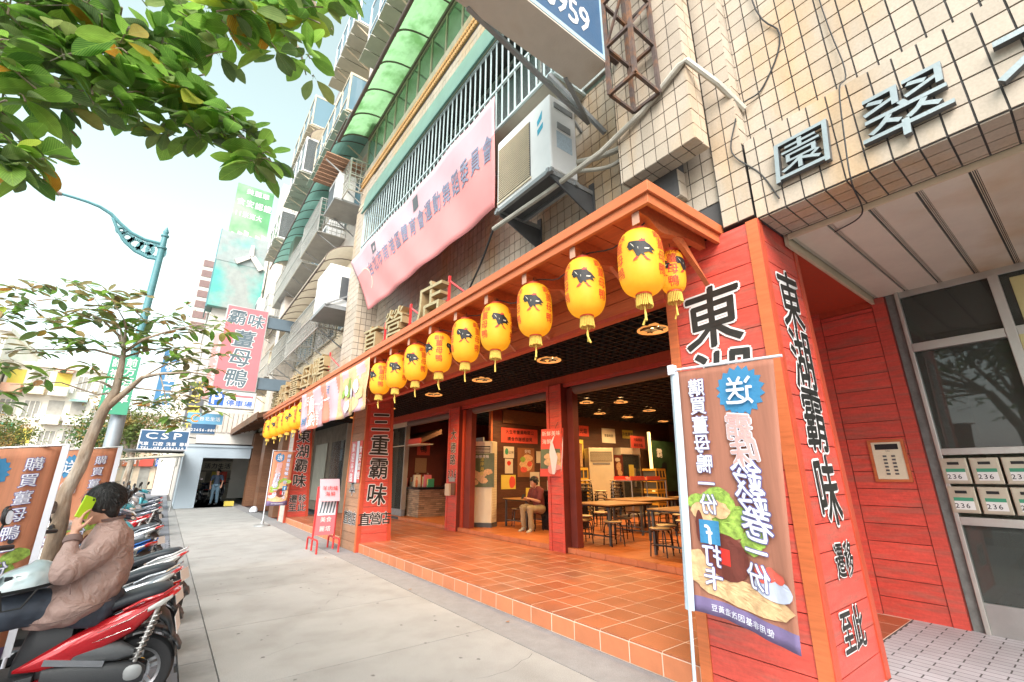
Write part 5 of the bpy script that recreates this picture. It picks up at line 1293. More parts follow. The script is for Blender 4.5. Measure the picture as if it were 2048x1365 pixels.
# ------------------------------------------------------------------ scooters
def disc_wheel(root, cx, r=.215, w_=.10, lod=1, y=0.):
    Mx = Matrix.Rotation(math.pi/2, 3, 'X'); n = 36 if lod else 18
    prof = [(r*.66, -w_*.42), (r*.80, -w_*.5), (r*.93, -w_*.42), (r, -w_*.15), (r, w_*.15), (r*.93, w_*.42), (r*.80, w_*.5), (r*.66, w_*.42), (r*.66, -w_*.42)]
    wh = MB().lathe(prof, (cx, y, r), n, M=Mx, cap=False).build('tyre', M_tyre, root, smooth=True)
    m = MB(); m.lathe([(r*.58, -w_*.34), (r*.665, -w_*.40), (r*.665, w_*.40), (r*.58, w_*.34), (r*.58, -w_*.34)], (cx, y, r), n, M=Mx, cap=False)
    m.lathe([(.001, -.03), (.045, -.03), (.045, .03), (.001, .03)], (cx, y, r), 14, M=Mx)
    for k in range(5):
        t = k*2*math.pi/5+.3
        for s_ in (-.16, .16): m.bar((cx+.035*math.cos(t+s_*3), y, r+.035*math.sin(t+s_*3)), (cx+r*.62*math.cos(t+s_), y, r+r*.62*math.sin(t+s_)), .022, .014, up=(0, 1, 0))
    m.build('rim', M_alloy, wh, smooth=True)
    if lod:
        m = MB(); m.lathe([(.05, -.004), (.085, -.004), (.085, .004), (.05, .004)], (cx, y+.052, r), 24, M=Mx); m.build('brake_disc', M_chrome, wh)
    return wh
def scooter(label, mat, loc, rz, seat=None, lod=1, plate=True, panel2=None):
    o = V((0, 0, 0)); Yh, Zh = V((0, 1, 0)), V((0, 0, 1)); seat = seat or M_seatv
    root = thing('scooter', label, 'scooter', (0, 0, 0), 'scooters parked along the pavement')
    def L(secs, name, m_, n=16, pw=2.6, par=None, **k):
        mb = MB(); mb.loft([(V((x, y, z)), Yh*hw, Zh*hh) for x, y, z, hw, hh in secs], n, pw); return mb.build(name, m_, par or root, smooth=True, **k)
    # tail and side panels, one each side
    for s in (1, -1):
        mb = MB(); S_ = [(-.42, .015, .835, .02, .012), (-.36, .055, .80, .035, .035), (-.24, .085, .745, .05, .062), (-.05, .115, .66, .055, .105), (.14, .135, .575, .045, .118), (.32, .14, .495, .038, .100), (.46, .135, .43, .028, .066), (.60, .125, .385, .010, .012)]
        mb.loft([(V((x, s*y, z)), Yh*hw, Zh*hh) for x, y, z, hw, hh in S_], 14, 2.3); mb.build('side_panel', mat, root, smooth=True)
        # light crease strips
        if lod:
            mb = MB(); mb.tube([(-.16, s*.175, .735), (.0, s*.178, .672), (.18, s*.182, .60)], [.002, .0045, .002], 6); mb.tube([(-.02, s*.172, .60), (.16, s*.176, .54), (.36, s*.168, .475)], [.002, .004, .002], 6); mb.build('chrome_strip', M_chrome, root, smooth=True)
            mb = MB(); mb.tube([(-.30, s*.15, .835), (-.08, s*.165, .80), (.06, s*.15, .74)], [.014, .015, .010], 8); mb.tube([(-.30, s*.15, .835), (-.44, s*.06, .885)], [.014, .012], 8); mb.build('grab_rail', mat, root, smooth=True)
    L([(-.40, 0, .80, .05, .02), (-.30, 0, .765, .09, .05), (-.1, 0, .68, .12, .08), (.2, 0, .55, .13, .10), (.46, 0, .43, .11, .08)], 'tail_core', M_plastic)
    # seat
    L([(-.36, 0, .865, .05, .02), (-.28, 0, .855, .115, .045), (-.12, 0, .835, .135, .055), (.06, 0, .80, .14, .055), (.2, 0, .745, .145, .055), (.4, 0, .725, .13, .055), (.54, 0, .72, .09, .05), (.60, 0, .70, .05, .035)], 'seat', seat, 18, 2.8)
    # lights
    L([(-.47, 0, .835, .05, .012), (-.42, 0, .82, .09, .028), (-.34, 0, .785, .10, .030), (-.30, 0, .775, .07, .015)], 'tail_light', M_tail)
    for s in (1, -1):
        mb = MB(); mb.loft([(V((-.40, s*.105, .80)), Yh*.010, Zh*.012), (V((-.30, s*.138, .765)), Yh*.016, Zh*.03), (V((-.16, s*.165, .725)), Yh*.010, Zh*.018)], 10); mb.build('indicator', M_clear, root, smooth=True)
    # rear fender, plate
    L([(-.28, 0, .66, .10, .05), (-.38, 0, .60, .085, .04), (-.46, 0, .48, .075, .022), (-.53, 0, .34, .065, .012), (-.56, 0, .27, .05, .008)], 'rear_fender', M_plastic)
    if plate:
        n_ = V((-.92, 0, .38)).normalized(); f = P((-.485, 0, .555), -Yh, V((.38, 0, .92)).normalized())
        m = MB(); m.prism([(-.13, -.075), (.13, -.075), (.13, .075), (-.13, .075)], f, .012, .016); m.build('number_plate', M_white, root)
    mb = MB()
    for k in range(9):
        t0, t1 = lerp(.55, 2.75, k/9), lerp(.55, 2.75, (k+1)/9); r_ = .255
        mb.quad((r_*math.cos(t0), -.07, .215+r_*math.sin(t0)), (r_*math.cos(t0), .07, .215+r_*math.sin(t0)), (r_*math.cos(t1), .07, .215+r_*math.sin(t1)), (r_*math.cos(t1), -.07, .215+r_*math.sin(t1)))
    mb.build('hugger', M_plastic, root, solid=.012, smooth=True)
    disc_wheel(root, 0, lod=lod); fw = disc_wheel(root, 1.26, lod=lod, w_=.09)
    # engine case on the left (+Y when facing +X), shock, stand
    L([(-.06, .12, .22, .03, .04), (.0, .125, .23, .045, .075), (.14, .13, .25, .05, .075), (.32, .13, .27, .05, .085), (.46, .12, .29, .035, .06)], 'engine_case', M_plastic, 16, 3)
    L([(.02, .11, .36, .03, .02), (.10, .12, .38, .05, .055), (.32, .12, .40, .05, .06), (.42, .11, .40, .03, .03)], 'air_box', M_dgrey, 14, 3)
    L([(.1, 0, .33, .11, .10), (.40, 0, .32, .11, .10), (.52, 0, .34, .09, .08)], 'engine', M_dgrey)
    if lod:
        m = MB()
        for s in (1, -1):
            m.tube([(.02, s*.135, .23), (-.07, s*.125, .64)], .013, 8); N = 60; m.tube([(.005-.07*k/N+.027*math.cos(k*.9), s*.133+.027*math.sin(k*.9), .32+.26*k/N) for k in range(N+1)], .0055, 5)
        m.build('shock_absorber', M_steel, root, smooth=True)
        m = MB(); m.bar((.16, .175, .33), (.46, .165, .385), .012, .035); m.build('case_trim', M_chrome, root); m = MB(); m.loft([(V((.0, .172, .25)), V((.05, 0, 0)), V((0, 0, .045))), (V((.0, .182, .25)), V((.03, 0, 0)), V((0, 0, .03)))], 16); m.build('case_cover', M_grey, root, smooth=True)
        m = MB(); m.tube([(.35, .12, .2), (.22, .17, .02)], .011); m.tube([(.35, -.12, .2), (.22, -.17, .02)], .011); m.tube([(.22, .17, .02), (.22, -.17, .02)], .011); m.build('centre_stand', M_black, root)
        m = MB(); m.tube([(.42, -.12, .22), (.1, -.16, .22), (-.12, -.17, .27)], [.02, .045, .05], 14); m.tube([(-.12, -.17, .27), (-.21, -.175, .295)], [.052, .046], 14); m.build('exhaust', M_dgrey, root, smooth=True)
    # under-seat shell and floor, leg shield, front
    L([(.36, 0, .48, .14, .12), (.52, 0, .46, .13, .18), (.58, 0, .42, .11, .16), (.62, 0, .34, .09, .08)], 'seat_shell', M_plastic, 16, 3)
    L([(.50, 0, .285, .14, .04), (.60, 0, .28, .16, .035), (.88, 0, .28, .16, .035), (.98, 0, .34, .14, .05)], 'floorboard', M_plastic, 14, 4)
    L([(.40, 0, .25, .15, .035), (.60, 0, .235, .17, .03), (.90, 0, .235, .165, .03), (1.0, 0, .27, .12, .03)], 'lower_cowl', panel2 or mat, 14, 3)
    mb = MB(); mb.loft([(V((.98, 0, .30)), Yh*.15, V((.035, 0, 0))), (V((1.00, 0, .45)), Yh*.19, V((.045, 0, 0))), (V((1.0, 0, .62)), Yh*.205, V((.055, 0, 0))), (V((.98, 0, .78)), Yh*.17, V((.06, 0, 0))), (V((.95, 0, .90)), Yh*.10, V((.05, 0, 0)))], 18, 2.6); mb.build('leg_shield', mat, root, smooth=True)
    L([(1.00, 0, .60, .15, .14), (1.10, 0, .58, .12, .13), (1.20, 0, .52, .07, .08), (1.26, 0, .47, .02, .02)], 'front_cowl', mat)
    L([(1.12, 0, .46, .055, .02), (1.22, 0, .475, .06, .025), (1.34, 0, .46, .055, .022), (1.46, 0, .39, .04, .012)], 'front_fender', mat)
    m = MB(); m.tube([(1.26, .07, .215), (1.14, .06, .52)], .016); m.tube([(1.26, -.07, .215), (1.14, -.06, .52)], .016); m.build('fork', M_dgrey, root)
    L([(.86, 0, .985, .06, .03), (.93, 0, 1.0, .15, .05), (1.0, 0, .985, .17, .055), (1.08, 0, .95, .11, .05), (1.13, 0, .92, .05, .03)], 'handlebar_cowl', mat if lod else M_plastic)
    mb = MB(); mb.loft([(V((1.10, 0, .935)), Yh*.09, V((-.02, 0, .04))), (V((1.135, 0, .925)), Yh*.06, V((-.015, 0, .03)))], 16); mb.build('headlight', M_clear, root, smooth=True)
    for s in (1, -1):
        m = MB(); m.tube([(.96, s*.14, 1.0), (.92, s*.26, 1.02), (.89, s*.345, 1.015)], [.016, .018, .018], 10); g_ = m.build('handlebar', M_plastic, root, smooth=True)
        m = MB(); m.tube([(.96, s*.20, 1.0), (.98, s*.36, 1.0)], .006, 6); m.build('brake_lever', M_chrome, g_)
        m = MB(); m.tube([(.95, s*.21, 1.03), (.96, s*.25, 1.10), (.95, s*.30, 1.18)], .007, 6); mi = m.build('mirror', M_black, root, smooth=True)
        m = MB(); m.loft([(V((.975, s*.33, 1.215)), V((0, .05, .01)), V((0, 0, .035))), (V((.96, s*.33, 1.215)), V((0, .075, .01)), V((0, 0, .052))), (V((.945, s*.33, 1.215)), V((0, .076, .01)), V((0, 0, .053)))], 16); m.build('mirror_shell', M_black, mi, smooth=True)
        m = MB(); m.loft([(V((.9435, s*.33, 1.215)), V((0, .068, .01)), V((0, 0, .046))), (V((.942, s*.33, 1.215)), V((0, .067, .01)), V((0, 0, .045)))], 16); m.build('mirror_glass', M_chrome, mi)
    for o_ in list(kids(root)):
        if o_.name.split('.')[0] in ('side_panel', 'tail_core', 'seat', 'tail_light', 'indicator', 'rear_fender', 'number_plate', 'chrome_strip', 'grab_rail'):
            for v in o_.data.vertices: v.co.x = v.co.x*(.88 if v.co.x > 0 else .52)+.07; v.co.z = .22+(v.co.z-.22)*.78
    root.location = loc; root.rotation_euler.z = rz
    return root
hero = scooter('glossy red scooter in the foreground, man in a brown jacket sitting on it', M_sred, (.07, 4.43, -.01), math.pi-.10)
REM = lambda c: {'scooter_red': c}
cfg = [('white and grey scooter directly behind the red one, pale side panel', 'scooter_silver', (.10, 5.30, 0), -.22), ('white scooter with large red tail lamp, third in the row', 'scooter_white', (.17, 6.30, 0), -.30), ('bright blue scooter beyond the white one with the red lamp', 'scooter_blue', (-.10, 7.45, 0), -.62),
       ('dark scooter turned round to face the pavement beyond the blue one', 'scooter_dark', (-1.35, 8.5, 0), 3.0), ('silver scooter parked fifth in the row behind the rider', 'scooter_silver', (-.05, 9.6, 0), -.5), ('teal scooter turned round in the middle of the parked row', 'scooter_teal', (-1.4, 10.9, 0), 2.8), ('small red scooter in the middle of the parked row', 'scooter_red', (-.25, 11.9, 0), -.3), ('pale scooter facing the pavement in the thick of the row', 'scooter_white', (-1.5, 13.2, 0), 3.3), ('dark scooter near the bending rider', 'scooter_dark', (-.1, 14.9, 0), -.2), ('silver scooter facing the pavement beside the bending rider', 'scooter_silver', (-1.5, 16.2, 0), 3.0), ('dark scooter last but two in the row', 'scooter_dark', (-.1, 17.6, 0), -.4), ('teal scooter last but one in the row', 'scooter_teal', (-1.4, 19.2, 0), 2.9), ('dark scooter at the far end of the row', 'scooter_dark', (-.1, 21, 0), -.2)]
for lab, c, loc, a in cfg: dup(hero, loc, lab, rz=math.pi+a, remat=REM(c))
for i, (x, y, a) in enumerate(((1.45, 29.2, 1.2), (1.9, 30.0, 1.5), (2.45, 30.8, 1.3))):
    dup(hero, (x, y, .02), f'{["leftmost", "middle", "rightmost"][i]} dark scooter inside the grey gateway', rz=a, remat=REM('scooter_dark'), group='scooters inside the gateway')
# white scooter nose showing left of the red one
dup(hero, (-1.9, 6.4, 0), 'white scooter facing the pavement left of the seated man, mostly hidden by him', rz=-.5, remat=REM('scooter_white'))
# ------------------------------------------------------------------ people
def ell(mb, c, ax, ay, az, n=18, k=9, pw=2.0):
    c, ax, ay, az = V(c), V(ax), V(ay), V(az); S_ = []
    for i in range(k+1):
        t = -math.pi/2+math.pi*i/k; t = max(-1.5, min(1.5, t)); S_.append((c+az*math.sin(t), ax*math.cos(t), ay*math.cos(t)))
    mb.loft(S_, n, pw)
def limb(mb, pts, rs, n=14):
    # round tube with a ball at each end so joints fuse
    P_, R_ = [], []
    for i in range(len(pts)-1):
        a, b = V(pts[i]), V(pts[i+1]); K = 5
        for k in range(K+(1 if i == len(pts)-2 else 0)): t = k/K; P_.append(a.lerp(b, t)); R_.append(lerp(rs[i], rs[i+1], t))
    mb.tube(P_, R_, n)
    for p, r in zip(pts, rs): ell(mb, p, (r*.98, 0, 0), (0, r*.98, 0), (0, 0, r*.98), 12, 6)
def hand(mb, wrist, d, nrm, s=1., curl=.5, thumb=1, spread=.12, cm=None):
    """palm and five unequal fingers; nrm = direction the palm faces"""
    d = V(d).normalized(); nrm = V(nrm); nrm = (nrm-d*nrm.dot(d)).normalized(); sd = d.cross(nrm)*thumb; w0 = V(wrist)
    mb.loft([(w0-d*.01*s, sd*.026*s, nrm*.018*s), (w0+d*.03*s, sd*.036*s, nrm*.016*s), (w0+d*.07*s, sd*.042*s, nrm*.014*s), (w0+d*.095*s, sd*.041*s, nrm*.011*s)], 14, 2.6)
    for k, (off, ln_) in enumerate(((.031, .072), (.011, .082), (-.010, .077), (-.030, .060))):
        cu = curl if cm is None else cm[k]; p = w0+d*.085*s+sd*off*s; dd = (d+sd*off*spread*8).normalized(); r = [.0092, .0086, .0080, .0068]; pts = [p]
        for j, f_ in enumerate((.45, .32, .24)):
            a = cu*(.55 if j == 0 else .8); dd = (dd*math.cos(a)+nrm*math.sin(a)).normalized(); p = p+dd*ln_*f_*s*1.05; pts.append(p)
        limb(mb, pts, [q*s for q in r], 8)
    p = w0+d*.025*s+sd*.03*s; dd = (d*.55+sd*.75+nrm*.35).normalized(); pts = [p]
    for j, l in enumerate((.036, .030, .024)): pts.append(pts[-1]+dd*l*s); dd = (dd+d*.35+nrm*.15-sd*.25).normalized()
    limb(mb, pts, [.0125*s, .0108*s, .0095*s, .0075*s], 8)
def head(mb, c, f, up, s=1.):
    """skull, jaw, brow, nose, lips, ears; f = facing direction"""
    f = V(f).normalized(); up = V(up); up = (up-f*up.dot(f)).normalized(); r = f.cross(up); c = V(c)
    q = lambda x, y, z: c+(r*x+f*y+up*z)*s
    ell(mb, q(0, -.012, .022), r*.074*s, f*.092*s, up*.093*s, 22, 12)
    mb.loft([(q(0, .032, -.118), r*.022*s, f*.022*s), (q(0, .026, -.10), r*.040*s, f*.046*s), (q(0, .014, -.06), r*.056*s, f*.066*s), (q(0, .008, -.01), r*.066*s, f*.078*s), (q(0, .0, .05), r*.068*s, f*.082*s)], 20, 2.3)
    mb.loft([(q(0, .082, .018), r*.008*s, f*.006*s), (q(0, .092, -.010), r*.011*s, f*.012*s), (q(0, .098, -.030), r*.016*s, f*.016*s), (q(0, .086, -.040), r*.012*s, f*.010*s)], 12)
    ell(mb, q(0, .078, .032), r*.046*s, f*.016*s, up*.010*s, 12, 6)
    for sx in (-1, 1):
        ell(mb, q(sx*.076, -.012, -.008), (r*.008+f*.004*sx)*s, f*.018*s, up*.032*s, 10, 6); ell(mb, q(sx*.040, .060, -.022), r*.022*s, f*.02*s, up*.02*s, 10, 6)
    ell(mb, q(0, .080, -.066), r*.024*s, f*.011*s, up*.006*s, 10, 5); ell(mb, q(0, .078, -.078), r*.020*s, f*.011*s, up*.006*s, 10, 5)
    return q, r, f, up
def face_bits(root, q, r, f, up, s=1.):
    for sx in (-1, 1):
        m = MB(); ell(m, q(sx*.032, .074, .010), r*.013*s, f*.008*s, up*.006*s, 12, 6); e_ = m.build('eye', M_flagwh, root, smooth=True)
        m = MB(); ell(m, q(sx*.032, .080, .010), r*.0055*s, f*.003*s, up*.0055*s, 10, 5); m.build('iris', M_black, e_, smooth=True)
        m = MB(); ell(m, q(sx*.033, .084, .030), r*.018*s, f*.004*s, up*.0035*s, 10, 5); m.build('eyebrow', M_hair, root, smooth=True)
    m = MB(); ell(m, q(0, .090, -.072), r*.018*s, f*.003*s, up*.0015*s, 10, 5); m.build('mouth_line', pm('lip', (.30, .10, .08), .5), root, smooth=True)
def hair_cap(root, q, r, f, up, s=1., fr=.045, low=-.06, mat=None, puff=1.):
    m = MB(); ell(m, q(0, -.020, .034), r*.087*s*puff, f*.100*s*puff, up*.094*s*puff, 26, 14)
    m.loft([(q(0, -.058, low-.02), r*.052*s, f*.028*s), (q(0, -.052, low+.02), r*.072*s, f*.045*s), (q(0, -.038, .02), r*.084*s, f*.060*s)], 20)
    for sx in (-1, 1): m.loft([(q(sx*.078, -.010, -.028), r*.007*s, f*.014*s), (q(sx*.079, -.012, .02), r*.010*s, f*.036*s), (q(sx*.07, -.01, .06), r*.014*s, f*.06*s)], 12)
    # fringe tufts and loose locks
    rr = random.Random(3)
    for k in range(46):
        t = rr.uniform(0, 2*math.pi); el = rr.uniform(-.3, 1.0)
        a = q(.078*math.cos(t)*math.cos(el), -.02+.092*math.sin(t)*math.cos(el), .034+.085*math.sin(el)); dv = (a-q(0, -.02, .03)).normalized(); tn = (up*-1+dv*.5+r*rr.uniform(-.5, .5)).normalized()
        if math.sin(t) > .45 and el < .35: continue
        m.tube([a-tn*.01*s, a+tn*.015*s+dv*.004, a+tn*.035*s+dv*.004, a+tn*.05*s], [.011*s, .010*s, .006*s, .002*s], 6)
    hb = MB()
    for k in range(900):
        t = rr.uniform(0, 2*math.pi); el = rr.uniform(-.35, 1.5)
        if math.sin(t) > .45 and el < .35: continue
        a = q(.089*puff*math.cos(t)*math.cos(el), -.02+.103*puff*math.sin(t)*math.cos(el), .034+.097*puff*math.sin(el)); dv = (a-q(0, -.02, .03)).normalized(); tn = (up*-1+dv*rr.uniform(.6, 1.1)+r*rr.uniform(-.6, .6)+f*rr.uniform(-.5, .3)).normalized(); sd = tn.cross(dv).normalized()*.0014*s; L_ = rr.uniform(.03, .06)*s
        b_, c_, d_ = a+dv*.004+tn*L_*.5, a+dv*.002+tn*L_, a-tn*.01
        hb.quad(d_-sd, d_+sd, b_+sd, b_-sd); i = len(hb.v); hb.v += [b_-sd, b_+sd, c_]; hb.face(i, i+1, i+2)
    hb.build('hair_strand', mat or M_hair, root, kind='stuff')
    o = m.build('hair', mat or M_hair, root, smooth=True); rm = o.modifiers.new('r', 'REMESH'); rm.mode = 'VOXEL'; rm.voxel_size = .0045*s; rm.use_smooth_shade = True
    tx = bpy.data.textures.get('hairtex') or bpy.data.textures.new('hairtex', 'CLOUDS'); tx.noise_scale = .018
    d = o.modifiers.new('d', 'DISPLACE'); d.texture = tx; d.strength = .006; d.texture_coords = 'LOCAL'
    return o
def fuse(mb, name, mat, root, vox=.008, sm=4, folds=0., fs=.06):
    o = mb.build(name, mat, root, smooth=False); r_ = o.modifiers.new('r', 'REMESH'); r_.mode = 'VOXEL'; r_.voxel_size = vox; r_.use_smooth_shade = True
    if sm: s_ = o.modifiers.new('s', 'SMOOTH'); s_.factor = .5; s_.iterations = sm
    if folds:
        tx = bpy.data.textures.get('fold'+str(fs)) or bpy.data.textures.new('fold'+str(fs), 'MARBLE'); tx.noise_scale = fs*2; tx.turbulence = 9
        if tx.type == 'MARBLE': tx.marble_type = 'SOFT'; tx.noise_depth = 2
        d = o.modifiers.new('d', 'DISPLACE'); d.texture = tx; d.strength = folds; d.mid_level = .5; d.texture_coords = 'LOCAL'
        s_ = o.modifiers.new('s2', 'SMOOTH'); s_.factor = .5; s_.iterations = 2
    return o
# ---- man on the red scooter, phone at his ear, facing left along the scooter
Ym = 4.45
a_ = lambda x, y, Y=Ym: aY(x, y, Y)
man = thing('person', 'man in a brown jacket phoning with a lime green phone on the red scooter', 'person', (-.2, Ym, .8))
B_ = MB()
hc = a_(203, 1010); fdir = V((-.96, -.12, -.10)); hq = head(B_, hc, fdir, (-.1, 0, 1), 1.06)
neck = a_(222, 1050)
limb(B_, [hc+V((.02, 0, -.05)), neck, neck+V((.03, 0, -.08))], [.052, .054, .07])
sh_l = a_(222, 1083, Ym-.17); el_l = a_(128, 1148, Ym-.30); wr_l = a_(149, 1068, Ym-.16)
hd_d = (a_(160, 1022, Ym-.13)-wr_l)
limb(B_, [sh_l, el_l, wr_l], [.045, .036, .027]); hand(B_, wr_l, hd_d, (.75, .55, .1), 1.02, .75, thumb=-1, cm=(.6, .7, .8, .95))
sh_r = a_(232, 1080, Ym+.19); el_r = a_(170, 1150, Ym+.22); wr_r = a_(112, 1150, Ym+.10)
limb(B_, [sh_r, el_r, wr_r], [.045, .036, .027]); hand(B_, wr_r, (-.9, -.3, -.1), (0, -.2, -1), 1., .5, thumb=1)
limb(B_, [neck+V((.05, 0, -.10)), a_(225, 1120), a_(190, 1190)], [.055, .07, .08]); limb(B_, [neck+V((.05, 0, -.10)), sh_l.lerp(neck, .3)], [.05, .04]); limb(B_, [neck+V((.05, 0, -.10)), sh_r.lerp(neck, .3)], [.05, .04]); 
fuse(B_, 'body', M_skin, man, .0055, 3)
face_bits(man, *hq, 1.06)
hair_cap(man, *hq, 1.10, puff=1.10, low=-.07)
J_ = MB()
for tor in ([(1250, 50, 118, .20), (1230, 54, 172, .27), (1200, 72, 230, .29), (1165, 104, 256, .25), (1125, 138, 270, .215), (1090, 158, 270, .21), (1064, 180, 260, .175), (1046, 196, 246, .11)],):
    J_.loft([((a_(xl, yy)+a_(xr, yy))/2, V((0, w_, 0)), (a_(xr, yy)-a_(xl, yy))/2*(.96 if w_ > .24 else 1)) for yy, xl, xr, w_ in [(y_, l_, r_, d_) for y_, l_, r_, d_ in tor]], 30, 2.4)
limb(J_, [a_(222, 1086, Ym-.13), a_(190, 1112, Ym-.22), el_l+V((.0, 0, .005)), wr_l.lerp(el_l, .12)], [.092, .088, .070, .042], 18)
limb(J_, [a_(236, 1078, Ym+.12), sh_r, el_r, wr_r.lerp(el_r, .12)], [.085, .078, .060, .042], 18)
J_.loft([(neck+V((-.005, 0, .040)), V((0, .066, 0)), V((.064, 0, .01))), (neck+V((.0, 0, .01)), V((0, .072, 0)), V((.070, 0, .01))), (neck+V((.01, 0, -.03)), V((0, .09, 0)), V((.08, 0, .01)))], 20)
for k in range(5):
    t = k/4; p = wr_l.lerp(el_l, .12+t*.30); ell(J_, p, (.046+.006*(k % 2), 0, 0), (0, .046+.006*(k % 2), 0), (0, 0, .014), 14, 6)
jk = fuse(J_, 'jacket', M_jack, man, .007, 4, .022, .11)
M_jack2 = pm('jacket_trim', (.17, .105, .09), .7, var=.1)
m = MB(); m.loft([(neck+V((.004, 0, .034)), V((0, .070, 0)), V((.066, 0, .012))), (neck+V((.0, 0, .052)), V((0, .073, 0)), V((.070, 0, .012))), (neck+V((-.002, 0, .050)), V((0, .066, 0)), V((.062, 0, .012)))], 22, cap=False); m.build('collar', M_jack2, man, smooth=True)
cd_ = (wr_l-el_l).normalized(); cs_ = cd_.cross(V((0, 1, 0))).normalized(); ct_ = cd_.cross(cs_); c0_ = wr_l.lerp(el_l, .13)
m = MB(); m.loft([(c0_-cd_*.030, cs_*.048, ct_*.048), (c0_-cd_*.012, cs_*.050, ct_*.050), (c0_+cd_*.012, cs_*.045, ct_*.045)], 20, 2.1); m.build('cuff', M_jack2, man, smooth=True)
m = MB(); m.tube(sm([a_(146, 1122, Ym-.265), a_(142, 1150, Ym-.30), a_(140, 1190, Ym-.315)]), .0035, 6); m.build('pocket_seam', M_jack2, man)
m = MB(); m.tube(sm([a_(58, 1250, Ym-.20), a_(100, 1247, Ym-.29), a_(150, 1232, Ym-.325), a_(185, 1214, Ym-.30), a_(222, 1200, Ym-.2)]), .004, 6); m.build('hem_seam', M_jack2, man)
# trousers and shoes
T_ = MB(); hipc = a_(195, 1200)
kn_l = V((-.92, Ym-.20, .66)); an_l = V((-.60, Ym-.26, .40))
limb(T_, [hipc+V((0, -.09, -.02)), a_(70, 1215, Ym-.16), kn_l], [.125, .095, .075]); limb(T_, [kn_l, V((-.74, Ym-.24, .36)), V((-.66, Ym-.26, .16))], [.075, .060, .048])
limb(T_, [hipc+V((0, .09, -.02)), V((-.70, Ym+.18, .74)), V((-.95, Ym+.16, .70))], [.125, .095, .075]); limb(T_, [V((-.95, Ym+.16, .70)), V((-.80, Ym+.2, .16))], [.07, .05])
ell(T_, hipc, (.15, 0, 0), (0, .19, 0), (0, 0, .12))
fuse(T_, 'trousers', M_jean, man, .009, 3, .02, .09)
for nm, c, yy in (('shoe', V((-.60, Ym-.26, .06)), 0), ('shoe', V((-.78, Ym+.2, .06)), 0)):
    m = MB(); m.loft([(c+V((.10, 0, .04)), V((0, .030, 0)), V((0, 0, .04))), (c+V((.05, 0, .045)), V((0, .042, 0)), V((0, 0, .055))), (c+V((-.06, 0, .02)), V((0, .048, 0)), V((0, 0, .038))), (c+V((-.17, 0, .0)), V((0, .035, 0)), V((0, 0, .022)))], 16, 2.8); m.build(nm, M_shoe, man, smooth=True)
ph = thing('smartphone', 'lime green cased phone held to the ear of the man in the brown jacket', 'phone', a_(170, 1015, Ym-.12))
u1 = (a_(178, 1002, Ym-.13)-a_(163, 1030, Ym-.16)).normalized(); r1 = (V((.62, .45, -.1))-u1*V((.62, .45, -.1)).dot(u1)).normalized(); n1 = u1.cross(r1); pc_ = a_(172, 1015, Ym-.13)
m = MB(); m.obox(pc_, r1*.038, n1*.005, u1*.072); m.build('case', M_lime, ph, bevel=.004); m = MB(); m.obox(pc_+n1*.0056, r1*.033, n1*.0006, u1*.066); m.build('screen', M_black, ph)
m = MB(); m.obox(pc_-n1*.0056+u1*.055+r1*.02, r1*.006, n1*.0008, u1*.006); m.build('camera_lens', M_black, ph)
hm = thing('helmet', 'silver grey helmet resting on the lap of the man in the brown jacket', 'helmet', a_(58, 1165, 4.25))
c = a_(48, 1172, 4.22); m = MB()
S_ = []
for i in range(9):
    t = i/8*1.5; S_.append((c+V((0, 0, .125*math.sin(t))), V((.155*math.cos(t)**.8+.002, 0, .02)), V((0, .125*math.cos(t)**.8+.002, 0))))
m.loft(S_, 26, 2.1); m.build('shell', M_helm, hm, smooth=True)
MB().loft([(c+V((0, 0, -.004)), V((.158, 0, .02)), V((0, .128, 0))), (c+V((0, 0, -.02)), V((.150, 0, .02)), V((0, .12, 0)))], 26, 2.1).build('rim_trim', M_black, hm, smooth=True)
for k in range(3): MB().obox(c+V((-.06+k*.045, -.10+.005*k, .06)), (.016, 0, 0), (0, .01, 0), (0, -.004, .012)).build('vent', M_plastic, hm, bevel=.003)
MB().loft([(c+V((-.10, -.03, .055)), V((0, .09, 0)), V((.01, 0, .02))), (c+V((-.19, -.04, .005)), V((0, .085, 0)), V((.012, 0, .004)))], 16).build('visor', M_helm, hm, smooth=True)
m = MB(); m.tube([c+V((.08, -.1, 0)), c+V((.03, -.13, -.10)), c+V((-.05, -.12, -.11)), c+V((-.08, -.11, 0))], .006, 6); m.build('strap', M_black, hm)
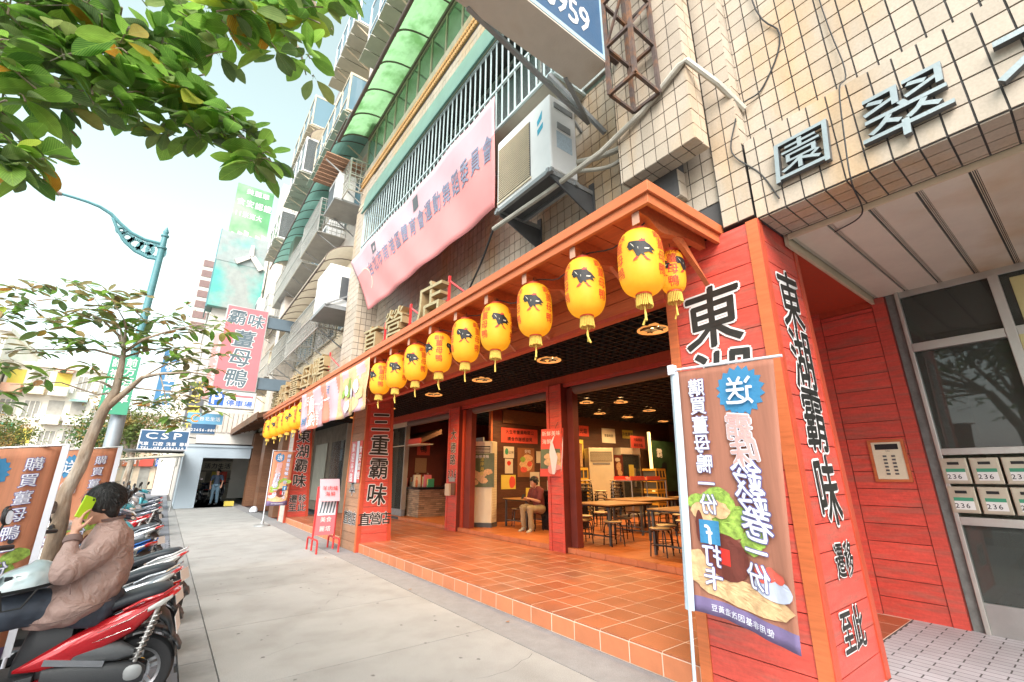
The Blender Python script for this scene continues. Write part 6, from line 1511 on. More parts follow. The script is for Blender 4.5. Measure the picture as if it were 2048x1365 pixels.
def simple_person(label, loc, J, top, low, hairm=None, hat=None, facing=(-1, 0, 0), vox=.014, bare=False):
    """J: joint dictionary in metres relative to loc"""
    loc = V(loc); p = thing('person', label, 'person', loc); j = {k: loc+V(v) for k, v in J.items()}
    B = MB(); hq_ = head(B, j['head'], facing, (0, 0, 1)); limb(B, [j['head']+V((0, 0, -.06)), j['neck'], j['chest']], [.05, .05, .10])
    for s in 'lr':
        limb(B, [j['sh'+s], j['el'+s], j['wr'+s]], [.042, .036, .026]); hand(B, j['wr'+s], j['hd'+s]-j['wr'+s], (0, 0, -1) if s == 'l' else (0, 0, -1), 1, .6, thumb=1 if s == 'l' else -1)
        limb(B, [j['hip'+s], j['kn'+s], j['an'+s]], [.07, .05, .035])
    fuse(B, 'body', M_skin, p, vox*.7, 2); face_bits(p, *hq_)
    hair_cap(p, *hq_, mat=hairm)
    T = MB(); limb(T, [j['chest'], j['waist'], j['hips']], [.135, .14, .14], 18); ell(T, j['chest']+V((0, 0, .06)), (.10, 0, 0), (0, .10, 0), (0, 0, .08))
    for s in 'lr': limb(T, [j['sh'+s], j['el'+s] if not bare else j['sh'+s].lerp(j['el'+s], .75)], [.065, .055]); (None if bare else limb(T, [j['el'+s], j['wr'+s].lerp(j['el'+s], .15)], [.055, .042])); limb(T, [j['chest']+V((0, 0, .08)), j['sh'+s]], [.08, .065])
    fuse(T, 'top', top, p, vox, 3, .02, .12)
    L = MB(); ell(L, j['hips'], (.15, 0, 0), (0, .15, 0), (0, 0, .12))
    for s in 'lr': limb(L, [j['hip'+s], j['kn'+s], j['an'+s].lerp(j['kn'+s], .05)], [.10, .072, .06])
    fuse(L, 'trousers', low, p, vox, 3, .02, .12)
    f = V(facing)
    for s in 'lr':
        c = j['an'+s]; m = MB(); sd_ = V((-f.y, f.x, 0)); m.loft([(c-f*.06+V((0, 0, -.02)), sd_*.03, ZR*.035), (c+V((0, 0, -.02)), sd_*.042, ZR*.05), (c+f*.10+V((0, 0, -.045)), sd_*.045, ZR*.03), (c+f*.18+V((0, 0, -.05)), sd_*.03, ZR*.02)], 14); m.build('shoe', M_olive if low is M_khaki else M_dgrey, p, smooth=True)
    return p
stand = dict(head=(0, 0, 1.56), neck=(0, 0, 1.43), chest=(0, 0, 1.28), waist=(0, 0, 1.08), hips=(0, 0, .94), shl=(-.19, 0, 1.36), elr=(.25, -.03, 1.10), wrr=(.22, -.15, .92), hdr=(.20, -.2, .86), shr=(.19, 0, 1.36), ell=(-.25, .0, 1.1), wrl=(-.24, -.10, .88), hdl=(-.24, -.14, .80), hipl=(-.09, 0, .9), hipr=(.09, 0, .9), knl=(-.1, -.02, .5), knr=(.12, .0, .5), anl=(-.10, .03, .09), anr=(.14, .05, .09))
simple_person('man in a dark shirt and light jeans standing in the grey gateway', (2.12, 27.4, .05), stand, M_bshirt, M_ljean, facing=(-.5, -.8, 0), bare=True)
bend = dict(head=(.42, 0, 1.26), neck=(.30, 0, 1.20), chest=(.18, 0, 1.12), waist=(.0, 0, 1.0), hips=(-.12, 0, .92), shl=(.22, -.17, 1.14), shr=(.22, .17, 1.14), ell=(.34, -.2, .92), elr=(.34, .2, .92), wrl=(.52, -.1, .84), wrr=(.52, .1, .84), hdl=(.60, -.08, .82), hdr=(.60, .08, .82), hipl=(-.12, -.09, .88), hipr=(-.12, .09, .88), knl=(-.08, -.1, .48), knr=(-.08, .1, .48), anl=(-.15, -.1, .09), anr=(-.15, .1, .09))
simple_person('person in a teal hoodie bending over the parked scooters with a plum helmet', (-1.5, 13.2, .0), bend, M_tealj, M_jean, hairm=pm('plum_helmet', (.20, .03, .07), .3, coat=.5), facing=(.9, -.1, -.3))
# ------------------------------------------------------------------ trees
def leafmesh(name, mat, L, W, bend_=.25, fold=.22, seed=0):
    rr = random.Random(seed); m = MB(); m.uv = []
    prof = [(0, .02), (.10, .30), (.25, .68), (.42, .92), (.60, 1.), (.76, .86), (.88, .58), (.96, .25), (1., .02)]
    for t, w_ in prof:
        z = -bend_*t*t*L; 
        for s in (-1, 0, 1):
            jj = rr.uniform(.93, 1.05); m.v.append(V((s*w_*W/2*jj, t*L, z+abs(s)*w_*W/2*fold))); m.uv.append((s*w_, t))
    for i in range(len(prof)-1):
        for k in range(2): a = i*3+k; m.face(a, a+1, a+4, a+3)
    m.v += [V((-.002, -.03*L/.2, .004)), V((.002, -.03*L/.2, .004))]; m.uv += [(0, 0), (0, 0)]; m.face(1, 1, 0) if False else m.face(len(m.v)-2, len(m.v)-1, 1)
    o = m.build(name, mat, smooth=True); me = o.data; bpy.data.objects.remove(o); return me
def tree(label, loc, branches, clusters, mats, L, W, name='broadleaf_tree', trunk=None, seed=1, up=.15, lim=300, drop=.55):
    """branches: polylines with radii; clusters: (centre, radius, number)"""
    rr = random.Random(seed); root = thing(name, label, 'tree', loc)
    for i, (pts, rs) in enumerate(branches): MB().tube(pts, rs, 10 if rs[0] > .02 else 6).build('trunk' if (trunk and i == 0) else 'branch', M_bark, root, smooth=True)
    meshes = [leafmesh('leaf', mats[k % len(mats)], L*s, W*s*q, b, f_, k) for k, (s, q, b, f_) in enumerate(((1, 1, .25, .2), (.85, 1.05, .10, .35), (1.1, .9, .4, .15), (.7, 1.1, .2, .3), (.95, .85, -.1, .25)))]
    leaves = []; tw = MB()
    for c, r, n in clusters:
        c = V(c); k = max(1, n//5)
        for t in range(k):
            hub = c+V((rr.gauss(0, 1), rr.gauss(0, 1), rr.gauss(0, 1))).normalized()*r*rr.uniform(.1, 1.)
            base = hub-V((rr.uniform(-1, 1), rr.uniform(-1, 1), rr.uniform(-.3, .6)))*r*.8
            tw.tube([base, base.lerp(hub, .5)+V((0, 0, .01)), hub], [.004, .003, .002], 5)
            for q in range(n//k):
                a = rr.uniform(0, 2*math.pi); d = V((math.cos(a), math.sin(a), rr.uniform(-drop, up))).normalized(); p = base.lerp(hub, rr.uniform(.4, 1.05))+d*.02
                leaves.append((p, d, rr.uniform(-.5, .5), rr.randrange(5), rr.uniform(.75, 1.15)))
    tw.build('twig', M_bark, root, kind='stuff')
    rr.shuffle(leaves)
    def vis(l): q = scr(l[0]); return (1/q[2] if q and -60 < q[0] < 2100 and -60 < q[1] < 1400 else 0)
    leaves.sort(key=vis, reverse=True)
    rest = []
    for i, (p, d, roll, k, s) in enumerate(leaves):
        y = d; z = (ZR-y*ZR.dot(y)).normalized(); x = y.cross(z); x, z = x*math.cos(roll)+z*math.sin(roll), z*math.cos(roll)-x*math.sin(roll)
        Mx = Matrix((x, y, z)).transposed()
        if i < lim:
            o = bpy.data.objects.new('leaf', meshes[k]); COL.objects.link(o); o.parent = root; o.location = p-V(loc); o.rotation_euler = Mx.to_euler(); o.scale = (s, s, s)
        else: rest.append((p, Mx, k, s))
    if rest:
        vs, fs, uv, mi = [], [], [], []
        for p, Mx, k, s in rest:
            me = meshes[k]; b = len(vs)
            for v in me.vertices: vs.append(tuple(p-V(loc)+Mx @ (v.co*s)))
            uvl = me.uv_layers[0].data; vu = {}
            for pl_ in me.polygons:
                fs.append(tuple(b+i for i in pl_.vertices)); mi.append(k % len(mats))
                for li in pl_.loop_indices: uv += list(uvl[li].uv)
        me = bpy.data.meshes.new('leaf'); me.from_pydata(vs, [], fs)
        for m_ in mats: me.materials.append(m_)
        me.polygons.foreach_set('material_index', mi); me.polygons.foreach_set('use_smooth', [True]*len(fs)); ul = me.uv_layers.new(name='uv'); ul.data.foreach_set('uv', uv)
        o = bpy.data.objects.new('leaf', me); COL.objects.link(o); o.parent = root; o['kind'] = 'stuff'
    return root
def pp_(pts, d0, d1=None):   # photo points at a ray distance
    d1 = d1 or d0; n = len(pts); return [V((0, 0, CH))+ray(*p).normalized()*lerp(d0, d1, i/max(1, n-1)) for i, p in enumerate(pts)]
T0 = V((-2.3, .9, 0))
br = [([T0, T0+V((.05, 0, 1.2)), T0+V((.15, .1, 2.4)), T0+V((.4, .4, 3.2))], [.13, .11, .09, .07])]
top = T0+V((.4, .4, 3.2))
def B(px, d0, d1, r0, r1): p = pp_(px, d0, d1); br.append(([top]+p, [r0*1.3]+[lerp(r0, r1, i/(len(p)-1)) for i in range(len(p))]))
B([(60, -60), (165, 0), (235, 70), (300, 160), (370, 215), (470, 265), (520, 300), (552, 350)], 3.6, 2.7, .03, .004)
B([(200, -120), (380, -30), (470, 60), (500, 90)], 3.8, 2.8, .025, .004)
B([(400, -160), (520, -60), (560, 50), (600, 100), (612, 150)], 3.8, 2.9, .022, .003)
B([(420, -160), (600, -50), (640, 30), (665, 60)], 3.9, 3.0, .022, .003)
B([(-300, 100), (-80, 200), (0, 225), (50, 275), (85, 320)], 3.2, 2.6, .022, .004)
B([(-300, -50), (0, 40), (60, 110), (70, 180)], 3.4, 2.8, .025, .004)
B([(-100, -100), (120, 60), (180, 130), (185, 190)], 3.4, 2.8, .02, .004)
cl = []
def Cc(px, py, r, n, d=2.9): cl.append((pp_([(px, py)], d)[0], r*.92*d/FL, int(n*1.7)))
for a in ((40, 30, 95, 40, 3.2), (150, 40, 90, 40, 3.1), (260, 30, 90, 36, 3.1), (370, 10, 70, 24, 3.1), (40, 130, 80, 32, 2.9), (130, 130, 80, 30, 2.9), (230, 120, 80, 30, 2.9), (310, 90, 60, 20, 3.0), (330, 190, 50, 20, 2.7), (280, 230, 36, 9, 2.8), (400, 210, 42, 16, 2.75), (360, 150, 55, 18, 2.9), (440, 255, 38, 14, 2.7), (400, 270, 30, 10, 2.7), (500, 270, 30, 12, 2.7), (530, 320, 26, 12, 2.6), (450, 20, 60, 22, 2.9), (520, 20, 60, 20, 2.9), (470, 70, 35, 8, 2.9), (590, 10, 50, 18, 3.0), (650, 15, 40, 16, 3.1), (560, 70, 28, 5, 2.9), (612, 110, 24, 6, 2.9), (630, 165, 10, 2, 2.9), (20, 230, 40, 12, 2.7), (60, 300, 36, 12, 2.6), (85, 340, 22, 6, 2.6), (15, 330, 30, 9, 2.6), (90, 180, 40, 14, 2.8), (160, 200, 26, 7, 2.8), (200, 190, 22, 5, 2.8)): Cc(*a)
for k in range(16): cl.append((V((-2.5+R.uniform(-1.1, .5), 1.0+R.uniform(-1.6, 1.3), 3.9+R.uniform(-1.0, 1.6))), .55, 70))
tree('leafy street tree branches hanging into the top left corner', T0, br, cl, [M_leaf, M_leaf2], .148, .078, trunk=True, seed=4)
# slender street tree
T1 = aY(112, 1075, 6.4); T1 = V((T1.x, 6.4, 0))
q6 = lambda pts, y=6.4: [aY(x, yy, y) for x, yy in pts]
tb = [([T1]+q6([(118, 1050), (128, 990), (160, 935), (182, 875), (205, 825), (232, 780), (242, 735), (248, 700)]), [.075, .07, .062, .056, .052, .05, .04, .03, .022])]
def Q(px, r0, r1=.003, y0=6.4, y1=6.4): n = len(px); tb.append(([aY(x, yy, lerp(y0, y1, i/(n-1))) for i, (x, yy) in enumerate(px)], [lerp(r0, r1, i/(n-1)) for i in range(n)]))
Q([(215, 815), (262, 775), (285, 755), (320, 748), (380, 745), (430, 752)], .035, .003, 6.4, 6.0); Q([(232, 780), (205, 765), (185, 762), (150, 770)], .016, .003, 6.4, 6.8)
Q([(248, 700), (238, 672), (205, 640), (160, 620), (110, 612)], .02, .003, 6.4, 6.7); Q([(248, 700), (242, 660), (215, 630), (190, 600)], .018, .003); Q([(248, 700), (252, 655), (248, 640), (225, 600)], .016, .003, 6.4, 6.0)
Q([(248, 705), (285, 680), (330, 665), (390, 650), (440, 655)], .018, .003, 6.4, 5.9); Q([(245, 715), (190, 700), (120, 700), (50, 700), (10, 705)], .016, .003, 6.4, 6.6); Q([(245, 715), (300, 700), (360, 695), (430, 700)], .014, .003, 6.4, 6.9)
Q([(262, 775), (300, 780), (360, 785), (400, 800)], .012, .003, 6.4, 5.8); Q([(230, 785), (195, 790), (120, 765), (60, 768), (20, 770)], .012, .003, 6.4, 6.8); Q([(285, 755), (330, 730), (380, 715), (420, 720)], .012, .003)
Q([(160, 620), (110, 640), (60, 640), (5, 650)], .008, .002); Q([(320, 748), (330, 790), (335, 820)], .008, .002, 6.2, 6.0)
ct = []
def D1(px, py, r, n, y=6.4): ct.append((aY(px, py, y), r*y/FL*1.15, int(n*1.6)+3))
for a in ((35, 590, 25, 7), (70, 600, 28, 9), (110, 590, 25, 8), (140, 610, 30, 10), (175, 595, 28, 8), (30, 640, 28, 8), (60, 620, 28, 8), (200, 610, 28, 10), (225, 600, 22, 8), (240, 630, 25, 8), (265, 620, 24, 8), (215, 580, 16, 4), (285, 590, 14, 4), (300, 640, 26, 8), (340, 650, 26, 9), (380, 640, 24, 9), (420, 650, 24, 9), (445, 660, 12, 2), (330, 690, 30, 10), (370, 700, 26, 9), (410, 700, 26, 9), (440, 715, 14, 3), (150, 680, 26, 9), (190, 690, 24, 8), (100, 690, 24, 7), (60, 700, 24, 5), (20, 700, 22, 5), (15, 735, 24, 7), (90, 745, 24, 5), (40, 770, 22, 5), (10, 790, 16, 4), (180, 735, 20, 6), (380, 740, 24, 8), (410, 770, 24, 9), (350, 790, 22, 6), (340, 815, 18, 7), (285, 820, 16, 6), (390, 800, 18, 7), (30, 815, 14, 3), (430, 740, 18, 6), (270, 690, 20, 5), (260, 660, 20, 5), (240, 770, 10, 2), (300, 670, 24, 8), (350, 665, 24, 8), (330, 720, 24, 8), (300, 800, 20, 6), (370, 770, 24, 8), (440, 790, 18, 6), (420, 820, 16, 6), (360, 835, 16, 6), (190, 640, 24, 8), (130, 650, 24, 7), (225, 700, 20, 5), (150, 570, 18, 5), (90, 565, 16, 4), (10, 610, 20, 6), (5, 670, 20, 6)): D1(*a)
tree('slender street tree with thin spreading branches behind the man on the scooter', T1, tb, ct, [M_leaf2, M_leaf2b, M_leaf], .175, .07, trunk=True, seed=9, up=.3, drop=.35)
# left promotion flags stand between the scooters and the street
def fl_map(x0, z1, W, H, Y, skew=.0, dz=.06):
    def f(x, y, h=0):
        t = (x+W/2)/W; u = (y+H/2)/H
        return V((x0+t*W, Y-h+.035*math.sin(5.5*t+2.2*u)+.012*math.sin(14*t), z1-H+u*H+dz*t-.03*math.sin(3*t)*(1-u)))
    return f
for (pl, ptop, Y_, W_, lab) in (((125, 893), 0, 5.2, .56, 'left promotion flag with faded blue badge standing at the left edge of the picture'), ((236, 896), 0, 7.0, .52, 'second left promotion flag behind the head of the man on the phone')):
    tr = aY(pl[0], pl[1], Y_); f = fl_map(tr.x-W_, tr.z-.06, W_, 1.5, Y_)
    fo = flag(lab, f, W_, 1.5, M_flagor, None, (tr.x, Y_, 0), nx=10, ny=18)
    MB().box(tr.x+.001, tr.x+.045, Y_-.008, Y_+.008, tr.z-1.5, tr.z+.02).build('pole_sleeve', M_flagwh, fo)
    MB().tube([(tr.x+.022, Y_, 0), (tr.x+.022, Y_, tr.z-1.5)], .012).build('pole', M_flagwh, fo); MB().tube([(tr.x+.02, Y_, tr.z+.01), (tr.x-W_-.02, Y_, tr.z-.05)], .010).build('arm', M_steel, fo)
    MB().lathe([(.18, -.01), (.17, .03), (.03, .05)], (tr.x+.022, Y_, 0), 18).build('base', M_grey, fo)
# ------------------------------------------------------------------ street lamp
lp = thing('street_lamp', 'teal street lamp with a curved pierced arm rising behind the slender tree', 'street lamp', (-1.40, 16, 0))
YL = 16.
A = lambda x, y: aY(x, y, YL)
bx_ = A(300, 590).x
MB().lathe([(.20, 0), (.17, .3), (.165, 3.4), (.15, 3.6)], (bx_, YL, 0), 18).build('lower_pole', pm('galvanised_pole', (.30, .34, .37), .5, metal=.4), lp, smooth=True)
MB().lathe([(.10, 3.6), (.085, 8.05), (.12, 8.07), (.12, 8.12), (.08, 8.15), (.07, 8.45), (.10, 8.48), (.10, 8.53), (.05, 8.56), (.075, 8.64), (.03, 8.76), (.002, 8.82)], (bx_, YL, 0), 16).build('pole', M_teal, lp, smooth=True)
up_ = [A(*p) for p in ((322, 488), (290, 480), (262, 466), (240, 447), (222, 428), (200, 414), (175, 404), (150, 396), (122, 388))]
MB().tube(up_, [.05, .05, .05, .05, .05, .045, .04, .038, .035], 8).build('arm', M_teal, lp, smooth=True)
lo_ = [A(*p) for p in ((322, 520), (296, 516), (270, 503), (250, 485), (236, 462), (226, 436))]
MB().tube(lo_, .04, 8).build('brace_arm', M_teal, lp, smooth=True)
for t in range(5):
    a = up_[0].lerp(up_[1], 0) if t == 0 else None
ctr = [A(*p) for p in ((312, 503), (291, 498), (271, 488), (255, 475), (243, 461))]; rr_ = [.20, .17, .15, .12, .09]
for c, r in zip(ctr, rr_):
    m = MB(); N = 18
    for k in range(N):
        t0, t1 = 2*math.pi*k/N, 2*math.pi*(k+1)/N
        m.obox(c+V((r*math.cos((t0+t1)/2), 0, r*math.sin((t0+t1)/2))), V((-math.sin((t0+t1)/2), 0, math.cos((t0+t1)/2)))*r*.19, (0, .018, 0), V((math.cos((t0+t1)/2), 0, math.sin((t0+t1)/2)))*.05)
    m.build('pierced_ring', M_teal, lp)
a, b = A(124, 389), A(86, 374); m = MB(); m.loft([(a, V((0, .06, 0)), V((0, 0, .04))), (a.lerp(b, .3), V((0, .13, 0)), V((0, 0, .075))), (a.lerp(b, .8), V((0, .13, 0)), V((0, 0, .07))), (b, V((0, .06, 0)), V((0, 0, .03)))], 16); m.build('lamp_head', pm('lamp_head_metal', (.40, .32, .26), .5), lp, smooth=True)
gs = thing('street_sign', 'green vertical street sign with white characters strapped to the street lamp', 'sign', (-1.6, 15.7, 4))
c0 = aY(236, 782, 15.7); MB().box(c0.x-.30, c0.x+.30, 15.70, 15.76, 3.02, 4.62).build('plate', M_green, gs); f = faceN((c0.x, 15.698, 3.82)); m = MB(); m.text('前方右轉車道', .14, 0, .25, f, h=.003, vert=True, step=1.0); m.text('請禮讓行人', -.14, .0, .25, f, h=.003, vert=True, step=1.15); m.build('lettering', M_lwhite, gs)
for z in (3.25, 4.35): MB().lathe([(.115, 0), (.115, .05)], (bx_, YL, z), 16).build('strap', M_steel, gs)
m = MB(); m.bar((c0.x, 15.76, 3.3), (bx_, YL-.08, 3.3), .04); m.bar((c0.x, 15.76, 4.35), (bx_, YL-.08, 4.35), .04); m.build('bracket', M_steel, gs)
# ------------------------------------------------------------------ inside the restaurant
rm = thing('shop_room', 'dim brown panelled dining room behind the open shop front', 'room', (9, 8, ZI))
def rw(n, m, *b): return MB().box(*b).build(n, m, rm)
rw('side_wall', MATS.get('dark_panel') or pm('dark_panel', (.10, .05, .03), .6, var=.3), XI+.2, 20, 1.95, 2.05, ZI, 3.5); rw('rear_wall', pm('dark_panel', (.10, .05, .03), .6, var=.3), 16.0, 16.1, 2, 17, ZI, 3.5)
rw('end_wall', M_dred, XI+.2, 20, 14.9, 15.0, ZI, 3.5); rw('ceiling', M_ceil, XI+.2, 20, 2, 17, 3.46, 3.54)
m = MB(); x = 6.3
while x < 15: m.box(x, x+.015, 2.1, 14.8, 3.34, 3.38); x += .3
y = 2.2
while y < 14.8: m.box(6.2, 15.5, y, y+.015, 3.34, 3.38); y += .3
m.build('ceiling_grid', MATS['grid_black'], rm, kind='stuff')
# plank partition with posters (faces the viewer)
pw_ = thing('partition_wall', 'dark brown plank partition with notices behind the seated customer', 'wall', (8.2, 10.4, ZI))
MB().box(7.15, 10.2, 10.42, 10.5, ZI, 3.34).build('backing', M_dred, pw_)
z = ZI
while z < 2.9: MB().box(7.16, 10.19, 10.405, 10.419, z, z+.165).build('plank', pm('deep_brown_plank', (.085, .035, .02), .5, var=.3, rnd=.2, wood=(2, 2, 14)), pw_); z += .17
MB().box(7.1, 7.16, 10.39, 10.5, ZI, 3.34).build('corner_post', M_orange, pw_)
MB().box(7.5, 10.19, 10.36, 10.404, 2.92, 3.3).build('upper_panel', M_brownd, pw_)
YP = 10.40
def paper(lab, x0, x1, z0, z1, y, mat, lines=None, col=None, name='notice', cat='notice', deco=None):
    r_ = thing(name, lab, cat, ((x0+x1)/2, y, z0)); MB().box(x0, x1, y-.006, y, z0, z1).build('sheet', mat, r_)
    f = faceN(((x0+x1)/2, y-.0065, (z0+z1)/2)); H = z1-z0; W = x1-x0
    if deco:
        for dm, sh in deco:
            m = MB()
            for q in sh: blobp(m, q[0]*W, q[1]*H, q[2]*W, q[3]*H, f, .001+q[4]*.0006, ml=.3)
            m.build('printed_picture', dm, r_)
    if lines:
        m = MB()
        for tx, px, pz, sz in lines: m.text(tx, px*W, pz*H, sz*H, f, h=.004)
        m.build('lettering', col or M_lblack, r_)
    return r_
nl = [('本店為生', 0, 0, .1)]
paper('wide red notice with two lines of dark characters on the partition wall', 7.46, 8.82, 2.37, 2.79, YP, M_redp, [('農曆年營業時間公'.replace('農曆', '大生'), 0, .24, .30), ('請合作謝感諒見', 0, -.24, .30)])
paper('small framed note, upper one under the red notice', 7.55, 7.92, 1.94, 2.26, YP, M_paper, [('公休', .2, 0, .3)], deco=[(M_green, [(-.22, .05, .16, .28, 0)])])
paper('small framed note with a red stamp, lower one under the red notice', 7.60, 7.88, 1.52, 1.92, YP, M_paper, None, deco=[(M_lred, [(0, .2, .25, .16, 0)])])
paper('yellow and red pair of sheets low on the partition', 7.47, 7.98, 1.10, 1.48, YP, M_yelp, None, deco=[(M_redp, [(.25, 0, .22, .42, 0)])])
paper('large food poster in browns and reds on the partition wall', 8.05, 8.68, 1.42, 2.24, YP, pm('poster_brown', (.30, .12, .05), .5, var=.2), [('好吃', .1, .38, .14)], M_lwhite, deco=[(M_bread, [(0, -.1, .38, .2, 0), (.1, .15, .3, .12, 1)]), (M_tom, [(-.15, -.25, .2, .1, 3), (.2, -.05, .15, .1, 3)]), (M_lett, [(-.2, .1, .15, .1, 4)])], name='poster', cat='poster')
paper('small cream card right of the large food poster', 8.76, 8.96, 1.82, 2.16, YP, M_paper)
paper('cream sheets pinned beside the head of the seated customer', 8.50, 8.86, 1.14, 1.56, YP-.012, M_paper, [('特價', 0, .1, .25)], M_lred)
paper('yellow sheet above the seated customer', 8.35, 8.72, .86, 1.12, YP, M_yelp)
# floor standing air conditioners
def floor_ac(lab, x, y, rz, H=2.05, W=.52, D=.34, z=ZI):
    r_ = thing('floor_air_conditioner', lab, 'air conditioner', (0, 0, 0), 'floor standing air conditioners')
    MB().box(-W/2, W/2, -D/2, D/2, .10, H).build('cabinet', M_creamA, r_, bevel=.012)
    MB().box(-W/2-.01, W/2+.01, -D/2-.01, D/2+.01, 0, .10).build('base', M_dgrey, r_)
    MB().box(-W/2+.05, W/2-.05, -D/2-.006, -D/2-.001, H-.42, H-.12).build('outlet', M_black, r_)
    m = MB()
    for k in range(8): m.box(-W/2+.06, W/2-.06, -D/2-.014, -D/2-.007, H-.41+k*.035, H-.395+k*.035)
    m.build('outlet_louvre', M_creamA, r_)
    m = MB()
    for k in range(26): m.box(W/2+.001, W/2+.012, -D/2+.05, D/2-.05, .2+k*.06, .225+k*.06)
    m.build('side_louvre', M_cream, r_)
    MB().box(-W/2+.12, W/2-.12, -D/2-.008, -D/2-.001, H-.52, H-.46).build('control_panel', M_grey, r_)
    r_.location = (x, y, z); r_.rotation_euler.z = rz; return r_
ac1 = floor_ac('tall cream floor air conditioner by the open door, food poster on its front', 6.52, 9.78, -1.0)
ps_ = thing('hanging_poster', 'green and tan food poster hung on the front of the tall cream air conditioner', 'poster', (0, 0, 0))
f = P((0, -.185, 1.33), XR, ZR); MB().box(-.31, .33, -.19, -.184, .93, 1.75).build('sheet', pm('poster_green', (.12, .15, .07), .4, var=.3), ps_)
m = MB(); [blobp(m, R.uniform(-.24, .24), R.uniform(-.3, -.02), .12, .07, P((0, -.191, 1.33), XR, ZR), .001+k*.0007, ml=.3) for k in range(8)]; m.build('printed_rolls', M_bread, ps_)
m = MB(); m.text('涼拌海鮮', 0, .1, .11, P((0, -.191, 1.33), XR, ZR), h=.008, vert=True); m.build('lettering', M_yelp, ps_); m = MB(); m.text('○新鮮美味'.replace('○', ''), 0, .34, .09, P((0, -.191, 1.33), XR, ZR), h=.003); m.build('lettering', M_lwhite, ps_)
ps_.location = (6.52, 9.78, ZI); ps_.rotation_euler.z = -1.0
floor_ac('second cream floor air conditioner with yellow and red stickers, deep in the room', 11.15, 10.1, -.55, H=2.05, W=.80, D=.6)
# calligraphy on dark glass and hinged door
cg = thing('door_panel', 'grey metal door leaf standing open behind the tall cream air conditioner', 'door', (7.0, 10.7, ZI))
MB().obox((7.0, 10.9, 1.4), (.03, .35, 0), (.02, -.002, 0), (0, 0, 1.1)).build('leaf', M_grey, cg)
# counter of bricks
ct_ = thing('counter', 'brick faced serving counter with black stone top left of the house number column', 'counter', (6.8, 14, ZI))
cx0, cx1, cy0, cy1 = 6.22, 8.6, 12.9, 15.0
MB().box(cx0+.02, cx1, cy0+.02, cy1, ZI, 1.06).build('core', M_dgrout, ct_)
MB().box(cx0-.06, cx1, cy0-.06, cy1, 1.06, 1.12).build('worktop', M_blackg, ct_)
bk = Pieces('brick'); grid(bk, 'x', cx0+.02, cy0, cy1, ZI, 1.05, .20, .057, gap=.010, th=.02, stagger=.5); grid(bk, 'y', cy0+.02, cx0, cx1, ZI, 1.05, .20, .057, gap=.010, th=.02, stagger=.5)
bk.make(ct_, M_brick, lim=300, minpx=3)
# goods on the counter
rr = random.Random(5)
GO = 'first second third fourth fifth sixth seventh eighth ninth tenth eleventh twelfth thirteenth fourteenth fifteenth last'.split()
for i in range(16):
    y = 13.0+i*.12; x = 6.32+rr.random()*.5
    k = i % 4; mt = [M_redp, M_paper, M_yelp, M_orange, M_pinksign, M_green][rr.randrange(6)]
    nm_ = ['gift box', 'jar', 'paper bag', 'bottle'][k]; col_ = {M_redp: 'red', M_paper: 'cream', M_yelp: 'yellow', M_orange: 'orange', M_pinksign: 'pink', M_green: 'green'}[mt]
    r_ = thing(nm_.replace(' ', '_'), f'{col_} {nm_} on the brick counter, {GO[i]} from the shop door side', nm_.split()[-1], (x, y, 1.12), 'goods on the brick counter')
    if k == 0:
        h_ = .16+rr.random()*.22; MB().box(x-.10, x+.10, y-.057, y+.057, 1.121, 1.121+h_).build('carton', mt, r_, bevel=.004); MB().box(x-.104, x+.104, y-.02, y+.02, 1.121+h_*.2, 1.125+h_).build('ribbon', M_yelp, r_)
    elif k == 1:
        MB().lathe([(.06, 0), (.065, .02), (.065, .13), (.045, .15)], (x, y, 1.121), 14).build('body', mt, r_, smooth=True); MB().lathe([(.05, .15), (.05, .18)], (x, y, 1.121), 14).build('lid', M_lantr, r_)
    elif k == 2:
        h_ = .36; MB().hexa([(x-.12, y-.056, 1.121), (x+.12, y-.056, 1.121), (x+.12, y+.056, 1.121), (x-.12, y+.056, 1.121), (x-.11, y-.045, 1.121+h_), (x+.11, y-.045, 1.121+h_), (x+.11, y+.045, 1.121+h_), (x-.11, y+.045, 1.121+h_)]).build('bag', mt, r_); MB().tube([(x, y-.05, 1.121+h_), (x, y-.04, 1.17+h_), (x, y+.04, 1.17+h_), (x, y+.05, 1.121+h_)], .004, 5).build('handle', M_cream, r_)
    else:
        MB().lathe([(.035, 0), (.038, .02), (.038, .17), (.014, .22), (.014, .28)], (x, y, 1.121), 12).build('body', mt, r_, smooth=True); MB().lathe([(.016, .28), (.016, .30)], (x, y, 1.121), 10).build('cap', M_black, r_)
